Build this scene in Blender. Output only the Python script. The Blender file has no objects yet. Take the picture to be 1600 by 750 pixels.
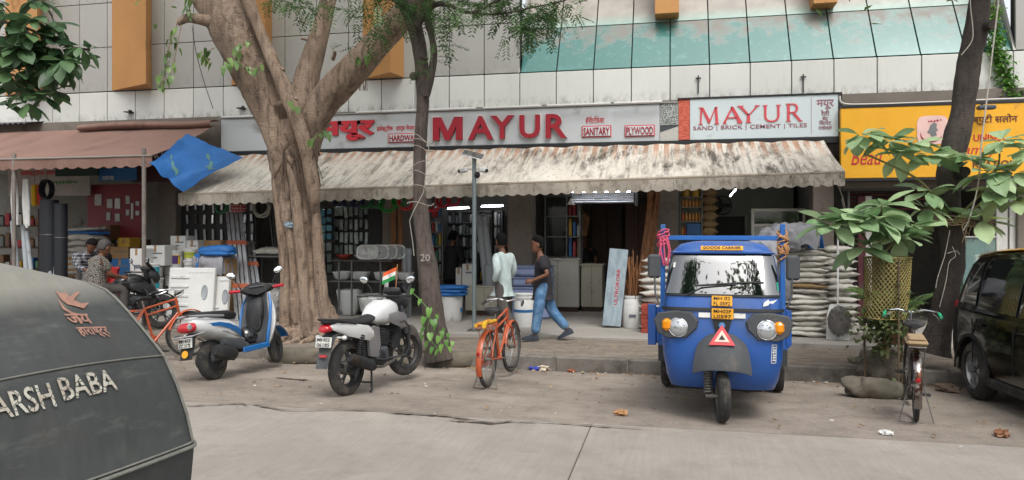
import bpy, bmesh, math, random
from mathutils import Vector, Matrix, Euler
random.seed(7)
R = math.radians
SC = bpy.context.scene
# ---------------------------------------------------------------- camera
CAMH, FPX, HORY, YAW = 1.80, 1170.0, 360.0, R(12.2)
cam_d = bpy.data.cameras.new('camera'); cam = bpy.data.objects.new('camera', cam_d)
SC.collection.objects.link(cam); SC.camera = cam
cam.location = (0, 0, CAMH); cam.rotation_euler = (R(90), 0, YAW)
cam_d.sensor_width = 36; cam_d.lens = 36*FPX/1600; cam_d.shift_y = -(375-HORY)/1600
cam_d.clip_start = 0.05; cam_d.clip_end = 500
# ---------------------------------------------------------------- sky, sun, exposure (overcast)
W = bpy.data.worlds.new('World'); SC.world = W; W.use_nodes = True
wn = W.node_tree; wn.nodes.clear()
sky = wn.nodes.new('ShaderNodeTexSky'); sky.sky_type = 'NISHITA'; sky.sun_disc = False
sky.sun_elevation = R(58); sky.sun_rotation = R(160); sky.air_density = 1.2; sky.dust_density = 4.0
hs = wn.nodes.new('ShaderNodeHueSaturation'); hs.inputs['Saturation'].default_value = 0.22
bg = wn.nodes.new('ShaderNodeBackground'); bg.inputs['Strength'].default_value = 0.15
wo = wn.nodes.new('ShaderNodeOutputWorld')
wn.links.new(sky.outputs[0], hs.inputs['Color']); wn.links.new(hs.outputs[0], bg.inputs[0]); wn.links.new(bg.outputs[0], wo.inputs[0])
sd = bpy.data.lights.new('sun', 'SUN'); sd.energy = 1.2; sd.angle = R(28); sd.color = (1, .975, .945)
so = bpy.data.objects.new('sun', sd); SC.collection.objects.link(so)
so.rotation_euler = (R(34), R(6), R(22)); so.location = (0, 0, 30)
SC.view_settings.view_transform = 'Standard'; SC.view_settings.look = 'None'
SC.view_settings.exposure = 0.79; SC.view_settings.gamma = 1; SC.view_settings.use_curve_mapping = False
SC.cycles.use_denoising = True
SC.cycles.max_bounces = 8; SC.cycles.transparent_max_bounces = 16
# ---------------------------------------------------------------- pixel to place
SA, CA = math.sin(YAW), math.cos(YAW)
def rd(x):
    t = (x-800)/FPX
    return (-SA+t*CA, CA+t*SA)
def gz(Y):
    return 0 if Y < 7 else -.05*(min(Y, 10.33)-7)
def gp(x, y, z=None):
    dx, dy = rd(x); zz = 0 if z is None else z
    for i in range(12):
        Z = FPX*(CAMH-zz)/(y-HORY)
        if z is None: zz = gz(Z*dy)
    return Vector((Z*dx, Z*dy, zz))
def yp(x, y, Y):
    dx, dy = rd(x); Z = Y/dy
    return Vector((Z*dx, Y, CAMH+(HORY-y)*Z/FPX))
def XP(x, Y): return yp(x, 0, Y).x
def ZP(x, y, Y): return yp(x, y, Y).z
# ---------------------------------------------------------------- mesh building
def mrot(rx=0, ry=0, rz=0): return Euler((R(rx), R(ry), R(rz))).to_matrix().to_4x4()
def mat_at(loc=(0,0,0), rot=(0,0,0)): return Matrix.Translation(loc) @ mrot(*rot)
def frame(d):
    d = d.normalized(); u = Vector((0,0,1)) if abs(d.z) < .95 else Vector((1,0,0))
    s = d.cross(u).normalized(); return s, s.cross(d).normalized()
class MB:
    def __init__(s): s.v = []; s.f = []
    def add(s, vs, fs, M=None):
        o = len(s.v)
        s.v += [(M @ Vector(p)) if M is not None else Vector(p) for p in vs]
        s.f += [tuple(i+o for i in f) for f in fs]; return s
    def box(s, c, d, rot=(0,0,0), b=0, M=None):
        x, y, z = d[0]/2, d[1]/2, d[2]/2
        T = mat_at(c, rot)
        if M is not None: T = M @ T
        if not b:
            vs = [(i*x, j*y, k*z) for i in (-1,1) for j in (-1,1) for k in (-1,1)]
            return s.add(vs, [(0,1,3,2),(4,6,7,5),(0,4,5,1),(2,3,7,6),(0,2,6,4),(1,5,7,3)], T)
        b = min(b, x*.9, y*.9, z*.9); vs = []; idx = {}
        for i in (-1,1):
            for j in (-1,1):
                for k in (-1,1):
                    for a, p in enumerate([(i*x, j*(y-b), k*(z-b)), (i*(x-b), j*y, k*(z-b)), (i*(x-b), j*(y-b), k*z)]):
                        idx[(i,j,k,a)] = len(vs); vs.append(p)
        fs = []
        g = lambda i,j,k,a: idx[(i,j,k,a)]
        for i in (-1,1):
            fs.append([g(i,-1,-1,0), g(i,1,-1,0), g(i,1,1,0), g(i,-1,1,0)])
            fs.append([g(-1,i,-1,1), g(1,i,-1,1), g(1,i,1,1), g(-1,i,1,1)])
            fs.append([g(-1,-1,i,2), g(1,-1,i,2), g(1,1,i,2), g(-1,1,i,2)])
            for j in (-1,1):
                fs.append([g(i,j,-1,0), g(i,j,1,0), g(i,j,1,1), g(i,j,-1,1)])
                fs.append([g(i,-1,j,0), g(i,1,j,0), g(i,1,j,2), g(i,-1,j,2)])
                fs.append([g(-1,i,j,1), g(1,i,j,1), g(1,i,j,2), g(-1,i,j,2)])
                for k in (-1,1): fs.append([g(i,j,k,0), g(i,j,k,1), g(i,j,k,2)])
        return s.add(vs, fs, T)
    def ext(s, x0, x1, y0, y1, z0, z1, b=0, M=None):
        return s.box(((x0+x1)/2, (y0+y1)/2, (z0+z1)/2), (abs(x1-x0), abs(y1-y0), abs(z1-z0)), b=b, M=M)
    def loft(s, rings, closed=True, caps=True, M=None):
        n = len(rings[0]); vs = [p for r in rings for p in r]; fs = []
        for i in range(len(rings)-1):
            for j in range(n if closed else n-1):
                k = (j+1) % n; fs.append((i*n+j, i*n+k, (i+1)*n+k, (i+1)*n+j))
        if caps and closed:
            fs.append(tuple(range(n-1, -1, -1))); fs.append(tuple((len(rings)-1)*n+j for j in range(n)))
        return s.add(vs, fs, M)
    def tube(s, path, r, n=8, caps=True, close=False, flat=None, M=None):
        path = [Vector(p) for p in path]; m = len(path)
        rr = [r]*m if isinstance(r, (int, float)) else list(r)
        rings = []; sx = None
        for i, p in enumerate(path):
            if close: d = path[(i+1) % m]-path[i-1]
            else: d = path[min(i+1, m-1)]-path[max(i-1, 0)]
            if d.length < 1e-9: d = Vector((0,0,1))
            d.normalize()
            if sx is None: sx, _ = frame(d)
            else:
                sx = sx-d*sx.dot(d)
                sx = sx.normalized() if sx.length > 1e-6 else frame(d)[0]
            sy = d.cross(sx); fl = 1 if flat is None else flat
            rings.append([p+(sx*math.cos(a)+sy*math.sin(a)*fl)*rr[i] for a in [2*math.pi*k/n for k in range(n)]])
        if close: rings.append(rings[0])
        return s.loft(rings, True, caps and not close, M)
    def cyl(s, p, q, r, r2=None, n=12, M=None): return s.tube([p, q], [r, r if r2 is None else r2], n, M=M)
    def lathe(s, prof, n=20, M=None, ang=360, caps=True):
        full = ang >= 360; k = n if full else n+1
        rings = [[(rr*math.cos(R(ang)*j/n), rr*math.sin(R(ang)*j/n), z) for j in range(k)] for rr, z in prof]
        return s.loft(rings, full, caps, M)
    def torus(s, Rr, r, n=28, m=8, M=None, sq=1):
        return s.tube([(Rr*math.cos(2*math.pi*i/n), Rr*math.sin(2*math.pi*i/n), 0) for i in range(n)], r, m, close=True, M=M)
    def ell(s, c, rad, n=16, m=10, rot=(0,0,0), M=None):
        T = mat_at(c, rot)
        if M is not None: T = M @ T
        rings = [[(rad[0]*math.sin(a)*math.cos(2*math.pi*j/n), rad[1]*math.sin(a)*math.sin(2*math.pi*j/n), rad[2]*math.cos(a)) for j in range(n)]
                 for a in [math.pi*(.03+.94*i/m) for i in range(m+1)]]
        return s.loft(rings, True, True, T)
    def prism(s, poly, z0, z1, M=None):
        n = len(poly)
        vs = [(x, y, z0) for x, y in poly]+[(x, y, z1) for x, y in poly]
        fs = [tuple(range(n-1, -1, -1)), tuple(range(n, 2*n))]+[(i, (i+1) % n, n+(i+1) % n, n+i) for i in range(n)]
        return s.add(vs, fs, M)
    def grid(s, rows, M=None): return s.loft(rows, False, False, M)
    def sheet(s, rows, t, M=None):
        """a grid surface with thickness t (offset along averaged normals)"""
        rows = [[Vector(p) for p in r] for r in rows]; a, b = len(rows), len(rows[0])
        off = []
        for i in range(a):
            o = []
            for j in range(b):
                u = rows[min(i+1,a-1)][j]-rows[max(i-1,0)][j]; w = rows[i][min(j+1,b-1)]-rows[i][max(j-1,0)]
                nn = u.cross(w); nn = nn.normalized() if nn.length > 1e-9 else Vector((0,0,1))
                o.append(rows[i][j]-nn*t)
            off.append(o)
        vs = [p for r in rows for p in r]+[p for r in off for p in r]; N = a*b; fs = []
        for i in range(a-1):
            for j in range(b-1):
                q = (i*b+j, i*b+j+1, (i+1)*b+j+1, (i+1)*b+j); fs.append(q); fs.append(tuple(N+k for k in reversed(q)))
        for i in range(a-1):
            for j in (0, b-1): fs.append((i*b+j, (i+1)*b+j, N+(i+1)*b+j, N+i*b+j))
        for j in range(b-1):
            for i in (0, a-1): fs.append((i*b+j, i*b+j+1, N+i*b+j+1, N+i*b+j))
        return s.add(vs, fs, M)
    def mesh(s, name, smooth=35, fix=True):
        me = bpy.data.meshes.new(name)
        me.from_pydata([tuple(p) for p in s.v], [], s.f)
        if fix:
            bm = bmesh.new(); bm.from_mesh(me); bmesh.ops.recalc_face_normals(bm, faces=bm.faces); bm.to_mesh(me); bm.free()
        if smooth:
            me.polygons.foreach_set('use_smooth', [True]*len(me.polygons)); me.set_sharp_from_angle(angle=R(smooth))
        return me
def link(o, parent=None):
    SC.collection.objects.link(o)
    if parent is not None: o.parent = parent
    return o
def obj(name, mb, mat, parent=None, smooth=35, fix=True, world=False, loc=None, rot=None):
    me = mb if isinstance(mb, bpy.types.Mesh) else None
    if me is None:
        if world and parent is not None:
            inv = parent.matrix_basis.inverted()
            if parent.parent is not None: inv = inv @ parent.parent.matrix_basis.inverted()
            mb.v = [inv @ Vector(p) for p in mb.v]
        me = mb.mesh(name, smooth, fix)
    if mat is not None and not len(me.materials): me.materials.append(mat)
    o = bpy.data.objects.new(name, me); link(o, parent)
    if loc is not None: o.location = loc
    if rot is not None: o.rotation_euler = [R(a) for a in rot]
    return o
def tag(o, label=None, cat=None, group=None, kind=None):
    if label: o['label'] = label
    if cat: o['category'] = cat
    if group: o['group'] = group
    if kind: o['kind'] = kind
    return o
def thing(name, label, cat, loc=(0,0,0), rz=0, group=None, rot=None, sc=1):
    o = bpy.data.objects.new(name, None); o.empty_display_size = .1; link(o)
    o.location = loc; o.rotation_euler = (0, 0, R(rz)) if rot is None else [R(a) for a in rot]
    o.scale = (sc, sc, sc); o.matrix_basis = Matrix.LocRotScale(Vector(loc), o.rotation_euler, Vector((sc,sc,sc)))
    return tag(o, label, cat, group)
def copy_tree(o, parent=None):
    c = o.copy(); link(c, parent)
    for ch in list(o.children): copy_tree(ch, c)
    return c
# ---------------------------------------------------------------- materials
def lin(c):
    if isinstance(c, str): c = [int(c[i:i+2], 16)/255 for i in (0, 2, 4)]
    return tuple((x/12.92 if x <= .04045 else ((x+.055)/1.055)**2.4) for x in c)+(1,)
def mat(name, col, rough=.6, metal=0, var=.12, vs=3., dirt=0, dcol='4a4238', dscale=2., bump=0, bs=60., rand=0, col2=None, c2s=3., c2p=(.45,.6), coat=0, trans=0, spec=.5, emit=0, alpha=1, stretch=(1,1,1), hue=0):
    m = bpy.data.materials.new(name); m.use_nodes = True; nt = m.node_tree; N = nt.nodes; L = nt.links
    p = N['Principled BSDF']; p.inputs['Roughness'].default_value = rough; p.inputs['Metallic'].default_value = metal
    p.inputs['Specular IOR Level'].default_value = spec
    if coat: p.inputs['Coat Weight'].default_value = coat; p.inputs['Coat Roughness'].default_value = .08
    if trans: p.inputs['Transmission Weight'].default_value = trans
    if alpha < 1: p.inputs['Alpha'].default_value = alpha
    if emit: p.inputs['Emission Color'].default_value = lin(col); p.inputs['Emission Strength'].default_value = emit
    tc = N.new('ShaderNodeTexCoord'); oi = N.new('ShaderNodeObjectInfo')
    mp = N.new('ShaderNodeMapping'); mp.inputs['Scale'].default_value = stretch
    ad = N.new('ShaderNodeVectorMath'); ad.operation = 'ADD'
    ml = N.new('ShaderNodeMath'); ml.operation = 'MULTIPLY'; ml.inputs[1].default_value = 37.
    L.new(oi.outputs['Random'], ml.inputs[0]); L.new(tc.outputs['Object'], mp.inputs['Vector']); L.new(mp.outputs[0], ad.inputs[0]); L.new(ml.outputs[0], ad.inputs[1])
    vec = ad.outputs[0]
    def noise(scale, det=5, ro=.6):
        n = N.new('ShaderNodeTexNoise'); n.inputs['Scale'].default_value = scale; n.inputs['Detail'].default_value = det; n.inputs['Roughness'].default_value = ro
        L.new(vec, n.inputs['Vector']); return n.outputs['Fac']
    def ramp(src, a, b):
        r = N.new('ShaderNodeMapRange'); r.inputs['From Min'].default_value = a; r.inputs['From Max'].default_value = b; L.new(src, r.inputs['Value']); return r.outputs[0]
    def mix(f, a, b, mode='MIX'):
        x = N.new('ShaderNodeMix'); x.data_type = 'RGBA'; x.blend_type = mode
        if isinstance(f, (int, float)): x.inputs[0].default_value = f
        else: L.new(f, x.inputs[0])
        for sck, val in ((x.inputs[6], a), (x.inputs[7], b)):
            if isinstance(val, tuple): sck.default_value = val
            else: L.new(val, sck)
        return x.outputs[2]
    c = lin(col); out = c
    if col2: out = mix(ramp(noise(c2s, 6, .65), *c2p), c, lin(col2))
    if var:
        v = ramp(noise(vs), .3, .7)
        r2 = N.new('ShaderNodeMapRange'); r2.inputs['To Min'].default_value = 1-var; r2.inputs['To Max'].default_value = 1+var; L.new(v, r2.inputs['Value'])
        cb = N.new('ShaderNodeCombineColor')
        for k in range(3): L.new(r2.outputs[0], cb.inputs[k])
        out = mix(1., out, cb.outputs[0], 'MULTIPLY')
    if rand or hue:
        h = N.new('ShaderNodeHueSaturation')
        r2 = N.new('ShaderNodeMapRange'); r2.inputs['To Min'].default_value = 1-rand; r2.inputs['To Max'].default_value = 1+rand; L.new(oi.outputs['Random'], r2.inputs['Value'])
        L.new(r2.outputs[0], h.inputs['Value'])
        if hue:
            r3 = N.new('ShaderNodeMapRange'); r3.inputs['To Min'].default_value = .5-hue; r3.inputs['To Max'].default_value = .5+hue; L.new(oi.outputs['Random'], r3.inputs['Value']); L.new(r3.outputs[0], h.inputs['Hue'])
        if isinstance(out, tuple): h.inputs['Color'].default_value = out
        else: L.new(out, h.inputs['Color'])
        out = h.outputs[0]
    if dirt:
        out = mix(ramp(noise(dscale, 8, .7), .62-.25*dirt, .72), out, lin(dcol))
        rg = N.new('ShaderNodeMapRange'); rg.inputs['To Min'].default_value = rough; rg.inputs['To Max'].default_value = min(1, rough+.3)
        L.new(noise(dscale*1.7, 6), rg.inputs['Value']); L.new(rg.outputs[0], p.inputs['Roughness'])
    if isinstance(out, tuple): p.inputs['Base Color'].default_value = out
    else: L.new(out, p.inputs['Base Color'])
    if bump:
        b = N.new('ShaderNodeBump'); b.inputs['Strength'].default_value = bump; b.inputs['Distance'].default_value = .02
        L.new(noise(bs, 6, .65), b.inputs['Height']); L.new(b.outputs[0], p.inputs['Normal'])
    m['out'] = 0
    return m
# ---------------------------------------------------------------- lettering
def text_mesh(txt, size=1., depth=.01, bold=0., shear=0., align='CENTER', sp=1.):
    cu = bpy.data.curves.new('t', 'FONT'); cu.body = txt; cu.size = size; cu.extrude = depth/2; cu.offset = bold; cu.shear = shear
    cu.align_x = align; cu.align_y = 'BOTTOM_BASELINE'; cu.space_character = sp; cu.resolution_u = 3
    o = bpy.data.objects.new('t', cu); SC.collection.objects.link(o)
    dg = bpy.context.evaluated_depsgraph_get(); dg.update()
    me = bpy.data.meshes.new_from_object(o.evaluated_get(dg))
    bpy.data.objects.remove(o); bpy.data.curves.remove(cu)
    return me
def letter(name, txt, w, h, mt, parent, M, depth=.012, bold=0., shear=0., sp=1., fit=True):
    """text stretched to w x h (metres), lower-left at the origin of M's xy plane, facing +z of M"""
    me = text_mesh(txt, 1., 1., bold, shear, 'LEFT', sp)
    xs = [v.co.x for v in me.vertices]; ys = [v.co.y for v in me.vertices]
    if not xs: return None
    x0, x1, y0, y1 = min(xs), max(xs), min(ys), max(ys)
    sx = w/(x1-x0); sy = h/(y1-y0)
    me.transform(M @ Matrix.Diagonal((sx, sy, depth, 1)) @ Matrix.Translation((-x0, -y0, 0)))
    me.materials.clear()
    return obj(name, me, mt, parent)
FACE = mrot(90, 0, 0)          # xy plane -> faces -Y (towards the street)
def face_at(p): return Matrix.Translation(p) @ FACE
# ================================================================ node helper for a few special materials
class NT:
    def __init__(s, name, rough=.6, metal=0, spec=.5):
        s.m = bpy.data.materials.new(name); s.m.use_nodes = True; s.N = s.m.node_tree.nodes; s.L = s.m.node_tree.links
        s.p = s.N['Principled BSDF']; s.p.inputs['Roughness'].default_value = rough; s.p.inputs['Metallic'].default_value = metal
        s.p.inputs['Specular IOR Level'].default_value = spec
        s.tc = s.N.new('ShaderNodeTexCoord').outputs['Object']; s.rnd = s.N.new('ShaderNodeObjectInfo').outputs['Random']
        sp = s.N.new('ShaderNodeSeparateXYZ'); s.L.new(s.tc, sp.inputs[0]); s.x, s.y, s.z = sp.outputs
    def put(s, v, sock):
        if isinstance(v, (int, float)): sock.default_value = v
        elif isinstance(v, tuple): sock.default_value = v
        else: s.L.new(v, sock)
    def math(s, op, a, b=0, c=0):
        n = s.N.new('ShaderNodeMath'); n.operation = op
        s.put(a, n.inputs[0]); s.put(b, n.inputs[1])
        if op in ('MULTIPLY_ADD',): s.put(c, n.inputs[2])
        return n.outputs[0]
    def rng(s, v, a, b, c=0., d=1.):
        n = s.N.new('ShaderNodeMapRange'); s.put(v, n.inputs['Value'])
        for k, q in (('From Min', a), ('From Max', b), ('To Min', c), ('To Max', d)): n.inputs[k].default_value = q
        return n.outputs[0]
    def noise(s, sc=1., st=(1,1,1), det=6, ro=.65, off=None):
        mp = s.N.new('ShaderNodeMapping'); mp.inputs['Scale'].default_value = st; s.L.new(s.tc, mp.inputs[0])
        v = mp.outputs[0]
        if off is not None:
            ad = s.N.new('ShaderNodeVectorMath'); s.L.new(v, ad.inputs[0]); k = s.math('MULTIPLY', off, 53.); s.L.new(k, ad.inputs[1]); v = ad.outputs[0]
        n = s.N.new('ShaderNodeTexNoise'); n.inputs['Scale'].default_value = sc; n.inputs['Detail'].default_value = det; n.inputs['Roughness'].default_value = ro
        s.L.new(v, n.inputs['Vector']); return n.outputs['Fac']
    def mix(s, f, a, b, mode='MIX'):
        x = s.N.new('ShaderNodeMix'); x.data_type = 'RGBA'; x.blend_type = mode
        s.put(f, x.inputs[0]); s.put(lin(a) if isinstance(a, str) else a, x.inputs[6]); s.put(lin(b) if isinstance(b, str) else b, x.inputs[7]); return x.outputs[2]
    def out(s, col, bump=None, bstr=.3, bdist=.02, rough=None):
        s.put(lin(col) if isinstance(col, str) else col, s.p.inputs['Base Color'])
        if rough is not None: s.put(rough, s.p.inputs['Roughness'])
        if bump is not None:
            b = s.N.new('ShaderNodeBump'); b.inputs['Strength'].default_value = bstr; b.inputs['Distance'].default_value = bdist
            s.L.new(bump, b.inputs['Height']); s.L.new(b.outputs[0], s.p.inputs['Normal'])
        return s.m
def thin_cloth(m, f):
    N = m.node_tree.nodes; L = m.node_tree.links; p = N['Principled BSDF']; tl = N.new('ShaderNodeBsdfTranslucent'); ms = N.new('ShaderNodeMixShader'); ms.inputs[0].default_value = f
    if p.inputs['Base Color'].links: L.new(p.inputs['Base Color'].links[0].from_socket, tl.inputs[0])
    L.new(p.outputs[0], ms.inputs[1]); L.new(tl.outputs[0], ms.inputs[2]); L.new(ms.outputs[0], N['Material Output'].inputs[0]); return m
# ================================================================ ground
def m_road():
    t = NT('road_concrete', .85)
    c = t.mix(t.rng(t.noise(.9), .35, .65), '8f8880', 'a39c93')
    c = t.mix(t.rng(t.noise(30, (1,.06,1), 3), .4, .65, 0, .18), c, '736c63')
    c = t.mix(t.rng(t.noise(2.2, (1,1,1), 9, .75), .5, .68, 0, .4), c, '726b63')
    c = t.mix(t.rng(t.noise(160, det=2), .45, .7, 0, .6), c, '6f6860')
    c = t.mix(t.rng(t.noise(.35, (1, 2.5, 1), 4), .58, .75, 0, .35), c, '6e675f')
    return t.out(c, t.noise(120, (1,.12,1), 3), .35, .006)
def m_apron():
    t = NT('dusty_apron', .9)
    c = t.mix(t.rng(t.noise(.7), .35, .65), '7c7268', '978c81')
    c = t.mix(t.rng(t.noise(3.2, det=9, ro=.78), .48, .66, 0, .6), c, '5c534a')
    c = t.mix(t.rng(t.noise(.9, (.6,1.6,1), 6, .7), .52, .66, 0, .45), c, '665c52')
    c = t.mix(t.rng(t.noise(.5, (1,2,1), 5), .5, .66, 0, .5), c, 'a2988c')
    c = t.mix(t.rng(t.noise(70, det=5, ro=.75), .48, .64, 0, .6), c, '5d554c')
    c = t.mix(t.rng(t.noise(110, det=3), .58, .7, 0, .6), c, 'b3aa9e')
    return t.out(c, t.noise(45, det=8, ro=.75), .55, .012)
def m_walk():
    t = NT('worn_pavement', .92)
    c = t.mix(t.rng(t.noise(1.6, (1,2.5,1)), .35, .65), '6b6156', '857a6d')
    c = t.mix(t.rng(t.noise(7, (1,1.8,1), 8, .75), .48, .66, 0, .8), c, '4b443c')
    c = t.mix(t.rng(t.noise(60, det=3), .5, .7, 0, .4), c, '9a9084')
    return t.out(c, t.noise(14, (1,2,1), 8, .75), .8, .03)
M_PLINTH = mat('plinth_concrete', '928d86', .8, var=.12, vs=1.2, dirt=.25, dcol='6d675f', dscale=1.5, bump=.15, bs=40)
road = obj('road', MB().add([(-60,-40,-.012),(60,-40,-.012),(60,7.02,-.012),(-60,7.02,-.012)], [(0,1,2,3)]), mat('road_joint_dirt', '4d463f', .95), smooth=0)
tag(road, kind='structure')
MR = m_road()
# transverse joint runs (920,690)->(872,750)
jx = gp(905, 708).x
for i in range(-4, 5):
    for j, (y0, y1) in enumerate(((3.55, 6.98), (.1, 3.54), (-3.4, .09))):
        x0 = jx+i*4.6+(j*.0); b = MB().box((0,0,-.05), (4.592, y1-y0-.008, .1), b=.006)
        obj('road_slab', b, MR, road, loc=(x0+2.3, (y0+y1)/2, 0), smooth=0)
rows = [[(x, y, gz(y)+(.012*math.sin(x*.7+y)*math.sin(y*1.3)+random.uniform(-.003,.003))*(0 if y < 7.05 or y > 10.2 else 1)) for x in [-30+i*.5 for i in range(121)]] for y in [6.98+.17*k for k in range(21)]]
apron = obj('parking_apron', MB().sheet(rows, -.25), m_apron(), smooth=60)
tag(apron, kind='structure')
KY = 10.33
MK = mat('kerb_stone', '6f6a63', .9, var=.2, vs=4, dirt=.55, dcol='3d3833', dscale=3, bump=.5, bs=25, rand=.22)
kerb = tag(obj('kerb', MB().ext(-30, 30, KY+.02, KY+.14, -.3, 0), MK, smooth=0), kind='structure')
xk = -2.62
kme = [MB().box((0,0,0), (.985, .17, .4), b=.018).mesh('kerbstone') for _ in range(1)][0]
kme.materials.append(MK)
while xk < 9:
    obj('kerbstone', kme, MK, kerb, loc=(xk+.5, KY+.085+random.uniform(-.008,.008), -.165+random.uniform(-.008,.008)), rot=(random.uniform(-1,1), random.uniform(-.5,.5), random.uniform(-.6,.6))); xk += 1.0
rows = [[(x, y, .03+.02*math.sin(x*1.1)*math.sin(y*2.)+random.uniform(-.008,.008)) for x in [-30+i*.3 for i in range(201)]] for y in [KY+.1+.195*k for k in range(11)]]
pav = tag(obj('pavement', MB().sheet(rows, -.3), m_walk(), smooth=60), kind='structure')
PZ = .09
pl = tag(obj('shop_plinth', MB().box((-3, 16.05, -.06), (54, 8, .3), b=.012), M_PLINTH, smooth=0), kind='structure')
# ================================================================ the commercial building
FY = 14.8; PW = .742
bld = thing('commercial_building', 'long building clad in pale grey panels with teal sloped glazing above the shops', 'building', (-3.0, FY, PZ))
def m_panel(name, a, b, mild, top):
    t = NT(name, .45)
    base = t.mix(t.rng(t.rnd, 0, 1), a, b)
    base = t.mix(t.rng(t.noise(1.3, (1,1,.5), off=t.rnd), .4, .7, 0, .35), base, mild)
    st = t.math('MULTIPLY', t.rng(t.z, -.12, -.36), t.rng(t.noise(9, (1,1,.6), 8, .75, t.rnd), .46, .62))
    c = t.mix(t.math('MULTIPLY', st, top), base, '4c4a43')
    c = t.mix(t.math('MULTIPLY', t.rng(t.noise(26, (1,1,.08), 4, .7, t.rnd), .54, .74), .16), c, '85827a')
    return t.out(c, rough=t.rng(t.noise(4, off=t.rnd), .3, .7, .35, .6))
M_FASC = m_panel('fascia_panel', 'bebfba', 'c8c8c2', 'aeafa9', .7)
M_UPP = m_panel('wall_panel', '999893', 'a3a19c', '8f8e88', .15)
M_DARK = mat('dark_joint', '1b1a19', .8)
M_ORANGE = mat('orange_fin', 'b0804c', .65, var=.08, vs=1, dirt=.12, dcol='7a5128', dscale=1.3)
M_BLACK = mat('black_metal', '17171a', .5)
M_PILLAR = mat('pillar_render', '6f675f', .85, var=.15, vs=2, dirt=.35, dcol='4c4640', dscale=2, bump=.2, bs=30)
X0J = XP(812, FY); Z1, Z0 = 4.977, 4.30
kL, kR = -22, 17
obj('backing_wall', MB().ext(-20, 10, FY+.05, FY+.25, Z0, Z1).ext(-20, X0J, FY+.05, FY+.25, Z1, 9.1), M_DARK, bld, world=True, smooth=0)
pm = MB().box((0,0,0), (PW-.016, .06, Z1-Z0-.02), b=.008).mesh('fascia_panel'); pm.materials.append(M_FASC)
for k in range(kL, kR):
    obj('fascia_panel', pm, M_FASC, bld, loc=Vector((X0J+(k+.5)*PW, FY+.03+random.uniform(-.004,.004), (Z0+Z1)/2))-bld.location)
um = MB().box((0,0,0), (PW-.016, .05, 1.0), b=.006).mesh('wall_panel'); um.materials.append(M_UPP)
for k in range(kL, 0):
    for r in range(4):
        obj('wall_panel', um, M_UPP, bld, loc=Vector((X0J+(k+.5)*PW, FY+.03, Z1+.012+.5+r*1.014))-bld.location)
# orange fins: triangular prisms standing proud of the wall
for (xl, xa, xr) in ((8, 58, 66), (175, 228, 237), (362, 414, 425), (567, 610, 631)):
    A = yp(xl, 120, FY); B = yp(xr, 120, FY); ap = Vector((XP(xa, FY-.55), FY-.55, 0))
    zb = Z1+.02
    b = MB().prism([(A.x, FY-.002), (ap.x, ap.y), (B.x, FY-.002)], zb, 9.0)
    obj('fin', b, M_ORANGE, bld, world=True, smooth=0)
# drip ledge at top of the fascia, gutter strip at its foot
obj('ledge', MB().box(((X0J-20)/2, FY-.02, Z0-.03), (20+X0J, .12, .035)), mat('ledge_grey', '8b877f', .8), bld, world=True, smooth=0)
# sloped teal glazing
TIL = R(31); GL = 1.2
def m_glass():
    t = NT('teal_glazing', .12, 0, .5)
    dirt = t.rng(t.math('ADD', t.noise(2.2, (1,1,1), 8, .72, t.rnd), t.rng(t.y, -.6, .6, -.16, .16)), .5, .68)
    c = t.mix(dirt, '396a64', '6b675f')
    c = t.mix(t.rng(t.noise(7, det=8, ro=.7, off=t.rnd), .55, .7, 0, .6), c, '5f928a')
    c = t.mix(t.rng(t.noise(12, det=8, ro=.75, off=t.rnd), .6, .7, 0, .8), c, '3e7472')
    t.p.inputs['Coat Weight'].default_value = .3; t.p.inputs['Coat Roughness'].default_value = .1
    return t.out(c, rough=t.rng(dirt, 0, 1, .18, .6))
def m_glass2():
    t = NT('grey_glazing', .2, 0, .6)
    c = t.mix(t.rng(t.noise(2, (1,1,1), 6, .7, t.rnd), .4, .65), '7d776e', '948e84')
    c = t.mix(t.rng(t.y, -.3, -.6, 0, .6), c, '7ba79c')
    return t.out(c, rough=t.rng(t.noise(3, off=t.rnd), .3, .7, .25, .55))
MG1, MG2 = m_glass(), m_glass2()
gm = MB().box((0,0,0), (PW-.02, GL-.02, .02), b=.004)
g1 = gm.mesh('glass_pane'); g1.materials.append(MG1); g2 = gm.mesh('glass_pane'); g2.materials.append(MG2)
ang = 90-math.degrees(TIL)
XGR = X0J+12*PW
for k in range(12):
    for r in range(3):
        L = (r+.5)*GL
        obj('glass_pane', g1 if r == 0 else g2, None, bld, loc=Vector((X0J+(k+.5)*PW, FY+.06+L*math.sin(TIL), Z1+.01+L*math.cos(TIL)))-bld.location, rot=(ang, 0, 0))
e = [(FY+.12+q*math.sin(TIL)-.02, Z1+q*math.cos(TIL)-.03) for q in (0, 3.6)]
obj('glazing_frame', MB().add([(X0J, e[0][0], e[0][1]), (XGR, e[0][0], e[0][1]), (XGR, e[1][0], e[1][1]), (X0J, e[1][0], e[1][1])], [(0,1,2,3)]), M_DARK, bld, world=True, smooth=0)
for xx, s in ((X0J-.02, -1), (XGR+.02, 1)):   # cheek walls at each end
    b = MB().prism([(FY+.0, Z1+.01), (FY+2.1, Z1+.01), (FY+2.1, 9.0), (FY+1.95, 9.0)], xx-.02, xx+.02, M=Matrix(((0,0,1,0),(1,0,0,0),(0,1,0,0),(0,0,0,1))))
    obj('cheek_wall', b, M_UPP, bld, world=True, smooth=0)
for k in range(0, 5):
    for r in range(3):
        obj('wall_panel', um, M_UPP, bld, loc=Vector((XGR+.03+(k+.5)*PW, FY+.03, Z1+.012+.5+r*1.014))-bld.location)
obj('backing_wall', MB().ext(XGR+.05, XGR+4, FY+.07, FY+.25, Z1, 8.1), M_DARK, bld, world=True, smooth=0)
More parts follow.
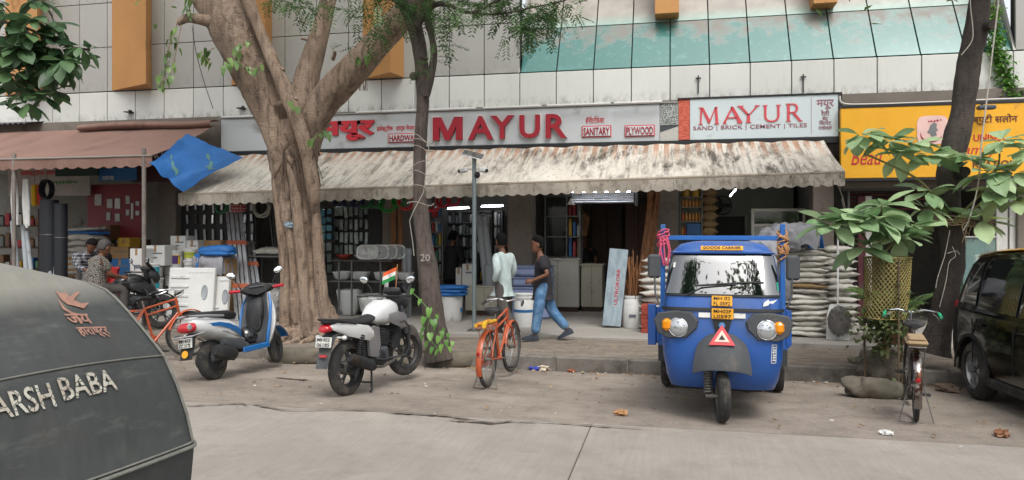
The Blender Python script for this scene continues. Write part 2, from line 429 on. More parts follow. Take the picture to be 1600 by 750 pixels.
for (xa, xb, yb) in ((1023, 1061, 22), (1271, 1309, 6)):
    A = yp(xa, yb, FY+.35); B = yp(xb, yb, FY+.35)
    obj('fin', MB().ext(A.x, B.x, FY+.35, FY+1.6, A.z, 9, b=.01), M_ORANGE, bld, world=True, smooth=0)
# pipes that poke out of the fascia
for px, py in ((1091, 122), (1255, 120)):
    a = yp(px, py, FY-.03); obj('conduit', MB().cyl(a+Vector((0,0,-.3)), a+Vector((0,0,.05)), .012).cyl(a+Vector((-.05,0,0)), a+Vector((.05,0,0)), .014), M_BLACK, bld, world=True)
for px, py in ((205, 176), (380, 170)):
    a = yp(px, py, FY); obj('bracket', MB().box(a+Vector((0,-.08,0)), (.16, .14, .02)).box(a+Vector((.06,-.1,0)), (.02,.1,.08)), M_BLACK, bld, world=True)
# ---------------------------------------------------------------- shells of the shops
M_INT = mat('shop_wall', '7d7b75', .85, var=.1, dirt=.2, dcol='45433f')
M_INTL = mat('shop_wall_pale', '8f948f', .8, var=.08, dirt=.15, dcol='6c6f6b')
M_CEIL = mat('shop_ceiling', '8f8d87', .9)
BY = 18.6
obj('ceiling', MB().ext(-20, 10, FY-.2, BY+.2, 3.46, 3.6), M_CEIL, bld, world=True, smooth=0)
obj('back_wall', MB().ext(-20, 10, BY, BY+.2, PZ, 3.46), M_INT, bld, world=True, smooth=0)
obj('bulkhead', MB().ext(-20, 10, FY-.1, FY+.05, 3.46, Z0), M_PILLAR, bld, world=True, smooth=0)
pil = {}
for nm, a, b in (('p0', 246, 274), ('p1', 597, 628), ('p2', 793, 831), ('p3', 1022, 1060), ('p4', 1270, 1303), ('p5', 1590, 1640)):
    xa, xb = XP(a, FY), XP(b, FY); pil[nm] = (xa, xb)
    obj('pillar', MB().ext(xa, xb, FY, FY+.45, PZ, 3.46, b=.012), M_PILLAR, bld, world=True, smooth=0)
    obj('partition', MB().ext((xa+xb)/2-.07, (xa+xb)/2+.07, FY+.45, BY, PZ, 3.46), M_INTL if nm in ('p3', 'p4') else M_INT, bld, world=True, smooth=0)
obj('back_panel', MB().ext(pil['p3'][1], pil['p4'][0], BY-1.5, BY-1.4, PZ, 3.4), M_INTL, bld, world=True, smooth=0)
# ================================================================ shop signs
M_BOARD = mat('sign_grey', 'afb3b5', .45, var=.04, vs=1, dirt=.12, dcol='85847f', dscale=1.2)
M_BOARD2 = mat('sign_pale', 'b9c4c6', .4, var=.04, vs=1, dirt=.1, dcol='8f9694', dscale=1.2)
M_RED = mat('sign_red', '8e0f22', .45, var=.06)
M_RED2 = mat('print_red', 'b5232f', .5, var=.05)
M_WHITE = mat('white_paint', 'cfcfcb', .5, var=.05, dirt=.1)
M_WPLAIN = mat('white_plastic', 'c9c9c6', .45, var=.06, dirt=.15, dcol='8d8980')
SY = 14.52
s1 = thing('shop_sign', 'long grey shop sign with raised red MAYUR letters above the striped awning', 'sign', (XP(688, SY), SY, 3.5))
xl, xm, xr = XP(345, SY), XP(1059, SY), XP(1310, SY)
zt, zb = ZP(800, 170, SY), ZP(800, 226, SY)
obj('board', MB().ext(xl, XP(1031, SY), SY, SY+.22, zb, zt, b=.01), M_BOARD, s1, world=True, smooth=0)
obj('base_strip', MB().ext(xl, xm, SY-.02, SY+.22, zb-.11, zb-.003), M_BLACK, s1, world=True, smooth=0)
obj('frame', MB().ext(xl-.02, xm, SY-.03, SY+.24, zt+.003, zt+.03), mat('sign_frame', '8a8884', .5, .3), s1, world=True, smooth=0)
def on_sign(x, y, Y): return face_at(yp(x, y, Y))
def px_w(x0, x1, y, Y): return XP(x1, Y)-XP(x0, Y)
def px_h(x, y0, y1, Y): return abs(ZP(x, y0, Y)-ZP(x, y1, Y))
def sign_text(par, txt, x0, x1, yt, yb, Y, mt, depth=.02, bold=0, shear=0, sp=1., name='lettering'):
    A = yp(x0, yb, Y); return letter(name, txt, XP(x1, Y)-XP(x0, Y), px_h((x0+x1)/2, yt, yb, Y), mt, par, Matrix.Translation(-par.location) @ face_at(A), depth, bold, shear, sp)
for ch, a, b, yt, yb in (('M', 676, 722, 183.5, 219.5), ('A', 732, 771, 182, 219), ('Y', 767, 803, 181, 217.5), ('U', 812, 844, 180, 216.5), ('R', 853, 886, 178.5, 216)):
    if ch == 'M':
        for (xa, xb, ya, yb_, Yq, dp, mt_, nm_) in ((a, b, yt, yb, SY-.08, .08, M_RED, 'letter'), (a-1.3, b+1.6, yt-1.2, yb+1.4, SY-.015, .02, M_WHITE, 'letter_edge')):
            w_ = XP(xb, Yq)-XP(xa, Yq); h_ = px_h(xa, ya, yb_, Yq)
            obj(nm_, MB().prism([(x*w_, y*h_) for x, y in ((0,0),(.21,0),(.21,.6),(.42,0),(.58,0),(.79,.6),(.79,0),(1,0),(1,1),(.73,1),(.5,.36),(.27,1),(0,1))], -dp, 0, face_at(yp(xa, yb_, Yq))), mt_, s1, world=True, smooth=0)
        continue
    sign_text(s1, ch, a, b, yt, yb, SY-.04, M_RED, .08, .022, name='letter')
    sign_text(s1, ch, a-1.3, b+1.6, yt-1.2, yb+1.4, SY-.005, M_WHITE, .02, .026, name='letter_edge')
sign_text(s1, 'मयूर', 498, 585, 190, 221, SY-.02, M_RED2, .04, .045, name='letter')
for t, a, b, y0, y1 in (('इलेक्ट्रीक', 589, 614, 196, 207), ('हार्ड वेअर', 619, 648, 195, 206), ('सॅनीटरीवेअर', 915, 944, 182, 193)):
    sign_text(s1, t, a, b, y0, y1, SY-.004, M_RED2, .008, .01)
for t, a, b, y0, y1 in (('HARDWARE', 606, 659, 209, 223), ('SANITARY', 909, 955, 197, 214.5), ('PLYWOOD', 976, 1023, 196, 213.5)):
    A, B = yp(a, y1, SY-.03), yp(b, y0, SY-.03)
    bb = obj('name_box', MB().ext(A.x, B.x, SY-.03, SY+.01, A.z, ZP(a, y0, SY-.03), b=.006), M_RED2, s1, world=True, smooth=0)
    obj('name_face', MB().ext(A.x+.02, B.x-.02, SY-.036, SY-.0301, A.z+.018, ZP(a, y0, SY-.03)-.018), M_BOARD2, s1, world=True, smooth=0)
    sign_text(s1, t, a+2.5, b-2.5, y0+2.6, y1-2.6, SY-.042, M_RED, .012, .02, name='letter')
for a, b in ((352, 470), (560, 655), (672, 746), (757, 848), (856, 955), (960, 1035)):
    obj('lamp_strip', MB().ext(XP(a, SY), XP(b, SY), SY-.16, SY-.11, zt+.0, zt+.035, b=.008), M_WPLAIN, s1, world=True, smooth=0)
    obj('strip_arm', MB().ext(XP((a+b)/2, SY)-.01, XP((a+b)/2, SY)+.01, SY-.11, SY+.05, zt+.012, zt+.03), M_WPLAIN, s1, world=True, smooth=0)
s2 = thing('shop_sign', 'pale blue shop sign reading SAND BRICK CEMENT TILES at right end of awning', 'sign', (XP(1190, SY), SY, 3.5))
obj('board', MB().ext(XP(1078, SY), xr, SY-.01, SY+.22, zb, zt+.06, b=.008), M_BOARD2, s2, world=True, smooth=0)
def m_stone():
    t = NT('stone_print', .6); c = t.mix(t.rng(t.noise(45, det=4), .42, .58), '3c4140', 'a8aca8'); return t.out(c)
def m_brickprint():
    t = NT('brick_print', .6); c = t.mix(t.rng(t.noise(12, (1,1,3)), .4, .6), '9c3a2a', 'c2604a'); return t.out(c)
xs = XP(1031, SY)+.004; xs2 = XP(1060, SY)
obj('stone_picture', MB().ext(xs, xs2, SY-.005, SY+.2, zb+.3, zt+.03), m_stone(), s2, world=True, smooth=0)
obj('gravel_picture', MB().prism([(xs, zb), (xs2, zb), (xs2, zb+.27), (xs, zb+.16)], -(SY+.2), -(SY-.003), M=mrot(90,0,0)), mat('gravel_print', 'a9a7a0', .6, var=.3, vs=50), s2, world=True, smooth=0)
obj('dark_picture', MB().ext(xs, xs2, SY+.002, SY+.2, zb+.003, zb+.297), mat('slate_print', '33373d', .6), s2, world=True, smooth=0)
obj('brick_picture', MB().ext(xs2+.004, XP(1078, SY)-.004, SY-.007, SY+.2, zb+.01, zt+.06), m_brickprint(), s2, world=True, smooth=0)
M_RED3 = mat('faded_red', 'c04048', .5, var=.05)
M_GREYL = mat('print_mauve', '8a5a66', .5)
# flared serif capitals
SER = {'M': (1.1, [[(0,0),(.16,0),(.1,1),(.0,1)], ], 0)}
def serif_letter(ch):
    b = MB(); S = lambda pts: b.prism(pts, 0, 1)
    if ch == 'M':
        S([(.02,0),(.22,0),(.22,.04),(.15,.05),(.2,.9),(.14,1),(.04,1),(.04,.96),(.1,.93),(.08,.05),(.02,.04)]); S([(.13,.99),(.24,.99),(.56,.25),(.52,.05),(.48,.05)]); S([(.50,.05),(.54,.05),(.86,1),(.8,1),(.54,.25)]); S([(.78,.98),(.93,1),(.93,.96),(.9,.94),(.95,.05),(1.0,.04),(1.0,0),(.76,0),(.76,.04),(.82,.05)])
    elif ch == 'A':
        S([(.0,0),(.2,0),(.2,.04),(.14,.05),(.5,.88),(.46,1)]); S([(.42,1),(.54,1),(1,.05),(1,0),(.72,0),(.72,.04),(.78,.06),(.46,.8)]); S([(.24,.3),(.74,.3),(.71,.37),(.27,.37)])
    elif ch == 'Y':
        S([(0,1),(.28,1),(.28,.96),(.22,.95),(.54,.48),(.46,.42),(.06,.95),(0,.96)]); S([(1,1),(.78,1),(.78,.96),(.84,.95),(.52,.5),(.56,.44),(.93,.95),(1,.96)]); S([(.43,.5),(.57,.5),(.57,.05),(.63,.04),(.63,0),(.37,0),(.37,.04),(.43,.05)])
    elif ch == 'U':
        o = [(.0,1),(.26,1),(.26,.96),(.2,.95)]+[(.5+.3*math.cos(a), .34+.26*math.sin(a)) for a in [math.pi+math.pi*i/12 for i in range(13)]]+[(.8,.95),(.74,.96),(.74,1),(1,1),(1,.96),(.93,.95)]
        S(o+[(.5+.43*math.cos(a), .36+.38*math.sin(a)) for a in [-math.pi*i/12 for i in range(13)]]+[(.07,.95),(.0,.96)])
    else:
        S([(.0,0),(.3,0),(.3,.04),(.23,.05),(.23,1),(0,1),(0,.96),(.07,.95),(.07,.05),(0,.04)])
        o = [(.2,.99)]+[(.42+.32*math.cos(a), .73+.27*math.sin(a)) for a in [math.pi/2-math.pi*i/10 for i in range(11)]]+[(.2,.46),(.2,.53)]+[(.42+.18*math.cos(a), .73+.2*math.sin(a)) for a in [-math.pi/2+math.pi*i/10 for i in range(11)]]+[(.2,.93)]
        S(o); S([(.36,.47),(.54,.5),(.9,.06),(1,.04),(1,0),(.78,0)])
    return b
for ch, a, b, yt, yb in (('M', 1091, 1124, 168, 195), ('A', 1129, 1160, 167, 193.5), ('Y', 1152, 1187, 165.5, 192.5), ('U', 1192, 1220, 164.5, 191), ('R', 1228, 1254, 162, 190)):
    A = yp(a, yb, SY-.016); bb = serif_letter(ch); w = XP(b, SY)-XP(a, SY); h = px_h(a, yt, yb, SY)
    Mx = face_at(A) @ Matrix.Diagonal((w, h, .008, 1)); bb.v = [Mx @ p for p in bb.v]
    obj('letter', bb, M_RED3, s2, world=True, smooth=0)
sign_text(s2, 'SAND | BRICK | CEMENT | TILES', 1083, 1261, 197.2, 205.4, SY-.014, M_GREYL, .006, .012, sp=1.05)
for t, a, b, y0, y1 in (('मयूर', 1276, 1303, 156, 171), ('रेती', 1283, 1296, 172, 181), ('ईट', 1285, 1294, 181.5, 188), ('िसमेंट', 1280, 1299, 188, 195.5), ('टाईल्स', 1279, 1300, 196, 204)):
    sign_text(s2, t, a, b, y0, y1, SY-.014, M_GREYL, .006, .012)
obj('divider', MB().ext(XP(1267, SY), XP(1267.7, SY), SY-.013, SY-.0101, zb+.05, zt), M_GREYL, s2, world=True, smooth=0)
obj('base_strip', MB().ext(xm, xr, SY-.02, SY+.22, zb-.11, zb-.003), M_BLACK, s2, world=True, smooth=0)
obj('frame', MB().ext(xr+.003, xr+.06, SY-.03, SY+.24, zb-.11, zt+.09).ext(xm, xr, SY-.03, SY+.24, zt+.063, zt+.09), M_BLACK, s2, world=True, smooth=0)
# ================================================================ the striped awning
def m_awning():
    t = NT('striped_canvas', .85)
    fr = t.math('FRACT', t.math('MULTIPLY', t.x, 1/.19))
    st = t.math('GREATER_THAN', fr, .5)
    keep = t.rng(t.math('ADD', t.rng(t.z, -.6, .0, -.4, .5), t.noise(2.3, (1,.6,.6))), .5, .95)
    keepb = t.math('MULTIPLY', st, t.math('MAXIMUM', keep, .0))
    base = t.mix(t.rng(t.noise(1.2, (1,.5,.5)), .35, .65), 'e0dacf', 'cbc3b6')
    c = t.mix(t.math('MULTIPLY', keepb, .8), base, 'b98562')
    m1 = t.rng(t.noise(3.2, (2.2,.55,.55), 9, .74), .46, .60)
    m2 = t.rng(t.noise(.9, (1,.7,.7), 4), .42, .6)
    c = t.mix(t.math('MULTIPLY', t.math('MULTIPLY', m1, m2), .95), c, '4f483f')
    m3 = t.rng(t.noise(16, (1.6,.5,.5), 9, .75), .56, .66)
    c = t.mix(t.math('MULTIPLY', m3, .7), c, '433c34')
    c = t.mix(t.math('MULTIPLY', t.math('MULTIPLY', t.rng(t.noise(5, (3.2,.16,.16), 5, .7), .5, .62), t.rng(t.noise(1.1, (1,.8,.8), 3), .4, .6)), .7), c, '5a5247')
    return t.out(c, t.noise(6, (1,.4,.4), 4), .25, .03)
def m_valance():
    t = NT('valance_canvas', .88)
    base = t.mix(t.rng(t.noise(1.5), .35, .65), 'bdb5a8', 'a1988b')
    m1 = t.rng(t.noise(5, (1,1,.55), 9, .75), .48, .62)
    c = t.mix(t.math('MULTIPLY', m1, .75), base, '6e6558')
    m2 = t.math('MULTIPLY', t.rng(t.noise(20, (1,1,.4), 9, .75), .55, .63), t.rng(t.noise(.8), .45, .62))
    c = t.mix(m2, c, '37322c')
    return t.out(c)
M_AWN, M_VAL = thin_cloth(m_awning(), .3), thin_cloth(m_valance(), .25)
aw = thing('awning', 'dirty white awning with faded orange stripes and scalloped valance over hardware shop', 'awning', (XP(800, 12.7), 14.3, 3.42))
AL = [yp(280, 303, 12.7), yp(1320, 268, 12.7)]
AT = [Vector((AL[0].x, 14.4, 3.40)), Vector((AL[1].x, 14.4, 3.42))]
NX = 360
def aw_pt(u, v):
    p = AT[0].lerp(AT[1], u).lerp(AL[0].lerp(AL[1], u), v)
    p.z -= .05*math.sin(math.pi*v)*(.6+.4*math.sin(u*40))+.012*math.sin(u*97+v*3)-.011*abs(math.sin(u*math.pi*(AL[1].x-AL[0].x)/.38))
    return p
obj('canvas', MB().sheet([[aw_pt(i/NX, j/10) for i in range(NX+1)] for j in range(11)], .006), M_AWN, aw, world=True, smooth=70)
obj('front_bar', MB().tube([AL[0].lerp(AL[1], i/8)+Vector((0,-.005,-.012)) for i in range(9)], .026, 10), mat('awning_bar', '8f8474', .7, var=.2, dirt=.4), aw, world=True)
def valance(p0, p1, drop, per, nrm=(0,-1,0), wob=.02):
    L = (p1-p0).length; n = int(L/per)*6; rows = [[], [], []]
    for i in range(n+1):
        u = i/n; p = p0.lerp(p1, u); sc = abs(math.sin(math.pi*u*L/per))
        w = Vector(nrm)*wob*math.sin(u*L*5.1)
        rows[0].append(p); rows[1].append(p+Vector((0,0,-drop*.5))+w*.6); rows[2].append(p+Vector((0,0,-drop*(.86+.22*sc)))+w)
    return MB().sheet(rows, .005)
vo = Vector((0,-.03,-.03))
obj('valance', valance(AL[0]+vo, AL[1]+vo, .19, .19), M_VAL, aw, world=True, smooth=60)
# torn side flap at the right end
sf = [[AL[1]+Vector((-.03+.0*j, .02+.22*i/5, -.03-.62*j/6*(1-.35*i/5))) + Vector((-.12*math.sin(j*.9)*.35, 0, 0)) for i in range(6)] for j in range(7)]
obj('side_flap', MB().sheet(sf, .005), M_VAL, aw, world=True, smooth=60)
for u in (.02, .5, .98):
    a = AT[0].lerp(AT[1], u)+Vector((0,.05,-.25)); b = AL[0].lerp(AL[1], u)+Vector((0,.03,-.03))
    mid = (a+b)/2+Vector((0,0,-.15)); obj('arm', MB().tube([a, mid, b], .018, 8), M_BLACK, aw, world=True)
# ================================================================ left shop: pink awning
M_PINK = mat('pink_canvas', '8f7166', .85, var=.14, vs=1.2, dirt=.4, dcol='6e564a', dscale=1.3, stretch=(1,.4,.4))
thin_cloth(M_PINK, .3)
aw2 = thing('awning', 'plain faded pink awning on steel poles at far left shop', 'awning', (-12.5, 14.4, 4.1))
q1 = yp(336, 196, 14.4); q0 = Vector((-20, 14.4, q1.z)); f1 = yp(237, 243, 12.0); f0 = Vector((-20, 12.0, f1.z-.02))
rows = [[(q0.lerp(q1, i/40)).lerp(f0.lerp(f1, i/40), j/8)+Vector((0,0,-.05*math.sin(math.pi*j/8)+.006*math.sin(i*1.3))) for i in range(41)] for j in range(9)]
obj('canvas', MB().sheet(rows, .006), M_PINK, aw2, world=True, smooth=70)
obj('valance', valance(f0, f1, .2, .26), M_PINK, aw2, world=True, smooth=60)
obj('front_bar', MB().tube([f0, f1], .02), mat('steel_grey', '8a857e', .5, .5), aw2, world=True)
qa = yp(132, 192, 14.35)
obj('roller_cover', MB().sheet([[Vector((x, 14.4-.28*math.sin(a), q1.z+.02+.1*math.cos(a)+.02*math.sin(x*2))) for x in [qa.x+(q1.x+.05-qa.x)*i/12 for i in range(13)]] for a in [R(-20+20*k) for k in range(9)]], .006), M_PINK, aw2, world=True, smooth=60)
M_POLE = mat('painted_pole', '77706a', .6, .2, var=.2, dirt=.35)
for px, ty in ((225, 232), (22, 240)):
    a = yp(px, ty, 12.02); obj('pole', MB().cyl((a.x, a.y, PZ-.03), a, .038, n=12), M_POLE, aw2, world=True)
obj('arm', MB().cyl(q1+Vector((-.15,0,-.2)), f1+Vector((-.1,.05,0)), .02), M_POLE, aw2, world=True)
# corrugated dark roof edge above it
cr = thing('roof_sheet', 'dark corrugated roof edge above pink awning at upper left', 'roof sheet', (-14, 14.5, 4.4))
obj('sheet', MB().sheet([[Vector((x, 14.75-.5*j, 4.33-.1*j+.018*math.sin(x*42))) for x in [-20+i*.03 for i in range(190)]] for j in range(2)], .006), mat('roof_blue_grey', '3b4046', .6, dirt=.4), cr, world=True, smooth=60)
# ================================================================ vehicle materials
M_TYRE = mat('tyre_rubber', '2b2a29', .85, var=.15, vs=12, dirt=.5, dcol='5c554d', dscale=6)
M_RIMD = mat('alloy_dark', '3c3d3f', .45, .6, var=.1, dirt=.3)
M_ALLOY = mat('alloy_silver', 'b4b6b9', .3, .9, var=.05, dirt=.2)
M_CHROME = mat('chrome', 'c9cacc', .12, 1, var=.03)
M_MIRR = mat('mirror_glass', 'e4e8ea', .03, 1, var=0)
M_BPL = mat('black_plastic', '1c1d1f', .5, var=.12, dirt=.3, dcol='4a4640', dscale=5)
M_GPL = mat('grey_plastic', '3f4245', .6, var=.1, dirt=.3, dcol='5d5850', dscale=4)
M_SEAT = mat('seat_vinyl', '171719', .5, var=.1, bump=.2, bs=120, dirt=.2)
M_STEEL = mat('dull_steel', '77746f', .45, .8, var=.15, dirt=.35)
M_BLUE = mat('cargo_blue', '114a92', .34, var=.1, vs=2, coat=.45, dirt=.3, dcol='3f5680', dscale=2.2)
M_BLUE2 = mat('bar_blue', '15599f', .45, var=.1, dirt=.3, dcol='4a5a70', dscale=4)
M_AMBER = mat('amber_lens', 'e08a10', .15, var=.05, coat=.5)
M_REDL = mat('red_lens', 'a80f1c', .15, var=.05, coat=.6)
M_LENS = mat('lamp_glass', 'b9bdc0', .08, .6, var=.1, vs=20)
M_YPLATE = mat('yellow_plate', 'd99a1e', .5, var=.1, dirt=.2, dcol='8a6a30')
M_WPLATE = mat('white_plate', 'c4c4be', .5, var=.06, dirt=.2)
M_INK = mat('ink_black', '161616', .6)
M_ORBIKE = mat('bike_orange', 'a84a24', .42, var=.1, coat=.3, dirt=.3, dcol='6b4630', dscale=5)
M_WSCOOT = mat('pearl_white', 'c4c5c4', .3, var=.05, coat=.6, dirt=.12, dcol='9a958c')
M_SBLUE = mat('scooter_blue', '0f5c9a', .3, var=.05, coat=.6, dirt=.1)
M_GLASSD = mat('tinted_glass', '14181a', .04, var=0, coat=1, spec=.8)
def ycyl(M=None): return mrot(90, 0, 0)
def tyre_mb(Rt, w, hub, grooves=0):
    n = 12; pr = [(hub, -w*.42)]
    for i in range(n+1):
        a = math.pi*i/n; rr = hub+(Rt-hub)*max(0, math.sin(a))**.55; z = -w/2*math.cos(a)
        if grooves and 3 <= i <= n-3 and i % 2 == 0: rr -= .008
        pr.append((max(rr, hub), z))
    pr.append((hub, w*.42)); pr.append((hub, -w*.42))
    return MB().lathe(pr, 40, mrot(90,0,0), caps=False)
def wheel(par, c, Rt, w, hub, style, mrim=None, rot=(0,0,0), name='wheel', turn=0, mt=None):
    o = obj(name, tyre_mb(Rt, w, hub, style == 'steel'), mt or M_TYRE, par, smooth=50); o.location = c; o.rotation_euler = [R(a) for a in rot]
    m = mrim or M_ALLOY; X = mrot(90,0,0)
    obj('rim', MB().lathe([(hub+.004, -w*.36), (hub+.006, -w*.2), (hub-.025, -w*.15), (hub-.025, w*.15), (hub+.006, w*.2), (hub+.004, w*.36), (hub-.012, w*.36), (hub-.035, w*.1), (hub-.035, -w*.1), (hub-.012, -w*.36), (hub+.004, -w*.36)], 36, X, caps=False), m, o)
    if style == 'spoke':
        b = MB()
        for k in range(32):
            a = 2*math.pi*k/32; a2 = a+(.5 if k % 4 < 2 else -.5); s = 1 if k % 2 else -1
            b.cyl((.022*math.cos(a2), s*.03, .022*math.sin(a2)), ((hub-.02)*math.cos(a), 0, (hub-.02)*math.sin(a)), .0018, n=4)
        tag(obj('spokes', b, M_CHROME, o), kind='stuff')
        obj('hub', MB().cyl((0,-.04,0), (0,.04,0), .022).cyl((0,-.06,0), (0,.06,0), .008), M_STEEL, o)
    elif style == 'alloy':
        for k in range(5):
            a = 2*math.pi*k/5+.3
            b = MB()
            for s in (-.16, .16):
                b.tube([(.03*math.cos(a), 0, .03*math.sin(a)), ((hub*.55)*math.cos(a+s*.6), -.012, (hub*.55)*math.sin(a+s*.6)), ((hub-.02)*math.cos(a+s), 0, (hub-.02)*math.sin(a+s))], [.022, .013, .012], 6)
            obj('spoke', b, m, o)
        obj('hub', MB().cyl((0,-.06,0), (0,.06,0), .06, n=20).cyl((0,-.08,0), (0,.08,0), .02), m, o)
        obj('brake_drum', MB().lathe([(.0,-.07),(.075,-.065),(.08,-.03),(.08,.04),(0,.05)], 20, X), M_STEEL, o)
    elif style == 'steel':
        obj('disc', MB().lathe([(.0,-.04),(.05,-.045),(.06,-.02),(hub*.7,-.01),(hub*.8,-.03),(hub-.02,-.03),(hub-.02,.03),(0,.03)], 24, X), m, o)
    elif style == 'car':
        for k in range(6):
            a = 2*math.pi*k/6
            b = MB().loft([[(r*math.cos(a+d), -w*.3+q, r*math.sin(a+d)) for d, q in ((-.5/(1+r*6),0), (.5/(1+r*6),0), (.5/(1+r*6),.03), (-.5/(1+r*6),.03))] for r in (.05, hub*.5, hub-.015)])
            obj('spoke', b, m, o)
        obj('hub', MB().lathe([(0,-w*.36),(.045,-w*.35),(.06,-w*.28),(.06,0),(0,0)], 20, X), m, o)
        obj('brake_disc', MB().lathe([(0,0),(hub*.8,0),(hub*.8,.02),(0,.02)], 24, X), M_BPL, o)
    return o
def plate(par, M, w, h, lines, mt=M_WPLATE, name='number_plate'):
    """plate in M's xy plane, facing +z"""
    p = obj(name, MB().box((0,0,0), (w, h, .012), b=.004, M=M), mt, par, smooth=0)
    k = len(lines)
    for i, t in enumerate(lines):
        hh = h*.34 if k > 1 else h*.6; yy = h/2-(i+1)*h/k+(h/k-hh)/2
        letter('plate_text', t, w*.8, hh, M_INK, p, M @ Matrix.Translation((-w*.4, yy, .0075)), .003, .01)
    return p
def heading(a, b): return math.degrees(math.atan2(b.y-a.y, b.x-a.x))
# ================================================================ blue three-wheeled goods carrier
fa = gp(1128, 660); ra = gp(1127, 608)
cg = thing('cargo_three_wheeler', 'blue three-wheeled goods carrier parked facing the road with GOODS CARRIER plate', 'three-wheeler', (ra.x, ra.y, ra.z), heading(ra, fa))
WB = (fa-ra).length
tilt = math.atan2(fa.z-ra.z, WB); cg.rotation_euler = (0, -tilt, R(heading(ra, fa))); cg.matrix_basis = Matrix.LocRotScale(cg.location, cg.rotation_euler, Vector((1,1,1)))
def cab_ring(z, n=36):
    """plan outline of the cab at height z: forward is +x"""
    tb = [(.30,.50,WB-.12),(.40,.53,WB-.03),(.60,.565,WB+.02),(.85,.575,WB+.02),(1.05,.57,WB-.005),(1.12,.565,WB-.02),(1.22,.555,WB-.05),(1.40,.535,WB-.12),(1.58,.505,WB-.19),(1.64,.48,WB-.23),(1.70,.42,WB-.3),(1.735,.30,WB-.42)]
    for (z0,w0,f0),(z1,w1,f1) in zip(tb, tb[1:]):
        if z <= z1: break
    k = max(0, min(1, (z-z0)/(z1-z0))); w = w0+(w1-w0)*k; f = f0+(f1-f0)*k
    return w, f
YB = WB-1.02     # back of the cab (x)
def cab_pt(u, z, off=0):
    w, f = cab_ring(z); a = u*math.pi/2; e = .42
    s = math.sin(a); c = math.cos(a)
    x0 = f-.42; p = Vector((x0+.42*abs(c)**e, w*math.copysign(abs(s)**e, s), z))
    if off:
        d = .01; q1 = cab_pt(min(u+d,1), z); q0 = cab_pt(max(u-d,-1), z); t = q1-q0
        nn = Vector((t.y, -t.x, 0)).normalized(); p += nn*off
    return p
zs = [.30,.34,.40,.5,.6,.7,.85,1.0,1.05,1.12,1.17,1.22,1.31,1.40,1.49,1.58,1.62,1.64,1.67,1.70,1.72,1.735]
us = [-1+2*i/30 for i in range(31)]
rings = []
for z in zs:
    w, f = cab_ring(z); r = [cab_pt(u, z) for u in us]
    r += [Vector((YB+.06, w, z)), Vector((YB, w-.06, z)), Vector((YB, -w+.06, z)), Vector((YB+.06, -w, z))]
    rings.append(r)
obj('cab', MB().loft(rings), M_BLUE, cg, smooth=40)
def patch(u0, u1, z0, z1, off, n=16, m=8, t=.01, crown=0):
    return MB().sheet([[cab_pt(u0+(u1-u0)*i/n, z0+(z1-z0)*j/m, off) for i in range(n+1)] for j in range(m+1)], t)
obj('windscreen_seal', patch(-.655, .655, 1.185, 1.615, .006), M_BPL, cg, smooth=50)
M_WIND = mat('windscreen_glass', '0b1011', .03, var=0, coat=1, spec=1); M_WIND.node_tree.nodes['Principled BSDF'].inputs['Coat IOR'].default_value = 2.3; M_WIND.node_tree.nodes['Principled BSDF'].inputs['Coat Roughness'].default_value = .02
ws = obj('windscreen', patch(-.62, .62, 1.205, 1.595, .010), M_WIND, cg, smooth=50)
obj('visor', MB().sheet([[cab_pt(u, 1.625+.0*k, .02+.05*k)+Vector((0,0,-.012*k)) for u in [-.6+1.2*i/20 for i in range(21)]] for k in range(2)], .012), M_BLUE, cg, smooth=50)
obj('trim_band', patch(-.78, .78, 1.045, 1.075, .008), M_BPL, cg)
for s in (-1, 1): obj('reflective_strip', patch(min(s*.012, s*.062), max(s*.012, s*.062), .985, 1.03, .008, 4, 1), M_WHITE, cg)
XF = WB-.005
FR = mrot(90, 0, 90)   # xy plane facing +x
sp_ = obj('roof_plate', MB().box((WB-.19, 0, 1.655), (.012, .40, .05), rot=(0,-32,0), b=.004), M_YPLATE, cg)
letter('plate_text', 'GOODS CARRIER', .36, .03, M_INK, sp_, Matrix.Translation((WB-.175, -.18, 1.6465)) @ mrot(0,-32,0) @ FR, .003, .02)
plate(cg, Matrix.Translation((WB+.012, 0, 1.145)) @ mrot(0,-14,0) @ FR, .19, .10, ['MH 02', 'FL 0592'], M_YPLATE)
plate(cg, Matrix.Translation((WB+.04, .005, 1.025)) @ FR, .20, .10, ['MH02F', 'L0597'], M_YPLATE)
obj('badge', MB().lathe([(0,0),(.032,0),(.032,.012),(0,.014)], 6, Matrix.Translation((WB+.03, 0, .915)) @ FR), mat('badge_blue', '5b8fc4', .3, .5), cg)
obj('grille_strip', MB().prism([(-.05,0),(.05,0),(.09,.15),(-.09,.15)], 0, .015, Matrix.Translation((WB+.018, 0, .82)) @ FR), M_BPL, cg)
tri = [(-.12,0),(.12,0),(0,.2)]; tr2 = [(-.07,.03),(.07,.03),(0,.145)]; tr3 = [(-.03,.05),(.03,.05),(0,.1)]
T_ = Matrix.Translation((WB+.125, 0, .735)) @ mrot(0,-22,0) @ FR
wt = obj('warning_triangle', MB().prism(tri, 0, .014, T_), mat('reflector_red', 'c23a40', .4), cg, smooth=0)
obj('triangle_inset', MB().prism(tr2, .015, .018, T_), mat('reflector_pale', 'd9b9a8', .4), wt, smooth=0)
obj('triangle_core', MB().prism(tr3, .0185, .021, T_), M_BPL, wt, smooth=0)
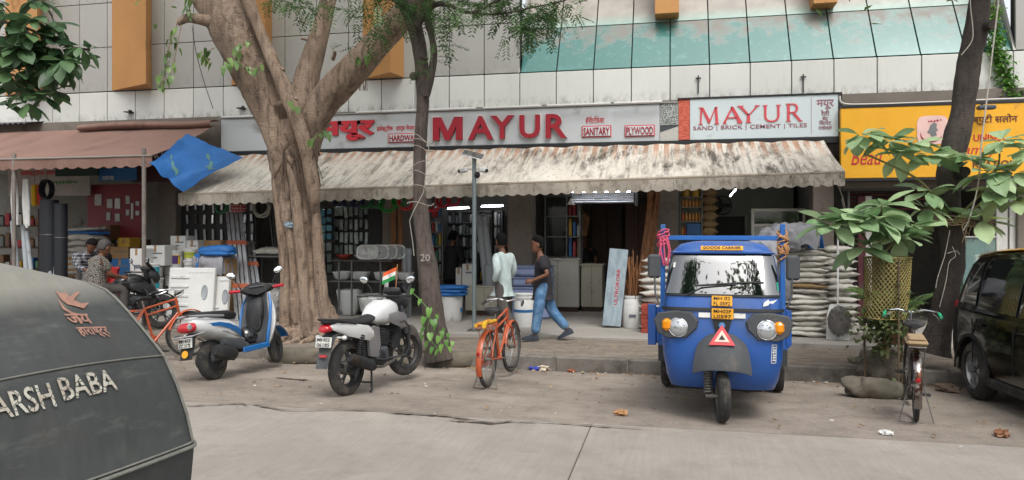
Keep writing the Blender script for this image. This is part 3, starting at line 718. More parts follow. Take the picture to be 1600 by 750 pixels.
for s in (-1, 1):
    hp = [(-.26,.05),(-.22,.12),(-.05,.15),(.10,.14),(.17,.06),(.16,-.01),(.06,-.11),(-.12,-.12),(-.22,-.07)]
    poly = [(-s*a if s > 0 else a, b) for a, b in hp]; poly = [(-x, y) for x, y in poly] if s > 0 else poly
    Mh = Matrix.Translation((WB-.03, s*.40, .895)) @ mrot(0, 0, s*9) @ FR
    px_ = [(x*s, y) for x, y in hp]; px_ = px_ if s > 0 else px_
    def outl(k, dz): return [Vector((x*s*k*-1, y*k, dz)) for x, y in hp]
    Mh = Matrix.Translation((WB-.0, s*.385, .895)) @ mrot(0, 0, s*10) @ FR
    hs_ = obj('headlight_housing', MB().loft([[Mh @ p for p in outl(1.0, -.08)], [Mh @ p for p in outl(1.0, .012)], [Mh @ p for p in outl(.93, .03)]]), M_GPL, cg, smooth=30)
    Ml = Matrix.Translation((WB+.03, s*.405, .885)) @ mrot(0, 0, s*10) @ mrot(0, 90, 0)
    obj('headlight', MB().lathe([(0,-.03),(.085,-.03),(.09,.0),(.083,.012),(.06,.03),(.03,.038),(0,.04)], 28, Ml), M_LENS, hs_)
    obj('headlight_ring', MB().torus(.088, .009, 28, 8, Ml), M_CHROME, hs_)
    obj('indicator', MB().box((WB-.005, s*.505, .905), (.09, .11, .12), rot=(0,0,s*-32), b=.03), M_AMBER, hs_)
    # mirrors
    mr = obj('mirror', MB().box((WB-.2, s*.655, 1.47), (.05, .13, .24), b=.03).tube([(WB-.12, s*.60, 1.1), (WB-.16, s*.64, 1.2), (WB-.19, s*.65, 1.42)], .009, 8), M_GPL, cg)
    obj('mirror_glass', MB().box((WB-.228, s*.655, 1.47), (.006, .11, .21), b=.003), M_MIRR, mr)
    # side door opening edge + rear bed
    obj('mudflap', MB().box((.30, s*.645, .48), (.02, .17, .28), rot=(0,8,0)), M_GPL, cg)
    wheel(cg, (0, s*.645, .245), .245, .13, .14, 'steel', M_STEEL)
wp = [cab_pt(-.16, 1.22, .03), cab_pt(.12, 1.315, .03), cab_pt(.2, 1.33, .03)]
obj('wiper', MB().tube([cab_pt(-.18, 1.195, .03), cab_pt(-.05, 1.27, .03), cab_pt(.02, 1.305, .032)], .006, 6).tube([cab_pt(-.1, 1.285, .02), cab_pt(.1, 1.325, .025), cab_pt(.28, 1.325, .025)], .011, 6), M_BPL, cg)
obj('permit_sticker', patch(-.5, -.44, 1.46, 1.51, .022, 2, 2, .003), M_WHITE, cg)
obj('green_sticker', patch(.55, .6, 1.25, 1.33, .022, 2, 2, .003), mat('sticker_green', '2f8f78', .5), cg)
obj('slash_decal', MB().prism([(0,0),(.05,.015),(.06,.035),(.09,.03),(.13,.07),(.06,.05),(.05,.07),(.01,.04)], 0, .003, Matrix.Translation(cab_pt(.24, 1.13, .008)+Vector((.02,0,-.03))) @ mrot(0,-12,0) @ FR), M_WHITE, cg, smooth=0)
# text block sticker on the offside lower panel
stk = MB()
for q in (.575, .745): stk.tube([cab_pt(u, q, .006) for u in (.385,.41,.44,.47,.495)], .003, 4)
for u in (.385, .495): stk.tube([cab_pt(u, .575, .006), cab_pt(u, .745, .006)], .003, 4)
for k in range(6):
    zz = .60+.024*k; stk.tube([cab_pt(.40+.004*(k%3), zz, .006), cab_pt(.44, zz+.006*(k%2), .006), cab_pt(.475-.006*(k%2), zz, .006)], .004, 4)
for u in (.42, .455): stk.tube([cab_pt(u, .60, .006), cab_pt(u+.004, .67, .006), cab_pt(u, .72, .006)], .003, 4)
tag(obj('panel_print', stk, M_WHITE, cg), kind='stuff')
# front mudguard and wheel
rg = []
for i in range(9):
    a = R(-8+i*17); d = [];
    for j in range(13):
        v = -1+2*j/12; rr = .36-.05*abs(v)**3
        d.append(Vector((WB+.0+rr*.95*math.sin(a)+.02, v*(.27-.06*math.sin(a)**2*0), .36+rr*1.28*math.cos(a)*(1-.06*v*v)-.02)))
    rg.append(d)
rg = [[Vector((WB-.04+x_-.10*abs(v)**2.2*(x_/.24), v*wv, z_-.05*abs(v)**3)) for v in [-1+2*j/14 for j in range(15)]] for x_, wv, z_ in ((.02,.12,.87),(.07,.18,.84),(.12,.22,.79),(.17,.245,.72),(.21,.26,.63),(.235,.268,.55),(.24,.268,.51))]
obj('front_mudguard', MB().sheet(rg, .012), M_GPL, cg, smooth=60)
wheel(cg, (WB, 0, .245), .245, .115, .14, 'steel', M_STEEL, rot=(0,0,9))
sus = MB().tube([(WB-.02, -.12, .5), (WB-.02, -.13, .24)], .018, 8)
for k in range(8): sus.torus(.038, .009, 16, 6, mat_at((WB+.01, -.125, .29+k*.026)))
obj('suspension', sus.cyl((WB, .03, .245), (WB, -.15, .245), .025), M_STEEL, cg)
obj('underbody', MB().ext(-.5, WB-.25, -.4, .4, .26, .42, b=.03), M_BPL, cg)
# load bed with posts
bx0, bx1, bw = -.62, WB-1.06, .68
bed = obj('load_bed', MB().ext(bx0, bx1, -bw, bw, .60, .66), M_BLUE, cg, smooth=0)
for s in (-1, 1):
    obj('side_panel', MB().ext(bx0, bx1, s*bw-.02, s*bw+.02, .62, 1.02, b=.006), M_BLUE, bed, smooth=0)
    for q in (.1, .5, .9): obj('panel_rib', MB().ext(bx0+(bx1-bx0)*q-.025, bx0+(bx1-bx0)*q+.025, s*bw+s*.021, s*bw+s*.05, .63, 1.01, b=.005), M_BLUE, bed, smooth=0)
    obj('post', MB().ext(bx1-.04, bx1+.012, s*(bw-.05)-.025, s*(bw-.05)+.025, .66, 1.94, b=.004), M_BLUE2, bed, smooth=0)
    obj('front_panel_edge', MB().ext(bx1-.06, bx1+.022, s*bw-.11, s*bw-.022, .60, 1.05, b=.006), M_BLUE, bed, smooth=0)
obj('front_panel', MB().ext(bx1-.04, bx1-.002, -bw+.12, bw-.12, .66, 1.05, b=.006), M_BLUE, bed, smooth=0)
obj('tail_panel', MB().ext(bx0, bx0+.04, -bw+.022, bw-.022, .66, 1.02, b=.006), M_BLUE, bed, smooth=0)
obj('top_bar', MB().ext(bx1-.03, bx1+.005, -bw+.077, bw-.077, 1.765, 1.815, b=.004), M_BLUE2, bed, smooth=0)
def rope_bundle(c, w, h, turns, tail, seed):
    rn = random.Random(seed); b = MB()
    for k in range(turns):
        zz = c[2]+h*(k/turns-.5)
        pts = [(c[0]+w*.5*math.cos(a)+rn.uniform(-.01,.01), c[1]+w*.6*math.sin(a)+rn.uniform(-.01,.01), zz+.03*math.sin(a+k)+rn.uniform(-.012,.012)) for a in [2*math.pi*i/12 for i in range(12)]]
        b.tube(pts, .009, 6, close=True)
    for k in range(3):
        dy = rn.uniform(-.06,.06)
        b.tube([(c[0]+.04, c[1]+dy, c[2]), (c[0]+.06, c[1]+dy*1.4+.02, c[2]-tail*.5), (c[0]+.05, c[1]+dy*.5+.03, c[2]-tail), (c[0]+.055, c[1]-dy, c[2]-tail*.9), (c[0]+.05, c[1]-dy*.3, c[2]-.03)], .009, 6)
    return b
# the nearside of the picture's left is +y in the local frame
rp = thing('rope', 'pink rope wound round the left post of the blue goods carrier', 'rope', cg.matrix_basis @ Vector((bx1, -bw+.05, 1.7)))
rb = rope_bundle((bx1-.014, -bw+.05, 1.80), .1, .16, 8, .32, 3); rb.v = [cg.matrix_basis @ p for p in rb.v]
obj('coil', rb, mat('rope_pink', 'c4506a', .8, bump=.4, bs=200), rp, world=True)
rp = thing('twine', 'brown twine wound round the right post of the blue goods carrier', 'twine', cg.matrix_basis @ Vector((bx1, bw-.05, 1.7)))
rb = rope_bundle((bx1-.014, bw-.05, 1.72), .085, .3, 12, .1, 5); rb.v = [cg.matrix_basis @ p for p in rb.v]
obj('coil', rb, mat('twine_brown', 'a3764c', .9), rp, world=True)
# ================================================================ bicycles
def arc_sheet(c, r, a0, a1, w, n=18, t=.003):
    rows = []
    for i in range(n+1):
        a = R(a0+(a1-a0)*i/n); rows.append([Vector((c[0]+(r-.012*(v*v))*math.cos(a), v*w/2, c[2]+(r-.012*(v*v))*math.sin(a))) for v in (-1,-.6,0,.6,1)])
    return MB().sheet(rows, t)
def bicycle(name, label, loc, rz, mfr, mfend, grip, carrier, steer=0, lean=0, sc=1, mtube=None, barrise=.0):
    t = thing(name, label, 'bicycle', loc, rz, rot=(lean, 0, rz), sc=sc)
    Rw = .345; rh = Vector((0,0,Rw)); fh = Vector((1.06,0,Rw)); bb = Vector((.47,0,.29)); st = Vector((.32,0,.80)); ht = Vector((.82,0,.90)); hb = Vector((.88,0,.66))
    F = MB()
    F.tube([bb, st], .017, 10).tube([st+(bb-st)*.03, ht+(hb-ht)*.08], .015, 10).tube([st+(bb-st)*.22, ht+(hb-ht)*.5], .014, 10).tube([bb, hb+(ht-hb)*.12], .017, 10).tube([ht, hb], .021, 10)
    for s in (-1, 1): F.tube([bb+Vector((0,s*.035,0)), rh+Vector((0,s*.055,0))], .010, 8).tube([st+Vector((0,s*.015,-.02)), rh+Vector((0,s*.055,0))], .009, 8)
    F.cyl(bb+Vector((0,-.04,0)), bb+Vector((0,.04,0)), .026)
    obj('frame', F, mfr, t)
    fk = MB()
    for s in (-1, 1): fk.tube([hb+Vector((0,s*.045,-.0)), hb+Vector((.06,s*.05,-.12)), fh+Vector((0,s*.055,0))], [.014,.013,.009], 8)
    fk.cyl(hb+Vector((0,-.05,0)), hb+Vector((0,.05,0)), .014)
    obj('fork', fk, mfr, t)
    wheel(t, rh, Rw, .042, Rw-.04, 'spoke', M_STEEL); wheel(t, fh, Rw, .042, Rw-.04, 'spoke', M_STEEL, rot=(0,0,steer))
    obj('rear_mudguard', arc_sheet(rh, Rw+.022, 55, 205, .068), mfend, t, smooth=60)
    obj('front_mudguard', arc_sheet(fh, Rw+.022, 35, 165, .064), mfend, t, smooth=60)
    obj('chain_case', MB().prism([(-.06,-.035),(.0,-.06),(.46,-.09),(.56,-.04),(.56,.05),(.48,.09),(.0,.05),(-.06,.03)], -.057, -.045, Matrix.Translation((0,0,Rw-.04)) @ mrot(90,0,0) @ Matrix.Diagonal((1,1,1,1))), mfr, t, smooth=0)
    cr = MB().cyl(bb+Vector((0,-.08,0)), bb+Vector((0,.08,0)), .009).tube([bb+Vector((0,-.075,0)), bb+Vector((.1,-.08,-.13))], .009).tube([bb+Vector((0,.075,0)), bb+Vector((-.1,.08,.13))], .009)
    obj('crank', cr, M_STEEL, t)
    obj('pedal', MB().box(bb+Vector((.1,-.125,-.13)), (.08,.09,.022), b=.006), M_BPL, t); obj('pedal', MB().box(bb+Vector((-.1,.125,.13)), (.08,.09,.022), b=.006), M_BPL, t)
    obj('seat_post', MB().cyl(st, st+Vector((-.03,0,.10)), .012), M_CHROME, t)
    sr = []
    for x, w, h in ((-.14,.03,.0),(-.13,.085,.018),(-.09,.105,.03),(-.03,.08,.024),(.05,.035,.016),(.13,.022,.01),(.15,.01,.0)):
        sr.append([Vector((st.x-.03+x, w*math.cos(a), st.z+.115+h+(.03 if math.sin(a) > 0 else .035)*math.sin(a))) for a in [2*math.pi*i/12 for i in range(12)]])
    obj('saddle', MB().loft(sr), M_SEAT, t, smooth=60)
    hx = ht+Vector((-.01,0,.09+barrise))
    bar = MB().cyl(ht, hx, .011).tube([hx+Vector((-.16,s_*.27,.0)) if k in (0,) else p for k, p in enumerate([Vector((0,0,0))])], .001) if False else MB().cyl(ht, hx, .012)
    bar.tube([hx+Vector((-.2,-.27,-.02)), hx+Vector((-.05,-.25,.02)), hx+Vector((.05,-.13,.03)), hx+Vector((.06,0,.0)), hx+Vector((.05,.13,.03)), hx+Vector((-.05,.25,.02)), hx+Vector((-.2,.27,-.02))], .0115, 8).cyl(hx, hx+Vector((.06,0,0)), .012)
    obj('handlebar', bar, M_CHROME, t)
    for s in (-1, 1):
        obj('grip', MB().cyl(hx+Vector((-.2,s*.27,-.02)), hx+Vector((-.09,s*.257,.008)), .0165), grip, t)
        obj('brake_lever', MB().tube([hx+Vector((.0,s*.2,.0)), hx+Vector((-.06,s*.24,-.03)), hx+Vector((-.15,s*.25,-.05))], .005, 6), M_CHROME, t)
    ca = MB()
    for s in (-.07, 0, .07): ca.tube([(-.30,s,.77), (.24,s,.77)], .006, 6)
    for x in (-.3, -.1, .12): ca.cyl((x,-.075,.77), (x,.075,.77), .006, n=6)
    for s in (-1, 1): ca.tube([(-.16,s*.07,.77), (0,s*.06,Rw)], .005, 6)
    obj('carrier', ca, M_STEEL if carrier else mfr, t)
    sl = MB()
    for s in (-1, 1): sl.tube([(0,s*.065,Rw), (-.10,s*.15,.008)], .006, 6)
    sl.tube([(-.10,-.16,.008), (-.10,.16,.008)], .007, 6)
    obj('stand', sl, M_STEEL, t)
    obj('reflector', MB().lathe([(0,0),(.022,0),(.022,.012),(0,.016)], 12, Matrix.Translation((-.37,0,.47)) @ mrot(0,-100,0)), M_REDL, t)
    return t
a, b = gp(762, 605), gp(800, 590)
hd = heading(a, b)
bk = bicycle('bicycle', 'orange bicycle on its stand by the kerb with yellow strap on carrier', a, 86, M_ORBIKE, M_ORBIKE, M_BPL, False, sc=.97, steer=-4)
yst = mat('strap_yellow', 'c9a21c', .7, var=.15, col2='a5502a', c2s=8)
obj('strap_roll', MB().tube([(-.3,-.05,.80), (-.1,.0,.805), (.2,.05,.80)], [.03,.036,.03], 8).tube([(-.3,.05,.80), (-.1,.04,.8), (.2,-.04,.8)], .026, 8).tube([(.1,.07,.78),(.15,.08,.62),(.2,.07,.5)], .014, 6), yst, bk)
a, b = gp(192, 574), gp(288, 561)
bicycle('bicycle', 'orange bicycle with double top tube standing left of the white scooter', Vector((a.x, a.y, gz(a.y))), 72, M_ORBIKE, M_ORBIKE, M_BPL, False, sc=1.0, steer=-22)
M_RUST = mat('rusty_black', '3a2f29', .6, .3, var=.25, dirt=.4, dcol='6b5a4c', dscale=8)
M_CHR2 = mat('worn_chrome', '8f8a86', .3, .9, col2='4a3328', c2s=9, c2p=(.45,.55))
a = gp(1431, 658); b = gp(1418, 620)
bk = bicycle('bicycle', 'old black bicycle with green grips and brown carrier pad beside tree guard', a, 77, M_RUST, M_CHR2, mat('grip_green', '0c8f62', .5), True, sc=.98, steer=6)
obj('carrier_pad', MB().box((-.06, 0, .80), (.42, .19, .045), b=.02).box((-.06, 0, .835), (.36, .15, .03), b=.012), mat('jute_pad', '9a8363', .95, bump=.6, bs=70, var=.25), bk)
obj('saddle_bag', MB().box((.18, 0, .80), (.06, .09, .07), b=.02), mat('orange_leather', 'b3662a', .6), bk)
# ================================================================ motorbikes
def motorbike(name, label, loc, rz, mb_, mside, plate_lines=None, lean=0, flag=False):
    t = thing(name, label, 'motorbike', loc, rot=(lean, 0, rz))
    RW = .31; WBm = 1.27
    wheel(t, (0,0,RW), RW, .115, .215, 'alloy', M_RIMD); wheel(t, (WBm,0,RW-.005), RW-.005, .095, .215, 'alloy', M_RIMD, rot=(0,0,-14))
    # tank
    rs = []
    for x, w, zb_, zt_ in ((.44,.07,.80,.845),(.48,.105,.75,.90),(.56,.135,.73,.965),(.68,.16,.71,1.005),(.8,.165,.71,1.01),(.9,.145,.73,.98),(.97,.10,.77,.93),(1.0,.05,.82,.89)):
        zc = (zb_+zt_)/2; hh = (zt_-zb_)/2
        rs.append([Vector((x, w*math.copysign(abs(math.cos(a))**.75, math.cos(a)), zc+hh*math.copysign(abs(math.sin(a))**.75, math.sin(a)))) for a in [2*math.pi*i/20 for i in range(20)]])
    tk = obj('fuel_tank', MB().loft(rs), mb_, t, smooth=60)
    obj('fuel_cap', MB().lathe([(0,0),(.04,0),(.04,.012),(0,.016)], 16, mat_at((.72,0,1.003))), M_CHROME, tk)
    for s in (-1, 1):
        rr = []
        for x, y, zc, hh in ((.66,.15,.80,.05),(.8,.175,.77,.085),(.95,.185,.74,.10),(1.06,.16,.72,.07),(1.12,.13,.71,.02)):
            rr.append([Vector((x, s*(y+.012*math.cos(a)), zc+hh*math.sin(a))) for a in [2*math.pi*i/10 for i in range(10)]])
        obj('tank_shroud', MB().loft(rr), mside, t, smooth=60)
        rr = []
        for x, y, zc, hh in ((-.36,.05,.80,.02),(-.28,.085,.79,.05),(-.1,.11,.745,.075),(.1,.125,.70,.085),(.26,.13,.665,.09),(.36,.12,.64,.05)):
            rr.append([Vector((x, s*(y+.02*math.cos(a)), zc+hh*math.sin(a))) for a in [2*math.pi*i/10 for i in range(10)]])
        obj('tail_panel', MB().loft(rr), mb_, t, smooth=60)
        obj('side_plate', MB().prism([(.28,.40),(.42,.36),(.50,.5),(.48,.7),(.36,.72),(.26,.6)], s*.10, s*.135, Matrix(((1,0,0,0),(0,0,1,0),(0,1,0,0),(0,0,0,1)))), M_ALLOY, t, smooth=30)
        sh = MB().cyl((.02, s*.13, .36), (.14, s*.12, .70), .014)
        for k in range(9): sh.torus(.03, .008, 14, 6, Matrix.Translation((.02+.12*(.3+.07*k), s*.13, .36+.34*(.3+.07*k))) @ mrot(0,19,0))
        obj('shock_absorber', sh, M_BPL, t)
        obj('indicator', MB().tube([(-.27, s*.06, .68), (-.27, s*.15, .68)], .012, 8).ell((-.27, s*.17, .68), (.03,.03,.025)), M_WPLAIN, t)
        obj('fork_leg', MB().cyl((WBm, s*.075, RW), (WBm-.2, s*.075, .92), .022), M_BPL, t)
        stx = Vector((WBm-.32, 0, 1.02))
        obj('grip', MB().cyl((.80, s*.38, 1.04), (.88, s*.27, 1.04), .018), M_BPL, t)
        mr = obj('mirror', MB().tube([(.92, s*.24, 1.06), (.93, s*.26, 1.13), (.90, s*.31, 1.2)], .007, 6).ell((.90, s*.33, 1.235), (.018,.065,.045), rot=(s*18,0,0)), M_BPL, t)
        obj('mirror_glass', MB().ell((.884, s*.33, 1.235), (.006,.058,.04), rot=(s*18,0,0)), M_MIRR, mr)
        obj('foot_peg', MB().cyl((.42, s*.1, .34), (.42, s*.27, .34), .014), M_BPL, t)
        obj('fork_cover', MB().cyl((WBm-.09, s*.075, .55), (WBm-.2, s*.075, .92), .028), M_GPL, t)
    rs = []
    for x, w, z, h in ((-.40,.035,.85,.015),(-.34,.08,.85,.03),(-.2,.11,.835,.04),(0,.125,.81,.045),(.2,.13,.79,.045),(.36,.12,.785,.05),(.48,.09,.82,.05),(.54,.05,.84,.02)):
        rs.append([Vector((x, w*math.cos(a), z+h*(math.sin(a) if math.sin(a) > 0 else .8*math.sin(a)))) for a in [2*math.pi*i/16 for i in range(16)]])
    obj('seat', MB().loft(rs), M_SEAT, t, smooth=60)
    obj('grab_rail', MB().tube([(.02,-.13,.80), (-.3,-.12,.87), (-.42,-.05,.89), (-.42,.05,.89), (-.3,.12,.87), (.02,.13,.80)], .012, 8), M_BPL, t)
    tl = obj('tail_lamp', MB().loft([[Vector((x, w*math.cos(a), z+h*math.sin(a))) for a in [2*math.pi*i/14 for i in range(14)]] for x, w, z, h in ((-.33,.075,.79,.05),(-.39,.07,.785,.045),(-.42,.05,.78,.03))]), M_REDL, t, smooth=60)
    obj('rear_mudguard', MB().sheet([[Vector((x+.02*(1-abs(v)), v*w, z)) for v in (-1,-.5,0,.5,1)] for x, w, z in ((-.2,.08,.74),(-.30,.085,.70),(-.36,.085,.6),(-.40,.08,.5),(-.46,.07,.37))], .006), M_GPL, t, smooth=60)
    if plate_lines: plate(t, Matrix.Translation((-.405,0,.645)) @ mrot(0,14,0) @ mrot(90,0,-90), .2, .11, plate_lines)
    obj('rear_reflector', MB().box((-.425,0,.50), (.012,.09,.03), rot=(0,14,0), b=.004), M_REDL, t)
    en = MB().box((.55,0,.36), (.38,.22,.22), b=.04).box((.70,0,.56), (.18,.17,.20), rot=(0,14,0), b=.02)
    obj('engine', en, M_GPL, t)
    for k in range(6): obj('cooling_fin', MB().box((.685+.008*k,0,.48+.032*k), (.22,.2,.008), rot=(0,14,0)), M_BPL, t)
    for s in (-1, 1): obj('crankcase_cover', MB().lathe([(0,-.03),(.095,-.03),(.1,0),(.085,.03),(.05,.04),(0,.042)], 20, Matrix.Translation((.50, s*.12, .34)) @ mrot(-s*90,0,0)), M_BPL, t)
    obj('exhaust_pipe', MB().tube([(.80,-.05,.52), (.88,-.08,.42), (.82,-.11,.27), (.55,-.13,.24), (.32,-.15,.27)], .02, 10), M_STEEL, t)
    mf = obj('muffler', MB().tube([(.34,-.155,.27), (.25,-.165,.29), (.1,-.175,.345), (-.14,-.185,.43), (-.2,-.187,.445)], [.025,.055,.062,.062,.05], 16), mat('muffler_brown', '3d3833', .5, .6, var=.2, dirt=.4), t, smooth=50)
    obj('muffler_tip', MB().tube([(-.17,-.187,.437), (-.215,-.188,.452)], .035, 14).torus(.035, .008, 20, 6, Matrix.Translation((-.215,-.188,.452)) @ mrot(0,-70,0)), M_BPL, mf)
    obj('heat_shield', MB().sheet([[Vector((x, -.175-.068*math.cos(a), z+.068*math.sin(a))) for a in [R(-50+20*i) for i in range(7)]] for x, z in ((.22,.3),(.08,.35),(-.06,.40))], .005), M_BPL, mf, smooth=60)
    obj('swing_arm', MB().tube([(.36,-.09,.33), (0,-.1,RW)], .022, 8).tube([(.36,.09,.33), (0,.1,RW)], .022, 8), M_BPL, t)
    obj('chain_cover', MB().ext(-.05,.4,.085,.105,.27,.37,b=.01), M_BPL, t)
    obj('frame', MB().tube([(WBm-.24,0,.9), (.62,0,.74), (.30,0,.70), (-.3,0,.76)], .022, 8).tube([(WBm-.24,0,.86), (.86,0,.45), (.72,0,.24), (.3,0,.26), (.28,0,.7)], .02, 8), M_BPL, t)
    obj('front_mudguard', arc_sheet((WBm,0,RW), RW+.03, 25, 165, .11), mside, t, smooth=60)
    obj('headlight_cowl', MB().loft([[Vector((x, w*math.cos(a), z+h*math.sin(a))) for a in [2*math.pi*i/16 for i in range(16)]] for x, w, z, h in ((1.02,.11,.98,.09),(1.1,.13,.95,.12),(1.2,.11,.93,.11),(1.24,.06,.92,.06))]), M_BPL, t, smooth=60)
    obj('instrument_panel', MB().box((1.0,0,1.09), (.08,.24,.09), rot=(0,-30,0), b=.025), M_BPL, t)
    obj('visor', MB().sheet([[Vector((1.03+.12*(1-k/4)*1-.02*abs(v), v*(.13-.02*k), 1.05+.045*k)) for v in (-1,-.5,0,.5,1)] for k in range(5)], .005), M_BPL, t, smooth=60)
    obj('handlebar', MB().tube([(.80,-.38,1.04), (.88,-.27,1.04), (.95,-.12,1.03), (.95,.12,1.03), (.88,.27,1.04), (.80,.38,1.04)], .012, 8), M_BPL, t)
    obj('crash_guard', MB().tube([(.82,-.08,.72), (.88,-.24,.73), (.92,-.28,.66), (.90,-.28,.42), (.86,-.26,.33), (.74,-.08,.30)], .013, 8).tube([(.82,.08,.72), (.88,.24,.73), (.92,.28,.66), (.90,.28,.42), (.86,.26,.33), (.74,.08,.30)], .013, 8), M_BPL, t)
    obj('radiator_cowl', MB().prism([(.8,.42),(.92,.40),(1.0,.62),(.9,.68)], -.13, .13, Matrix(((1,0,0,0),(0,0,1,0),(0,1,0,0),(0,0,0,1)))), M_BPL, t, smooth=0)
    obj('centre_stand', MB().tube([(.34,-.1,.27), (.26,-.15,.015), (.2,-.17,.012)], .012, 8).tube([(.34,.1,.27), (.26,.15,.015), (.2,.17,.012)], .012, 8).cyl((.28,-.13,.1), (.28,.13,.1), .01), M_BPL, t)
    obj('battery_box', MB().box((.32,0,.5), (.18,.17,.26), b=.02), M_BPL, t)
    return t
ra_ = gp(543, 618)
mbk = motorbike('motorbike', 'white motorbike with silver muffler and small flag parked between the two trees', ra_, 80, M_WSCOOT, M_ALLOY, ['MH02', '06185'], lean=-2)
fl = thing('flag', 'small Indian tricolour flag fixed to the white motorbike handlebar', 'flag', mbk.matrix_basis @ Vector((1.0,-.02,1.12)), 0)
p0 = yp(612, 465, fl.location.y)
for k, cc in enumerate(('c8562a', 'cfcfc9', '1f7a3c')):
    rows = []
    for j in (k, k+1):
        rows.append([Vector((.045-.02*j*.33-.17*i/6, -.012*math.sin(i*1.1+j*.5), .23+.035-.05*j-.045*i/6*1.6)) for i in range(7)])
    obj('stripe', MB().sheet(rows, .002), mat('flag_cloth', cc, .8), fl, smooth=60)
obj('wheel_emblem', MB().torus(.016, .002, 16, 5, mat_at((-.04,-.014,.155)) @ mrot(90,0,0)), mat('navy_print', '1f2c6b', .7), fl)
obj('staff', MB().cyl((.03,0,-.06), (.055,0,.30), .005, n=6), mat('staff_wood', 'a3744a', .7), fl)
rd_ = Vector((XP(134, 10.75), 10.75, .03))
motorbike('motorbike', 'black motorbike behind orange bicycle with seated man in patterned shirt', rd_, 62, mat('gloss_black', '151517', .25, coat=.5, dirt=.2), M_BPL, None, lean=-3)
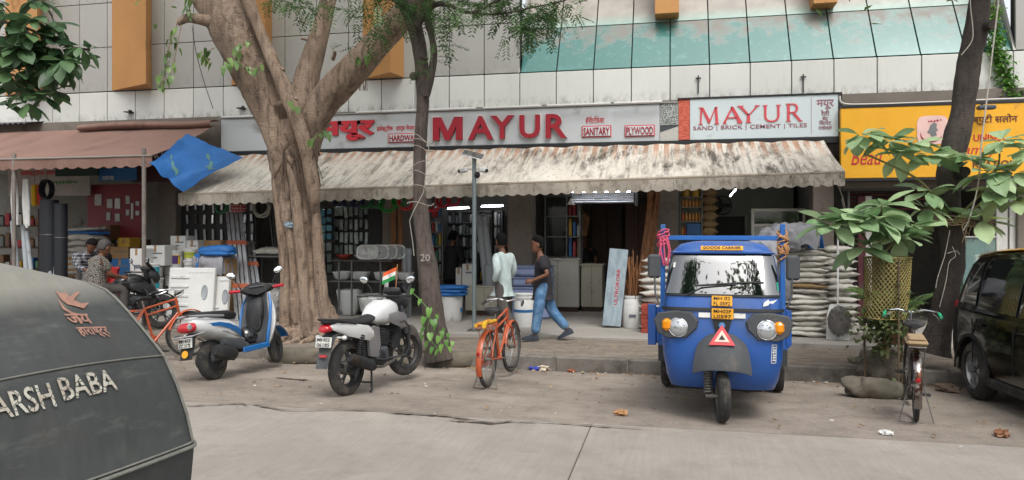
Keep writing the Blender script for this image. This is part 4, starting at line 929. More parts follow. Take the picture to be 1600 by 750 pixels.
# ================================================================ scooter
def scooter():
    r0 = gp(336, 594)
    t = thing('scooter', 'white and blue scooter with red grips parked beside the big tree', 'scooter', r0, rot=(-9, 0, 85), sc=1.07)
    wheel(t, (0,0,.235), .235, .105, .135, 'steel', M_RIMD); wheel(t, (1.22,0,.225), .225, .095, .13, 'steel', M_RIMD, rot=(0,0,18))
    ST = Matrix.Translation((1.0,0,0)) @ mrot(0,0,34) @ Matrix.Translation((-1.0,0,0))
    def tw(b): b.v = [ST @ Vector(p) for p in b.v]; return b
    ring = lambda x, w, z, h, n=18, e=.8: [Vector((x, w*math.copysign(abs(math.cos(a))**e, math.cos(a)), z+h*math.copysign(abs(math.sin(a))**e, math.sin(a)))) for a in [2*math.pi*i/n for i in range(n)]]
    obj('rear_body', MB().loft([ring(*q) for q in ((-.36,.06,.70,.05),(-.30,.12,.68,.09),(-.15,.16,.65,.12),(.05,.18,.60,.14),(.25,.175,.53,.16),(.38,.14,.48,.17),(.44,.10,.46,.14))]), M_WSCOOT, t, smooth=60)
    for s in (-1, 1):
        q = [(-.22,.655),(-.05,.70),(.12,.69),(.30,.62),(.40,.50),(.34,.44),(.22,.50),(.0,.58)]
        rows = [[Vector((x, s*(.185+.006*k+(-.05 if x < -.15 else 0)-(.04 if x > .36 else 0)), z)) for x, z in ((-.2,.64+.03*k),(-.02,.62+.045*k),(.14,.57+.06*k),(.28,.50+.07*k),(.38,.44+.08*k))] for k in (0,1)]
        obj('blue_decal', MB().sheet(rows, .004), M_SBLUE, t, smooth=60)
        obj('lower_trim', MB().loft([ring(x, .03, z, h) for x, z, h in ((.02,.43,.03),(.15,.40,.06),(.34,.36,.07),(.46,.32,.04))], M=Matrix.Translation((0, s*.15, 0))), M_GPL, t, smooth=60)
        obj('grip', tw(MB().cyl((.86, s*.33, 1.0), (.92, s*.21, .995), .021)), mat('grip_red', 'a51f2c', .6), t)
        mr = obj('mirror', tw(MB().tube([(.96, s*.2, 1.02), (.97, s*.22, 1.1), (.95, s*.27, 1.17)], .006, 6).ell((.95, s*.29, 1.205), (.016,.06,.042), rot=(s*20,0,0))), M_BPL, t)
        obj('mirror_glass', tw(MB().ell((.935, s*.29, 1.205), (.006,.054,.037), rot=(s*20,0,0))), M_MIRR, mr)
        obj('front_indicator', tw(MB().box((1.02, s*.13, .98), (.05,.07,.035), b=.012)), M_AMBER, t)
        obj('crash_rail', MB().tube([(.02, s*.19, .56), (.1, s*.25, .50), (.28, s*.25, .42), (.36, s*.2, .40)], .010, 8), M_CHROME, t)
    sr = [ring(x, w, z, h, 16, .9) for x, w, z, h in ((-.30,.05,.77,.02),(-.24,.12,.77,.035),(-.1,.15,.765,.045),(.1,.16,.75,.05),(.28,.15,.735,.055),(.4,.10,.72,.05),(.45,.05,.70,.03))]
    obj('seat', MB().loft(sr), M_SEAT, t, smooth=60)
    obj('grab_rail', MB().tube([(.08,-.17,.73), (-.2,-.17,.76), (-.38,-.08,.78), (-.38,.08,.78), (-.2,.17,.76), (.08,.17,.73)], .014, 8), M_ALLOY, t)
    obj('tail_lamp', MB().loft([ring(*q) for q in ((-.33,.12,.655,.06),(-.39,.10,.65,.055),(-.42,.06,.645,.03))]), M_REDL, t, smooth=60)
    obj('tail_lens', MB().box((-.385,-.075,.66), (.07,.05,.075), rot=(0,0,35), b=.02), M_LENS, t)
    obj('bumper_rail', MB().tube([(-.28,-.17,.58), (-.42,-.13,.56), (-.45,0,.56), (-.42,.13,.56), (-.28,.17,.58)], .010, 8), M_CHROME, t)
    obj('rear_mudguard', MB().sheet([[Vector((x, v*w, z)) for v in (-1,-.5,0,.5,1)] for x, w, z in ((-.25,.08,.58),(-.33,.09,.52),(-.37,.09,.42),(-.42,.08,.30))], .006), M_BPL, t, smooth=60)
    plate(t, Matrix.Translation((-.40,0,.485)) @ mrot(0,10,0) @ mrot(90,0,-90), .19, .11, ['MH02', 'CC 5172'])
    obj('yellow_sticker', MB().lathe([(0,0),(.042,0),(.042,.004),(0,.004)], 16, Matrix.Translation((-.425,0,.365)) @ mrot(0,12,0) @ mrot(0,-90,0)), M_YPLATE, t)
    obj('muffler', MB().tube([(.22,-.17,.26), (.14,-.185,.27), (-.08,-.19,.33), (-.18,-.19,.355)], [.03,.065,.07,.045], 16, flat=1.25), M_BPL, t, smooth=50)
    obj('engine', MB().box((.14,.05,.27), (.42,.2,.17), b=.04).cyl((0,.02,.235), (0,.17,.235), .09, n=18), M_GPL, t)
    obj('floorboard', MB().ext(.36,.86,-.17,.17,.26,.33,b=.02), M_BPL, t)
    [obj('floor_edge', MB().box((.60,s*.178,.28), (.52,.03,.07), b=.012), M_SBLUE, t) for s in (-1, 1)]
    # leg shield: dark inner face, white and blue outside
    def shield(off, w0): return [[Vector((.84+.20*k/8+off-.05*v*v*(1 if off else 1), v*(w0+.045*math.sin(math.pi*min(1,k/7))), .30+.62*k/8)) for v in [-1+.25*i for i in range(9)]] for k in range(9)]
    obj('inner_shield', MB().sheet([[p+Vector((-.012,0,0)) for p in r] for r in shield(0, .16)], -.012), M_GPL, t, smooth=60)
    obj('front_shield', MB().loft([[Vector((.86+.17*k/8+dx+(.09 if dx else 0)*math.sin(math.pi*(k+1)/10), y*(.17+.05*math.sin(math.pi*min(1,k/7))), .28+.66*k/8)) for y, dx in ((-1,-.03),(-.95,.01),(-.6,.05),(0,.09),(.6,.05),(.95,.01),(1,-.03),(.5,.0),(-.5,.0))] for k in range(9)]), M_WSCOOT, t, smooth=50)
    for s in (-1, 1):
        obj('shield_edge', MB().tube([(.82,s*.17,.27), (.83,s*.205,.42), (.88,s*.225,.6), (.95,s*.215,.8), (1.0,s*.17,.92)], [.02,.024,.02,.018,.012], 8), M_SBLUE, t)
    obj('inner_box', MB().loft([ring(*q) for q in ((.84,.11,.62,.16),(.90,.13,.70,.16),(.96,.10,.80,.1))]), M_BPL, t, smooth=60)
    obj('steering_cover', tw(MB().loft([[Vector((x, y*w, z)) for y, z in ((-1,z0),(-.6,z0+.06),(.0,z0+.085),(.6,z0+.06),(1,z0),(.6,z0-.05),(0,z0-.08),(-.6,z0-.05))] for x, w, z0 in ((.90,.17,1.0),(.96,.22,.99),(1.04,.20,.97),(1.12,.12,.94),(1.15,.05,.92))])), M_BPL, t, smooth=50)
    obj('dashboard', tw(MB().box((.93,0,1.045), (.1,.18,.02), rot=(0,-25,0), b=.008)), M_GPL, t)
    obj('front_mudguard', arc_sheet((1.22,0,.225), .27, 20, 160, .12), M_SBLUE, t, smooth=60)
    obj('fork', MB().cyl((1.22,-.07,.225), (1.06,-.06,.55), .02).cyl((1.22,.07,.225), (1.06,.06,.55), .02), M_BPL, t)
    obj('side_stand', MB().tube([(.42,.12,.26), (.40,.22,.02)], .010, 6), M_BPL, t)
    # headlight of the nose
    obj('headlight', MB().box((1.14,0,.98), (.04,.16,.07), rot=(0,25,0), b=.02), M_LENS, t)
    h = thing('helmet', 'black helmet resting on the floorboard of the white scooter', 'helmet', t.matrix_basis @ Vector((.62,-.02,.33)), 85)
    obj('shell', MB().lathe([(.10,0),(.125,.03),(.135,.09),(.125,.15),(.09,.205),(.04,.232),(0,.238)], 22), mat('helmet_black', '101113', .2, coat=.7), h, smooth=60)
    obj('visor', MB().sheet([[Vector(((.139+.004*k)*math.cos(a), (.139+.004*k)*math.sin(a), .06+.035*k)) for a in [R(-60+12*i) for i in range(11)]] for k in range(3)], .004), M_GLASSD, h, smooth=60)
    return t
scooter()
# ================================================================ black and yellow auto-rickshaw in the foreground
def rickshaw():
    Yf = 2.94
    C = [yp(318, 685, Yf), yp(265, 558, Yf), yp(178, 468, Yf)]
    o = Vector((C[0].x, C[0].y, 0)); yaw = 180-9.3
    t = thing('auto_rickshaw', 'auto-rickshaw with black canvas hood lettered BABA in left foreground', 'rickshaw', (o.x, o.y, 0), yaw)
    # local: +x forward (to the left of the picture), +y towards the viewer's side; far rear corner is the origin
    inv = t.matrix_basis.inverted(); Wd = 1.34
    M_HOOD = NT('hood_canvas', .75); h_ = M_HOOD
    c = h_.mix(h_.rng(h_.noise(1.4, det=5), .35, .65), '393c3b', '454847')
    c = h_.mix(h_.rng(h_.noise(2.6, det=7, ro=.7), .54, .72, 0, .35), c, '4a3a30')
    c = h_.mix(h_.rng(h_.noise(1.1, det=6, ro=.7), .5, .7, 0, .5), c, '62645c')
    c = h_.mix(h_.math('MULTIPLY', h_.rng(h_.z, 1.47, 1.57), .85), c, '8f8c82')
    c = h_.mix(h_.rng(h_.noise(9, (1,.25,1), 8, .75), .56, .7, 0, .3), c, '7a7a72')
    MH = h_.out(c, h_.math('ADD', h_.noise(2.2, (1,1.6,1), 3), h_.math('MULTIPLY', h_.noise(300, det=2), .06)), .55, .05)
    # profile: (x forward, z) from the lower rear to the roof front
    prof = [(.02,.62,0),(.0,.74,0),(-.012,.84,0),(-.014,.872,0),(.0,.885,0),(.03,.99,.0),(.09,1.12,.02),(.155,1.225,.04),(.165,1.24,.04),(.265,1.33,.06),(.375,1.42,.08),(.45,1.475,.09),(.51,1.508,.105),(.6,1.53,.125),(.9,1.56,.14),(1.4,1.56,.14),(1.9,1.52,.13)]
    nv = 40
    def pt(i, v, off=0):
        x, z, ar = prof[i]; s = 2*v-1
        y = v*Wd; rnd = max(0, abs(s)-.86)/.14
        zz = z+ar*(1-s*s)-ar*.25*rnd**2
        xx = x+(.10*rnd**2 if i < 9 else .10*rnd**2+.0)-.03*(1-s*s)*(1 if i < 9 else .3 if i < 12 else 0)
        return Vector((xx, y, zz))
    rows = [[pt(i, j/nv) for j in range(nv+1)] for i in range(len(prof))]
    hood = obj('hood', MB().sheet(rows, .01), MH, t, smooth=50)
    M_SEAM = mat('seam_piping', '73736b', .6, var=.2, vs=20)
    def seam(i, off, r=.006, j0=0, j1=nv):
        b = MB().tube([rows[i][j]+Vector((-off, 0, .002)) for j in range(j0, j1+1)], r, 6)
        obj('seam', b, M_SEAM, hood)
    seam(3, .006, .008); seam(4, .006, .005); seam(8, .003, .004)
    for j in (1, 2):
        obj('seam', MB().tube([rows[i][j]+Vector((-.006,-.002,.003)) for i in range(4, len(prof))], .0055, 6), M_SEAM, hood)
    # side skirts of the hood
    for v, s in ((0, -1), (1, 1)):
        side = [[rows[i][0 if v == 0 else nv] for i in range(len(prof))], [Vector((rows[i][0].x, v*Wd, .62 if prof[i][0] < .9 else 1.25)) for i in range(len(prof))]]
        obj('hood_side', MB().sheet(side, .008*s), MH, hood, smooth=50)
    # lettering laid on the lower rear panel
    def surf(v, h):
        """point on the rear panel: v across, h 0 (hem) .. 1 (crease) .. 2 (upper panel top)"""
        z = .885+.355*h if h <= 1 else 1.24+.275*(h-1)
        for i in range(4, 12):
            if z <= prof[i+1][1]: break
        return pt(i, v).lerp(pt(i+1, v), (z-prof[i][1])/(prof[i+1][1]-prof[i][1]))
    def lay(txt, v0, v1, h0, h1, mt, bold, slope=0.0):
        me = text_mesh(txt, 1., 0., bold, 0, 'LEFT')
        bm = bmesh.new(); bm.from_mesh(me); bmesh.ops.triangulate(bm, faces=bm.faces[:])
        for _ in range(4):
            bmesh.ops.subdivide_edges(bm, edges=[e for e in bm.edges if e.calc_length() > .07], cuts=1)
            bmesh.ops.triangulate(bm, faces=[f for f in bm.faces if len(f.verts) > 3])
        bm.to_mesh(me); bm.free()
        xs_ = [v.co.x for v in me.vertices]; ys_ = [v.co.y for v in me.vertices]; x0, x1, y0, y1 = min(xs_), max(xs_), min(ys_), max(ys_)
        for v in me.vertices:
            a = (v.co.x-x0)/(x1-x0); b = (v.co.y-y0)/(y1-y0)
            v.co = surf(v0+(v1-v0)*a, h0+(h1-h0)*b+slope*a)+Vector((-.008,0,.004))
        me.materials.clear(); return obj('lettering', me, mt, hood, smooth=0)
    T = NT('cracked_lettering', .7)
    vo_ = T.N.new('ShaderNodeTexVoronoi'); vo_.feature = 'DISTANCE_TO_EDGE'; vo_.inputs['Scale'].default_value = 26; T.L.new(T.tc, vo_.inputs['Vector'])
    MT = T.out(T.mix(T.rng(vo_.outputs['Distance'], .02, .05), '4a4a44', T.mix(T.rng(T.noise(12), .4, .6), 'b9b7aa', 'a49a8c')))
    t['keep'] = 1; del t['keep']
    return t, pt, lay, surf, hood, MT
rk, rk_pt, rk_lay, rk_surf, rk_hood, M_CRACK = rickshaw()
def rk_v(x, y, h):
    """across-parameter on the rear panel seen at pixel column x (height fraction h)"""
    best = min(range(0, 401), key=lambda k: abs(((lambda q: 800+FPX*((q.x*CA+q.y*SA)/(-q.x*SA+q.y*CA)))(rk.matrix_basis @ rk_surf(k/400, h)))-x)); return best/400
va, vb = rk_v(4, 0, .45), rk_v(98, 0, .6); vc, vd = rk_v(92, 0, .6), rk_v(178, 0, .6)
rk_lay('ARSH', rk_v(-16, 0, .8), rk_v(80, 0, .8), .70, .90, M_CRACK, .012)
rk_lay('AD', rk_v(-95, 0, .8), rk_v(-24, 0, .8), .69, .89, M_CRACK, .012)
rk_lay('BABA', rk_v(94, 0, .8), rk_v(178, 0, .8), .73, .92, M_CRACK, .012)
M_PKPR = mat('pink_print', '9c7464', .7, var=.2, vs=20)
rk_lay('जय', rk_v(122, 0, 1.3), rk_v(158, 0, 1.3), 1.44, 1.56, M_PKPR, .02)
rk_lay('हाराष्ट्र', rk_v(140, 0, 1.15), rk_v(186, 0, 1.15), 1.27, 1.40, M_PKPR, .02)
def rk_shape(pts, name, mt):
    b = MB(); vs_ = [rk_surf(rk_v(x, 0, h), h)+Vector((-.006,0,.003)) for x, h in pts]; b.add(vs_, [tuple(range(len(vs_)))]); return obj(name, b, mt, rk_hood, smooth=0, fix=False)
rk_shape([(84,1.86),(93,1.82),(100,1.84),(107,1.78),(116,1.85),(124,1.86),(114,1.74),(126,1.70),(138,1.72),(130,1.63),(116,1.66),(104,1.68),(94,1.74)], 'emblem', M_PKPR)
for q in ([(88,1.76),(100,1.64),(112,1.58),(124,1.56),(124,1.545),(110,1.56),(97,1.62)], [(112,1.54),(122,1.52),(128,1.46),(125,1.455),(119,1.50),(112,1.525)]):
    rk_shape(q, 'emblem_line', M_PKPR)
# body below the hood, cab and wheels
M_RKY = mat('rickshaw_yellow', 'c99a1c', .4, coat=.4, dirt=.2)
M_RKB = mat('rickshaw_black', '191a1a', .4, coat=.3, dirt=.3)
obj('rear_body', MB().ext(.06, 1.3, .04, 1.30, .32, .64, b=.05), M_RKB, rk)
obj('seat_base', MB().ext(.2, .75, .1, 1.24, .64, .8, b=.04), M_SEAT, rk)
obj('seat_back', MB().ext(.14, .28, .1, 1.24, .8, 1.2, b=.04), M_SEAT, rk)
obj('floor', MB().ext(1.2, 2.1, .12, 1.22, .28, .34, b=.01), M_RKB, rk)
obj('nose', MB().loft([[(x, .67+w*math.copysign(abs(math.cos(a))**.6, math.cos(a)), z+h*math.copysign(abs(math.sin(a))**.6, math.sin(a))) for a in [2*math.pi*i/20 for i in range(20)]] for x, w, z, h in ((2.0,.55,.66,.34),(2.2,.5,.66,.34),(2.4,.36,.66,.30),(2.52,.2,.64,.2))]), M_RKY, rk, smooth=60)
obj('windscreen', MB().box((1.98, .67, 1.26), (.012, 1.1, .5), rot=(0,-8,0)), M_GLASSD, rk)
for yy in (.1, 1.24): obj('front_post', MB().cyl((2.05, yy, .95), (1.9, yy, 1.54), .022), M_RKB, rk)
wheel(rk, (.35, .12, .2), .2, .1, .11, 'steel', M_STEEL); wheel(rk, (.35, 1.22, .2), .2, .1, .11, 'steel', M_STEEL); wheel(rk, (2.25, .67, .2), .2, .1, .11, 'steel', M_STEEL)
for yy in (.18, 1.16): obj('tail_lamp', MB().box((.045, yy, .5), (.03, .1, .1), b=.012), M_REDL, rk)
obj('bumper', MB().tube([(.0,.15,.3), (-.03,.3,.28), (-.03,1.04,.28), (.0,1.19,.3)], .02, 8), M_STEEL, rk)
# ================================================================ black taxi with yellow roof at right
def suv():
    w0 = gp(1514, 624)
    t = thing('taxi', 'black taxi with yellow roof parked nose to the road at right edge', 'car', (w0.x+.02, w0.y, w0.z), -88)
    t.rotation_euler = (0, R(-1.4), R(-88)); t.matrix_basis = Matrix.LocRotScale(t.location, t.rotation_euler, Vector((1,1,1)))
    # local: +x forward (towards the road), +y left = picture right; wheel contact face at y=0 (right side, seen), body spans y 0..1.72
    Wc = 1.72; Rw_ = .335; XR, XFr = -.82, 3.45; WBc = 2.68
    M_CARB = mat('taxi_black', '050506', .1, coat=.35, var=.03, spec=.3)
    M_CARY = mat('taxi_yellow', 'd39a22', .3, coat=.6, var=.05)
    def sillz(x):
        z = .26
        for wx in (0, WBc):
            d = abs(x-wx)
            if d < .42: z = max(z, .0+math.sqrt(.42**2-d*d)+.30)
        return min(z, .74)
    #          x    beltz  roofz  half-width belt  half-width roof
    st = [(-.82,.80,.86,.60,.55),(-.80,.92,1.05,.68,.58),(-.76,.97,1.28,.73,.57),(-.70,1.0,1.45,.77,.56),(-.6,1.0,1.58,.80,.56),(-.4,1.0,1.655,.83,.575),(0,.985,1.69,.845,.59),(.6,.97,1.71,.85,.60),(1.2,.955,1.70,.85,.60),(1.7,.945,1.65,.85,.59),(2.0,.94,1.56,.845,.58),(2.3,.93,1.36,.84,.60),(2.6,.93,1.12,.83,.64),(2.75,.92,1.0,.82,.66),(3.1,.86,.93,.78,.62),(3.35,.74,.83,.70,.5),(3.45,.6,.7,.58,.4)]
    def stv(x):
        for a, b in zip(st, st[1:]):
            if x <= b[0]: break
        k = max(0, min(1, (x-a[0])/(b[0]-a[0]))); return [a[i]+(b[i]-a[i])*k for i in range(1, 5)]
    xs_ = sorted(set([s[0] for s in st]+[-.42+.03*i for i in range(29)]+[WBc-.42+.03*i for i in range(29)]+[.5+.25*i for i in range(7)]))
    rings = []
    for x in xs_:
        bz, rz_, hb_, hr = stv(x); sz = sillz(x); full = []
        side = [(hb_*.97, sz), (hb_+.012, max(sz+.02, .5)), (hb_+.016, max(sz+.04, .66)), (hb_+.004, max(sz+.06, .82)), (hb_-.012, bz), (hb_-.03, bz+.02), ((hb_+hr)/2+.01, (bz+rz_)/2), (hr+.03, rz_-.06), (hr-.02, rz_-.015), (hr-.2, rz_+.012), (0.0, rz_+.02)]
        rings.append([Vector((x, Wc/2-y, z)) for y, z in side]+[Vector((x, Wc/2+y, z)) for y, z in reversed(side[:-1])]+[Vector((x, Wc/2+side[0][0]*.8, sz+.0)), Vector((x, Wc/2-side[0][0]*.8, sz+.0))])
    body = obj('body', MB().loft(rings), M_CARB, t, smooth=35)
    def side_patch(x0, x1, f0, f1, off, right=True, n=12, taper=0):
        rows = []
        for j in range(5):
            f = f0+(f1-f0)*j/4; r = []
            for i in range(n+1):
                x = x0+(x1-x0)*i/n+taper*j/4*(1-2*i/n); bz, rz_, hb_, hr = stv(x); z = bz+.02+(rz_-.06-bz-.02)*f; y = hb_-.03+(hr+.03-hb_+.03)*f
                k = 1 if f < .5 else 1; y += .012*math.sin(math.pi*f)*1.3
                r.append(Vector((x, Wc/2-(y+off) if right else Wc/2+(y+off), z)))
            rows.append(r)
        return MB().sheet(rows, .006 if right else -.006)
    for rt in (True, False):
        obj('quarter_window', side_patch(-.48, .02, .1, .9, .006, rt, 8, .12), M_GLASSD, t, smooth=60)
        obj('door_window', side_patch(.10, .98, .06, .93, .006, rt, 12, .03), M_GLASSD, t, smooth=60)
        obj('door_window', side_patch(1.06, 2.0, .06, .9, .006, rt, 12, .10), M_GLASSD, t, smooth=60)
        yy = Wc/2-.87 if rt else Wc/2+.87; s = -1 if rt else 1
        for hx_ in (.16, 1.12): obj('door_handle', MB().box((hx_+.06, yy, .87), (.2, .03, .032), b=.012), M_CARB, t)
        for hx_ in (.06, 1.02, 1.98): obj('door_gap', MB().box((hx_, Wc/2+s*.863, .68), (.010, .012, .5)), M_BLACK, t)
        mr = obj('mirror', MB().box((1.95, Wc/2+s*.98, 1.04), (.12, .2, .14), b=.04), M_CARB, t)
        obj('mirror_glass', MB().box((1.885, Wc/2+s*.98, 1.04), (.01, .16, .1), b=.004), M_MIRR, mr)
        obj('sill', MB().ext(.42, WBc-.42, Wc/2+s*.80, Wc/2+s*.868, .22, .32, b=.015), M_BPL, t)
        for wx in (0, WBc):
            rows = [[Vector((wx+r*math.cos(a), Wc/2+s*(.868-.03*k), .30+r*math.sin(a)*.98)) for a in [math.pi*i/16 for i in range(17)]] for k, r in ((0,.42),(0,.455))]
            obj('wheel_arch', MB().sheet(rows, .012), M_BPL, t, smooth=60)
            well = [[Vector((wx+.425*math.cos(a), Wc/2+s*(.83-.33*k), .30+.425*math.sin(a))) for a in [math.pi*i/16 for i in range(17)]] for k in (0, 1)]
            obj('wheel_well', MB().sheet(well, .01), M_BLACK, t, smooth=60)
            wo_ = wheel(t, (wx, Wc/2+s*.755, Rw_), Rw_, .205, .215, 'car', M_ALLOY, rot=(0, 0, 0 if rt else 180))
        obj('tail_lamp', MB().box((-.76, Wc/2+s*.66, .93), (.1, .14, .3), rot=(0,0,s*38), b=.03), M_REDL, t)
        obj('headlight', MB().box((3.28, Wc/2+s*.58, .74), (.2, .26, .12), rot=(0,12,s*-30), b=.04), M_LENS, t)
    roof = []
    for x in [-.5+.1*i for i in range(25)]:
        bz, rz_, hb_, hr = stv(x); roof.append([Vector((x, Wc/2+v*(hr+.0), rz_+.024-(.035*abs(v)**4))) for v in [-1+.2*i for i in range(11)]])
    obj('roof_panel', MB().sheet(roof, -.008), M_CARY, t, smooth=60)
    obj('rear_window', MB().sheet([[Vector((-.795+.11*k/3, Wc/2+v*.52, 1.08+.42*k/3)) for v in (-1,-.5,0,.5,1)] for k in range(4)], -.008), M_GLASSD, t, smooth=60)
    obj('windscreen', MB().sheet([[Vector((2.66-.60*k/4, Wc/2+v*(.62-.02*k), 1.10+.44*k/4)) for v in (-1,-.5,0,.5,1)] for k in range(5)], -.008), M_GLASSD, t, smooth=60)
    for xx in (XR-.04, XFr-.12): obj('bumper', MB().box((xx+.07, Wc/2, .48), (.2, 1.3, .26), b=.07), M_CARB, t)
    return t
suv()
# ================================================================ trees and plants
def m_bark(name, a, b, dark, st=(1,1,.35), sc=5., bd=.03):
    t = NT(name, .9)
    c = t.mix(t.rng(t.noise(sc*.5, st, 6), .35, .65), a, b)
    c = t.mix(t.rng(t.noise(sc*2.2, st, 8, .72), .52, .68, 0, .85), c, dark)
    c = t.mix(t.rng(t.noise(1.2, (1,1,.6), 4), .52, .7, 0, .55), c, dark)
    c = t.mix(t.rng(t.noise(sc*1.4, (1.6,1.6,.16), 8, .75), .5, .64, 0, .7), c, dark)
    wv = t.noise(sc*5, (.5,.5,2.2), 5, .7)
    c = t.mix(t.rng(wv, .58, .66, 0, .6), c, dark)
    return t.out(c, t.math('ADD', t.noise(sc*3, st, 8, .7), wv), .7, bd)
M_FICUS = m_bark('ficus_bark', '86715f', 'a18d7b', '42362e', bd=.06)
M_NEEM = m_bark('rough_dark_bark', '4c423b', '615650', '2c2521', (1,1,.5), 9)
M_BARK3 = m_bark('dark_wet_bark', '3a332f', '4c433d', '241f1c', (1,1,.5), 7)
def crom(P, m):
    """Catmull-Rom through tuples"""
    out = []; n = len(P)
    for i in range(n-1):
        p0, p1, p2, p3 = P[max(i-1,0)], P[i], P[i+1], P[min(i+2,n-1)]
        for k in range(m):
            t = k/m; out.append(tuple(.5*((2*b)+(-a+c)*t+(2*a-5*b+4*c-d)*t*t+(-a+3*b-3*c+d)*t**3) for a, b, c, d in zip(p0, p1, p2, p3)))
    out.append(tuple(P[-1])); return out
from mathutils import noise as MNZ
def stem(P, m=6, n=20, lobe=0, lamp=0, rough=.04, twist=0., seed=0):
    """P: (x,y,z,r) list -> tapered uneven tube"""
    Q = crom(P, m); rings = []; sx = None
    for i, q in enumerate(Q):
        p = Vector(q[:3]); r = q[3]
        d = (Vector(Q[min(i+1,len(Q)-1)][:3])-Vector(Q[max(i-1,0)][:3])).normalized()
        if sx is None: sx = frame(d)[0]
        sx = (sx-d*sx.dot(d)).normalized(); sy = d.cross(sx); ring = []
        for k in range(n):
            a = 2*math.pi*k/n
            f = 1+lamp*math.cos(lobe*a+twist*i+seed) if lobe else 1
            dr = sx*math.cos(a)+sy*math.sin(a)
            f *= 1+rough*3*MNZ.noise((p+dr*r)*2.2+Vector((seed,0,0)))+rough*MNZ.noise((p+dr*r)*9)
            ring.append(p+dr*r*f)
        rings.append(ring)
    return MB().loft(rings)
def pxp(L, Y):
    """(x, y, width px[, dY]) -> (X,Y,Z,r)"""
    out = []
    for q in L:
        yy = Y+(q[3] if len(q) > 3 else 0); p = yp(q[0], q[1], yy); out.append((p.x, p.y, p.z, q[2]*.415*(yy/rd(q[0])[1])/FPX))
    return out
def leaf_mesh(name, L, Wd, kind='obovate', fold=.18, curl=.25, nseg=6):
    rows = []
    for i in range(nseg+1):
        t = i/nseg
        if kind == 'obovate': w = math.sin(math.pi*t**1.35)**.8 if 0 < t < 1 else 0
        elif kind == 'heart': w = 1.25*(t+.16)**.3*(1-t)**.85 if t < 1 else 0
        else: w = math.sin(math.pi*t)**.9
        w = max(w, .03)*Wd/2; z = -curl*L*t*t
        rows.append([Vector((t*L-(.16*L if kind == 'heart' and i == 0 else 0)*(1 if abs(v) == .5 else .2 if abs(v) == 1 else 0), v*w, z+fold*w*abs(v)+.004*math.sin(i*2.3))) for v in (-1,-.5,0,.5,1)])
    me = MB().grid(rows).mesh(name, 80, False); return me
def m_leaf(name, a, b, rough=.45, tr=.35):
    m = bpy.data.materials.new(name); m.use_nodes = True; N = m.node_tree.nodes; L = m.node_tree.links
    p = N['Principled BSDF']; p.inputs['Roughness'].default_value = rough
    oi = N.new('ShaderNodeObjectInfo'); tc = N.new('ShaderNodeTexCoord')
    nz = N.new('ShaderNodeTexNoise'); nz.inputs['Scale'].default_value = 2.5; L.new(tc.outputs['Object'], nz.inputs[0])
    ad = N.new('ShaderNodeMath'); ad.operation = 'ADD'; L.new(oi.outputs['Random'], ad.inputs[0]); L.new(nz.outputs[0], ad.inputs[1])
    mr = N.new('ShaderNodeMapRange'); mr.inputs['From Min'].default_value = .3; mr.inputs['From Max'].default_value = 1.5; L.new(ad.outputs[0], mr.inputs[0])
    mx = N.new('ShaderNodeMix'); mx.data_type = 'RGBA'; mx.inputs[6].default_value = lin(a); mx.inputs[7].default_value = lin(b); L.new(mr.outputs[0], mx.inputs[0])
    L.new(mx.outputs[2], p.inputs['Base Color'])
    tl = N.new('ShaderNodeBsdfTranslucent'); L.new(mx.outputs[2], tl.inputs[0])
    ms = N.new('ShaderNodeMixShader'); ms.inputs[0].default_value = tr; L.new(p.outputs[0], ms.inputs[1]); L.new(tl.outputs[0], ms.inputs[2]); L.new(ms.outputs[0], N['Material Output'].inputs[0])
    return m
ML_ALM = m_leaf('almond_leaf_dark', '2f4a35', '5d7a4f', .4)
ML_ALM2 = m_leaf('almond_leaf', '587c50', 'abc294', .5)
ML_FIC = m_leaf('peepal_leaf', '3d5c34', '7c9a55', .4)
ML_NEEM = m_leaf('neem_leaf', '36542c', '6f8f4c', .45)
ML_VINE = m_leaf('vine_leaf', '42742f', '7aa54c', .45)
LM_ALM = [leaf_mesh('leaf', 1., .52, 'obovate', .2, c) for c in (.12, .3, .45)]
for me in LM_ALM: me.materials.append(ML_ALM)
LM_ALM2 = [leaf_mesh('leaf', 1., .55, 'obovate', .2, c) for c in (.1, .28, .42)]
for me in LM_ALM2: me.materials.append(ML_ALM2)
LM_HEART = [leaf_mesh('leaf', 1., 1.0, 'heart', .12, c) for c in (.1, .3)]
for me in LM_HEART: me.materials.append(ML_VINE)
def rot_to(d, roll=0):
    d = Vector(d).normalized(); return d.to_track_quat('X', 'Z').to_euler() if not roll else (d.to_track_quat('X', 'Z') @ Euler((roll,0,0)).to_quaternion()).to_euler()
def add_leaf(par, meshes, p, d, L, rn, roll=None):
    o = bpy.data.objects.new('leaf', rn.choice(meshes)); link(o, par); o.location = Vector(p)-par.location
    o.rotation_euler = rot_to(d, rn.uniform(-.5,.5) if roll is None else roll); o.scale = (L, L*rn.uniform(.85,1.1), L)
def rosette(par, meshes, p, n, L, rn, up=.1, droop=.55, facing=None):
    for k in range(n):
        a = 2*math.pi*(k+rn.uniform(-.3,.3))/n
        d = Vector((math.cos(a), math.sin(a)*.8, rn.uniform(-droop, up+.25)))
        if facing is not None: d += facing*.5
        add_leaf(par, meshes, Vector(p)+d.normalized()*.03, d, L*rn.uniform(.7,1.1), rn)
